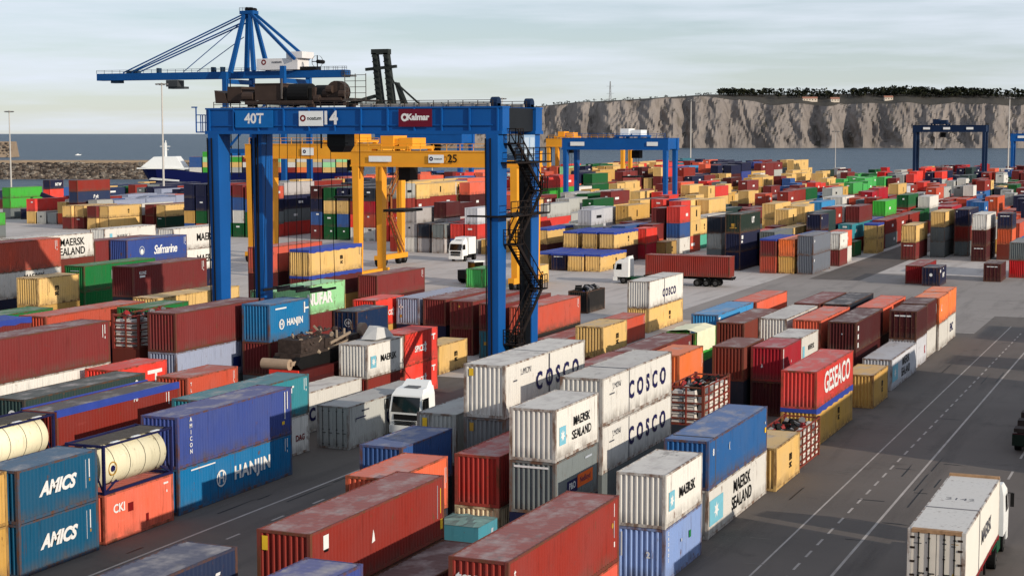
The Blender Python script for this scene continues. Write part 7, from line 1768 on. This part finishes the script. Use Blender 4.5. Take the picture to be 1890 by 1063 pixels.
(-175.7,412.3,20,'gn2 mr or3 or3',None),
(-175.5,418.6,40,'yl+ ro mu mu',None),
(-175.5,431.1,20,'mr g gn4 ro',None),
(-175.5,468.4,20,'gn2+ gn2+ db+ db',None),
(-175.5,475,20,'gn2 gn2 lg yl',None),
(-175.6,494,40,'yl+ br mu yl',None),
(-175.5,506.6,40,'yl yl mr rd2',None),
(-175.7,519.2,20,'br lg mrd+ yl+',None),
(-175.7,538.3,40,'yl+ yl yl+ yl+',None),
(-175.7,550.9,20,'mr mr mr+ rd2',None),
(-175.6,563.7,20,'gn2 mr bl3 tl+',None),
(-175.7,589,20,'mu yl or3 or3',None),
(-175.5,613.5,40,'br yl db+ db',None),
(-175.6,626.1,40,'yl yl db+ db',None),
(-178.6,286,20,'gn2 gn2 bl4 mr',{3: 'maroon container between maroon and rust orange ones behind the left crane legs'}),
(-178.6,292.6,40,'rd2+ g db lg2',None),
(-178.7,317.6,20,'bl4 yl+ yl mu+',None),
(-178.5,324.2,40,'bl4+ yl db db+',None),
(-178.5,336.7,40,'g br+ mr dsl',None),
(-178.5,362.4,40,'br br yl or3+',None),
(-178.7,387.6,20,'dsl+ yl+ cor rd2',None),
(-178.6,406.7,40,'ro ro br br',None),
(-178.5,468.6,40,'w+ cor g yl',None),
(-178.5,493.5,40,'w+ br mu mu',None),
(-178.7,518.5,20,'yl+ mr+ mr yl',None),
(-178.7,524.9,40,'br br+ ro rd2+',None),
(-178.7,588,20,'gn2 db+ db mr+',None),
(-178.5,612.3,40,'rd2+ mr+ mr or3',None),
(-181.6,286,20,'gn2+ w bl4 mr',{0: 'dark green container between dark green and dark green ones behind the left crane legs', 3: 'maroon container between maroon and maroon ones behind the left crane legs'}),
(-181.7,292.6,40,'gn2+ mu+ mr g',None),
(-181.5,305.1,40,'bl4 g ro yl+',None),
(-181.5,349.2,20,'w cr+ yl cor+',None),
(-181.6,355.7,40,'rd2+ cr+ yl+ db+',None),
(-181.5,425.2,20,'br gn2 lg bl4+',None),
(-181.5,468.7,40,'lg+ cor+ cor lgn',None),
(-181.5,487.9,40,'gn2 gn2 gn2 mu',None),
(-181.6,500.5,20,'g br mu+ gn2',None),
(-181.5,538.4,40,'br br mrd yl',None),
(-181.6,563.6,20,'mr+ gn2+ rd2+ rd2+',None),
(-181.6,570.1,20,'mr mr rd2+ rd2',None),
(-181.4,576.4,40,'mr mr+ rd2 rd2',None),
(-181.6,588.9,20,'ro+ g bl3+ tl+',None),
(-181.6,639.1,20,'yl+ yl db db',None),
(-184.5,286,20,'gn2+ bl4 bl4+ mr',{2: 'blue container between navy and blue ones behind the left crane legs', 3: 'maroon container between navy and maroon ones behind the left crane legs'}),
(-184.6,292.6,20,'gn2 bl4 bl4+ mr',None),
(-184.6,298.9,40,'gn2 bl4 bl4+ lg2',None),
(-184.5,336.6,40,'rd br db+ cor+',None),
(-184.6,349.3,40,'cr+ br mu+ cor+',None),
(-184.7,393.2,20,'g+ yl blu mr+',None),
(-184.5,412.3,40,'mr ro br cor',None),
(-184.5,425,40,'ro ro br br',None),
(-184.4,437.5,40,'ro mu+ mr ro',None),
(-184.6,468,40,'db+ gn4 rd2+ ro',None),
(-184.5,480.7,40,'w cor cor+ lgn+',None),
(-184.6,499.7,20,'gn2+ gn2+ mu+ gn2',None),
(-184.4,506.2,40,'dg+ mr+ w gn2',None),
(-184.4,518.7,40,'yl mr mu yl+',None),
(-184.5,531.4,40,'yl+ mr mr+ rd2',None),
(-184.6,550.4,40,'yl br+ mrd yl',None),
(-184.6,637.9,20,'rd2 mr yl+ db',None),
(-187.6,286,40,'w g+ db+ db+',{1: 'grey container between dark green and blue ones behind the left crane legs', 2: 'navy container between navy and blue ones behind the left crane legs', 3: 'navy container between navy and maroon ones behind the left crane legs'}),
(-187.5,298.6,40,'gn2+ bl4 mr or3',None),
(-187.6,387,20,'br br yl db',None),
(-187.6,393.4,20,'mrd+ yl rd2 dsl',None),
(-187.5,412.6,40,'dsl+ mrd cor cor+',None),
(-187.5,468.3,40,'mr+ gn2 rd2 ro',None),
(-187.6,556.5,40,'br+ gn2+ mrd yl',None),
(-187.5,631.2,20,'yl+ mr or3+ db',None),
(-190.5,286,40,'ro gn2 db+ db',{2: 'navy container over dark green, left of navy, behind the left crane legs'}),
(-190.4,298.6,40,'yl bl4 mr+ mu',None),
(-190.5,323.6,20,'bl4 ro yl yl+',None),
(-190.6,380.6,40,'br+ yl+ rd2 or3',None),
(-190.5,473.6,40,'mr+ gn4 rd2+ ro',None),
(-190.6,492.6,40,'lg+ cor+ yl+ rd2',None),
(-190.6,524.4,20,'w+ mr mu+ gn2',None),
(-190.6,530.7,40,'w+ br+ mu yl',None),
(-190.6,543.4,20,'yl+ mr+ mr mr+',None),
(-190.5,574.8,40,'yl+ mrd yl yl+',None),
(-190.6,593.8,20,'mr+ mr+ rd2 rd2',None),
(-190.4,612.2,20,'ro+ bl3 tl+ tl',None),
(-190.6,631.1,20,'yl db cy2 lg',None),
(-193.4,286,40,'bl4 mu db db+',{3: 'navy container between navy and navy ones behind the left crane legs'}),
(-193.5,324,20,'g db lg2 lg2',None),
(-193.6,350,40,'rd2 yl+ yl br',None),
(-193.5,400.4,20,'br+ br yl+ bl4',None),
(-193.5,438.2,20,'ro br+ br cor',None),
(-193.5,475.2,20,'mr gn4 ro+ ro',None),
(-193.4,557.5,20,'yl mr+ rd2+ rd2',None),
(-193.5,613.3,40,'mr mr rd2 rd2',None),
(-193.4,625.8,40,'ro+ bl3+ tl+ tl',None),
(-193.6,638.4,40,'yl db cy2 cy2',None),
(-223.6,310,40,'mr w',None),
(-236.1,310,20,'br+ lg+',None),
(-236,316.4,40,'g lb+',None),
(-236,328.9,40,'bl4+ lb',None),
(-236.1,341.4,40,'yl+ lb+',None),
(-239,332.1,40,'mr+ lb',None),
(-242,316.5,40,'mu+ bl4',None),
(-241.9,341.6,20,'lb bl4+',None),
(-244.9,310,20,'or3 yl',None),
(-245,341.6,40,'lb+ lb',None),
(-247.8,310,20,'lg',None),
(-247.9,316.6,20,'ro+ w',None),
(-247.8,323.1,40,'lg+ br+',None),
(-247.8,335.6,40,'lb lb',None),
(-248,348.2,20,'db lb+',None),
(-250.9,310,20,'lg+',None),
(-250.8,335.6,20,'mu lb',None),
(-250.9,342,40,'lg+ lb+',None),
(-250.9,360.9,20,'lb ro',None),
(-250.9,367.3,40,'g db+',None),
(-253.9,310,40,'yl+ rd2+',{1: 'red container between bright green and yellow ones near the water at the far left'}),
(-254,341.9,20,'w lb+',None),
(-253.8,348.4,20,'lb+ mr+',None),
(-253.8,361.5,20,'lb lb',None),
(-269.2,395,20,'db+ db',None),
(-272,395,20,'db db',None),
(-278.1,395,40,'mu lb',None),
(-281,395,40,'mr+ db+',None),
(-284.2,395,40,'lb g+',None),
(-284.2,407.6,40,'lb br+',None),
(-296.4,407.6,20,'lb+ br+',None),
(-296.3,413.9,20,'lb+ g',None),
(-296.4,420.4,40,'lb+ db',None),
(-299.5,395,40,'db nb',None),
(-299.4,413.9,40,'lb+ g',None),
(-299.3,426.3,40,'lb db+',None),
(-302.4,395,40,'g+ yl',None),
(-302.4,407.7,40,'lb gn2',None),
(-302.3,426.6,40,'lb+ db+',None),
(-302.4,439.2,40,'db db+',None),
(-305.3,401.6,40,'lg nb+',None),
(-305.4,414.1,20,'lb nb',None),
(-308.2,414.4,40,'lb+ nb',None),
(-308.3,426.9,40,'g+ g',None),
(-308.4,439.4,40,'lb db+',None),
(-311.3,420.2,40,'lb nb+',None),
(-311.2,432.9,20,'mr+ yl+',None),
(-314.3,395,20,'mr bl4',None),
]
# ---------------------------------------------------------------- stacks placed one by one
for X, Y, L, tiers in NEAR:
    z = 0.012
    for c, hc, kind, txt, label in tiers:
        H = HC if hc else SD
        if not label: hidden_box(X, Y, z, L, H, c if c in _hmats else None)
        elif kind == 'tank': tank(L, H, X, Y, z, txt, label)
        elif kind in ('rack', 'rackd'): rack(L, H, X, Y, z, label, kind == 'rackd')
        else: container(c, L, H, X, Y, z, kind, txt, label)
        z += H + 0.006
# ---------------------------------------------------------------- far stacks: the largest as single things, the rest as one mass
frnd = random.Random(77)
def far_mark(o, c, L, H, ox, oy, z):
    l = LEN[L]; q = []
    if c in ('yl','mu','ylt'):
        if frnd.random() < 0.75: y = frnd.choice((-0.1, 0.1))*l; q.append(('black', [(W/2+.01,y-.28,.75),(W/2+.01,y+.28,.75),(W/2+.01,y+.28,1.95),(W/2+.01,y-.28,1.95)]))
    else:
        k = 'black' if c in ('w','lg','lg2','w3') else 'white'; r0 = frnd.random()
        if r0 < 0.45: y = frnd.uniform(-.25,.25)*l; s = frnd.uniform(.5,1.3); q.append((k, [(W/2+.01,y-s,1.1),(W/2+.01,y+s,1.1),(W/2+.01,y+s,1.6),(W/2+.01,y-s,1.6)]))
        if frnd.random() < 0.40: x = frnd.uniform(-.3,.4); s = frnd.uniform(.18,.42); h = frnd.choice((1.6,2.0)); q.append((k, [(x-s,-l/2-.012,h),(x+s,-l/2-.012,h),(x+s,-l/2-.012,h+.3),(x-s,-l/2-.012,h+.3)]))
    for k, p in q:
        if o is not None: MB().quad(*p).build('marking', ink(k), o)
        else:
            n0 = len(far_v); far_v.extend([(a+ox, b_+oy, d+z) for a, b_, d in p]); far_f.append((n0, n0+1, n0+2, n0+3)); far_m.append(ink_slot(k))
def ink_slot(k):
    kk = ('ink', k)
    if kk not in fidx: fidx[kk] = len(far_mats); far_mats.append(ink(k))
    return fidx[kk]
far_v = []; far_f = []; far_m = []; far_mats = []; fidx = {}
def far_slot(c, role):
    k = (c, role)
    if k not in fidx: fidx[k] = len(far_mats); far_mats.append(paint(c, role))
    return fidx[k]
for X, Y, L, st, labs in FAR:
    z = 0.012
    for i, s_ in enumerate(st.split()):
        c = s_.rstrip('+'); H = HC if s_.endswith('+') else SD
        if labs and i in labs:
            o = add('shipping_container', cmesh('body', L, H), None, (X-W/2, Y+LEN[L]/2, z), mats=(paint(c, 'side'), paint(c, 'roof')))
            tag(o, labs[i], 'container', GRP); far_mark(o, c, L, H, 0, 0, 0)
        else:
            me = cmesh('far', L, H); n0 = len(far_v); ox, oy = X-W/2, Y+LEN[L]/2
            far_v += [(v.co.x+ox, v.co.y+oy, v.co.z+z) for v in me.vertices]
            for p in me.polygons:
                far_f.append(tuple(n0+q for q in p.vertices)); far_m.append(far_slot(c, 'roof' if p.material_index else 'side'))
            far_mark(None, c, L, H, ox, oy, z)
        z += H + 0.006
me = bpy.data.meshes.new('far_containers'); me.from_pydata(far_v, [], far_f)
for m in far_mats: me.materials.append(m)
me.polygons.foreach_set('material_index', far_m); me.update()
tag(add('far_containers', me), 'mass of small mixed containers filling the far yard', kind='stuff')
# stacks standing on the other side of the road, out of the picture on the right
for y0, y1, n in ((101.3, 137, 4), (146, 150, 3), (166, 178, 3)):
    y = y0
    while y + 6.1 <= y1 + 2.2:
        L = 40 if y + 12.3 <= y1 + 0.3 else 20
        for k in range(2):
            z = 0.012
            for q in range(n): hidden_box(3.0+2.44+k*2.9, y, z, L, SD); z += SD
        y += LEN[L] + 0.15
o = _hidden.build('lower_containers', [paint(k, 'side') for k in _hmats])
tag(o, 'dim containers low in the stacks and beyond the road', kind='stuff')

# ---------------------------------------------------------------- paving machine on a flat rack
fx, fy = -61.2, 103.6
fr_ = thing('flat_rack', 'dark red flat rack with bright red near end carrying scrap machinery', 'flat rack', (fx-1.22, fy+6.0, 0.012), 0)
b = MB(); b.box(-1.22,1.22,-6.0,6.0,3.0,3.62); b.build('deck', paint('rackd', 'side'), fr_)
b = MB(); b.box(-1.24,1.24,-6.12,-5.98,2.95,3.75); b.build('end_wall', paint('rd', 'side'), fr_)
b = MB(); b.box(-1.20,1.20,-6.0,6.0,0.0,2.99); b.build('base', paint('mrd', 'side'), fr_)
pm = thing('paving_machine', 'dark scrap paving machine with cream roller on the flat rack', 'machine', (fx-1.5, fy+6.0, 3.64), 0)
b = MB(); b.cyl((-1.6,-5.9,0.5),(0.7,-5.9,0.5),0.42,20); b.box(-1.75,-1.62,-5.9,-4.6,0.4,0.7); b.box(0.72,0.85,-5.9,-4.6,0.4,0.7); b.build('roller', plain('roller_cream', (190,164,138), 0.6, var=0.2), pm)
b = MB(); b.box(-1.2,1.0,-4.9,4.6,0.25,1.15); b.box(-1.1,0.9,-4.6,-1.2,1.15,2.15); b.box(-1.0,0.8,-0.8,1.6,1.1,1.9); b.box(-0.9,1.05,2.0,4.4,1.15,1.75); b.build('body', plain('machine_dark', (104,88,80), 0.8, var=0.6, scale=3), pm)
b = MB()
for s in (-1.0, 0.85):
    pf = [(-5.0,0.05),(4.8,0.05),(5.3,0.45),(4.8,0.95),(-5.0,0.95),(-5.5,0.45)]
    i = len(b.v); n = len(pf)
    for x in (s-0.22, s+0.25):
        for y, z in pf: b.v.append((x,y,z))
    for k in range(n): b.f.append((i+k,i+(k+1)%n,i+n+(k+1)%n,i+n+k)); b.m.append(0)
    b.f.append(tuple(i+k for k in range(n-1,-1,-1))); b.m.append(0); b.f.append(tuple(i+n+k for k in range(n))); b.m.append(0)
b.build('track', DARK, pm)
b = MB(); r_ = random.Random(9)
for k in range(90):
    P = Vector((r_.uniform(-1.1,1.0), r_.uniform(-4.8,3.5), r_.uniform(0.9,2.5))); d = Vector((r_.gauss(0,.5), r_.gauss(0,1), r_.gauss(0,.6))).normalized()
    if r_.random() < .5: b.bar(P-d*.35, P+d*.35, r_.uniform(.05,.14), r_.uniform(.05,.18), m=r_.choice((0,0,0,0,0,1,2)))
    else: b.cyl(P-d*.15, P+d*.15, r_.uniform(.06,.2), 8, m=r_.choice((0,0,0,1,2)))
tag(b.build('engine_parts', [plain('machine_dark', (110,92,84), 0.8, var=0.4, scale=2), plain('part_cream', (176,156,134), 0.7), plain('part_rust', (120,60,46), 0.8)], pm), kind='stuff')
b = MB(); b.bar((1.0,-0.4,1.5),(1.1,2.6,2.0),0.12,0.20); b.bar((1.0,-0.8,1.1),(1.1,2.2,1.45),0.10,0.14)
for y in (0.6, 1.8): b.cyl((1.0,y,1.8),(1.0,y,2.4),0.10,8)
b.build('arm', plain('part_cream', (176,156,134), 0.7), pm)
b = MB(); b.cyl((0.9,4.6,2.0),(1.3,4.6,2.0),0.55,18); b.build('hose_reel', plain('reel_rust', (176,150,130), 0.7), pm)
# peaked white sheet lying beside the short white container
b = MB(); b.hexa([(-60.0,111.0,5.3),(-58.7,111.0,5.3),(-58.7,114.0,5.3),(-60.0,114.0,5.3),(-59.7,111.8,6.3),(-58.9,111.6,6.2),(-58.85,113.2,6.0),(-59.6,113.4,6.1)])
tag(b.build('folded_cover', plain('cover_white', (214,212,208), 0.8)), 'peaked white cover lying on top of the short white container', 'cover')
# green open box with a slipped cream sheet
wx, wy = -37.6, 125.6
wr = thing('open_top_container', 'green open container with a cream sheet slipped over its side', 'container', (wx-W/2, wy+3.03, 2.61), 0, GRP)
add('frame', cmesh('frame', 20, SD), wr, mats=(paint('gn4', 'frame'),)); add('side_panel', cmesh('side', 20, SD), wr, mats=(paint('gn4', 'side'),)); add('side_panel', cmesh('side', 20, SD), wr, mats=(paint('gn4', 'side'),)).rotation_euler = (0,0,math.pi); add('end_panel', cmesh('end', 20, SD), wr, mats=(paint('dg2', 'side'),))
CR = plain('cream_sheet', (240,230,196), 0.8, var=0.12, scale=2)
b = MB(); r_ = random.Random(2); g = {}
for i in range(8):
    for j in range(9):
        y = -2.7+5.2*j/8
        if i < 3: x, z = -1.3+0.86*i, SD+0.06+0.12*r_.random()+0.10*(i-1)
        else: x, z = W/2+0.05+0.03*r_.random(), SD+0.02-0.42*(i-3)-0.12*r_.random()*(i == 7)
        g[i,j] = len(b.v); b.v.append((x, y, z))
for i in range(7):
    for j in range(8): b.f.append((g[i,j],g[i+1,j],g[i+1,j+1],g[i,j+1])); b.m.append(0)
b.build('sheet', CR, wr)
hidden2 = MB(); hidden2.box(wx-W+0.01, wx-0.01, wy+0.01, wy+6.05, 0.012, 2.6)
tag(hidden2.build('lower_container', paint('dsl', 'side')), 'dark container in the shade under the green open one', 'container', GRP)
# teal half height box with a dusty sheet, low between the two nearest red containers
hx_, hy_ = -31.95, 70.77
tt = thing('half_height_container', 'teal half height container with dusty sheet between the two nearest red ones', 'container', (hx_-W/2, hy_+1.17, 0.012), 0, GRP)
b = MB(); b.box(-W/2, W/2, -1.15, 1.15, 0, 2.15); b.build('body', paint((88,172,192), 'side'), tt)
b = MB(); g = {}; r_ = random.Random(6)
for i in range(9):
    for j in range(9):
        g[i,j] = len(b.v); b.v.append((-W/2-0.02+(W+0.04)*i/8, -1.17+2.34*j/8, 2.17+(0.16*r_.random() if 0 < i < 8 and 0 < j < 8 else 0.0)))
for i in range(8):
    for j in range(8): b.f.append((g[i,j],g[i+1,j],g[i+1,j+1],g[i,j+1])); b.m.append(0)
b.build('sheet', plain('teal_sheet', (132,168,166), 0.8, var=0.3, scale=1.2), tt)
b = MB(); b.quad((W/2+0.004,0.3,1.1),(W/2+0.004,0.55,1.1),(W/2+0.004,0.65,1.8),(W/2+0.004,0.4,1.8)); b.build('marking', ink('pale'), tt)
# scrap and covers lying in the open dark container
b = MB(); r_ = random.Random(8); ox, oy, oz = 0, 0, 0
for X, Y, L, tiers in NEAR:
    if any(q[2] == 'open' for q in tiers): ox, oy = X-W/2, Y
for k in range(40):
    P = Vector((ox+r_.uniform(-1,1), oy+r_.uniform(0.3,5.7), 2.2+r_.random()*0.8)); d = Vector((r_.gauss(0,1), r_.gauss(0,1), r_.gauss(0,.3))).normalized()
    b.bar(P-d*.4, P+d*.4, r_.uniform(.1,.35), r_.uniform(.1,.3), m=r_.choice((0,0,1,2)))
tag(b.build('scrap_heap', [DARK, plain('scrap_grey', (150,148,150), 0.6), TARP]), 'dark scrap with blue scraps of sheet in the open container', 'scrap', kind='stuff')
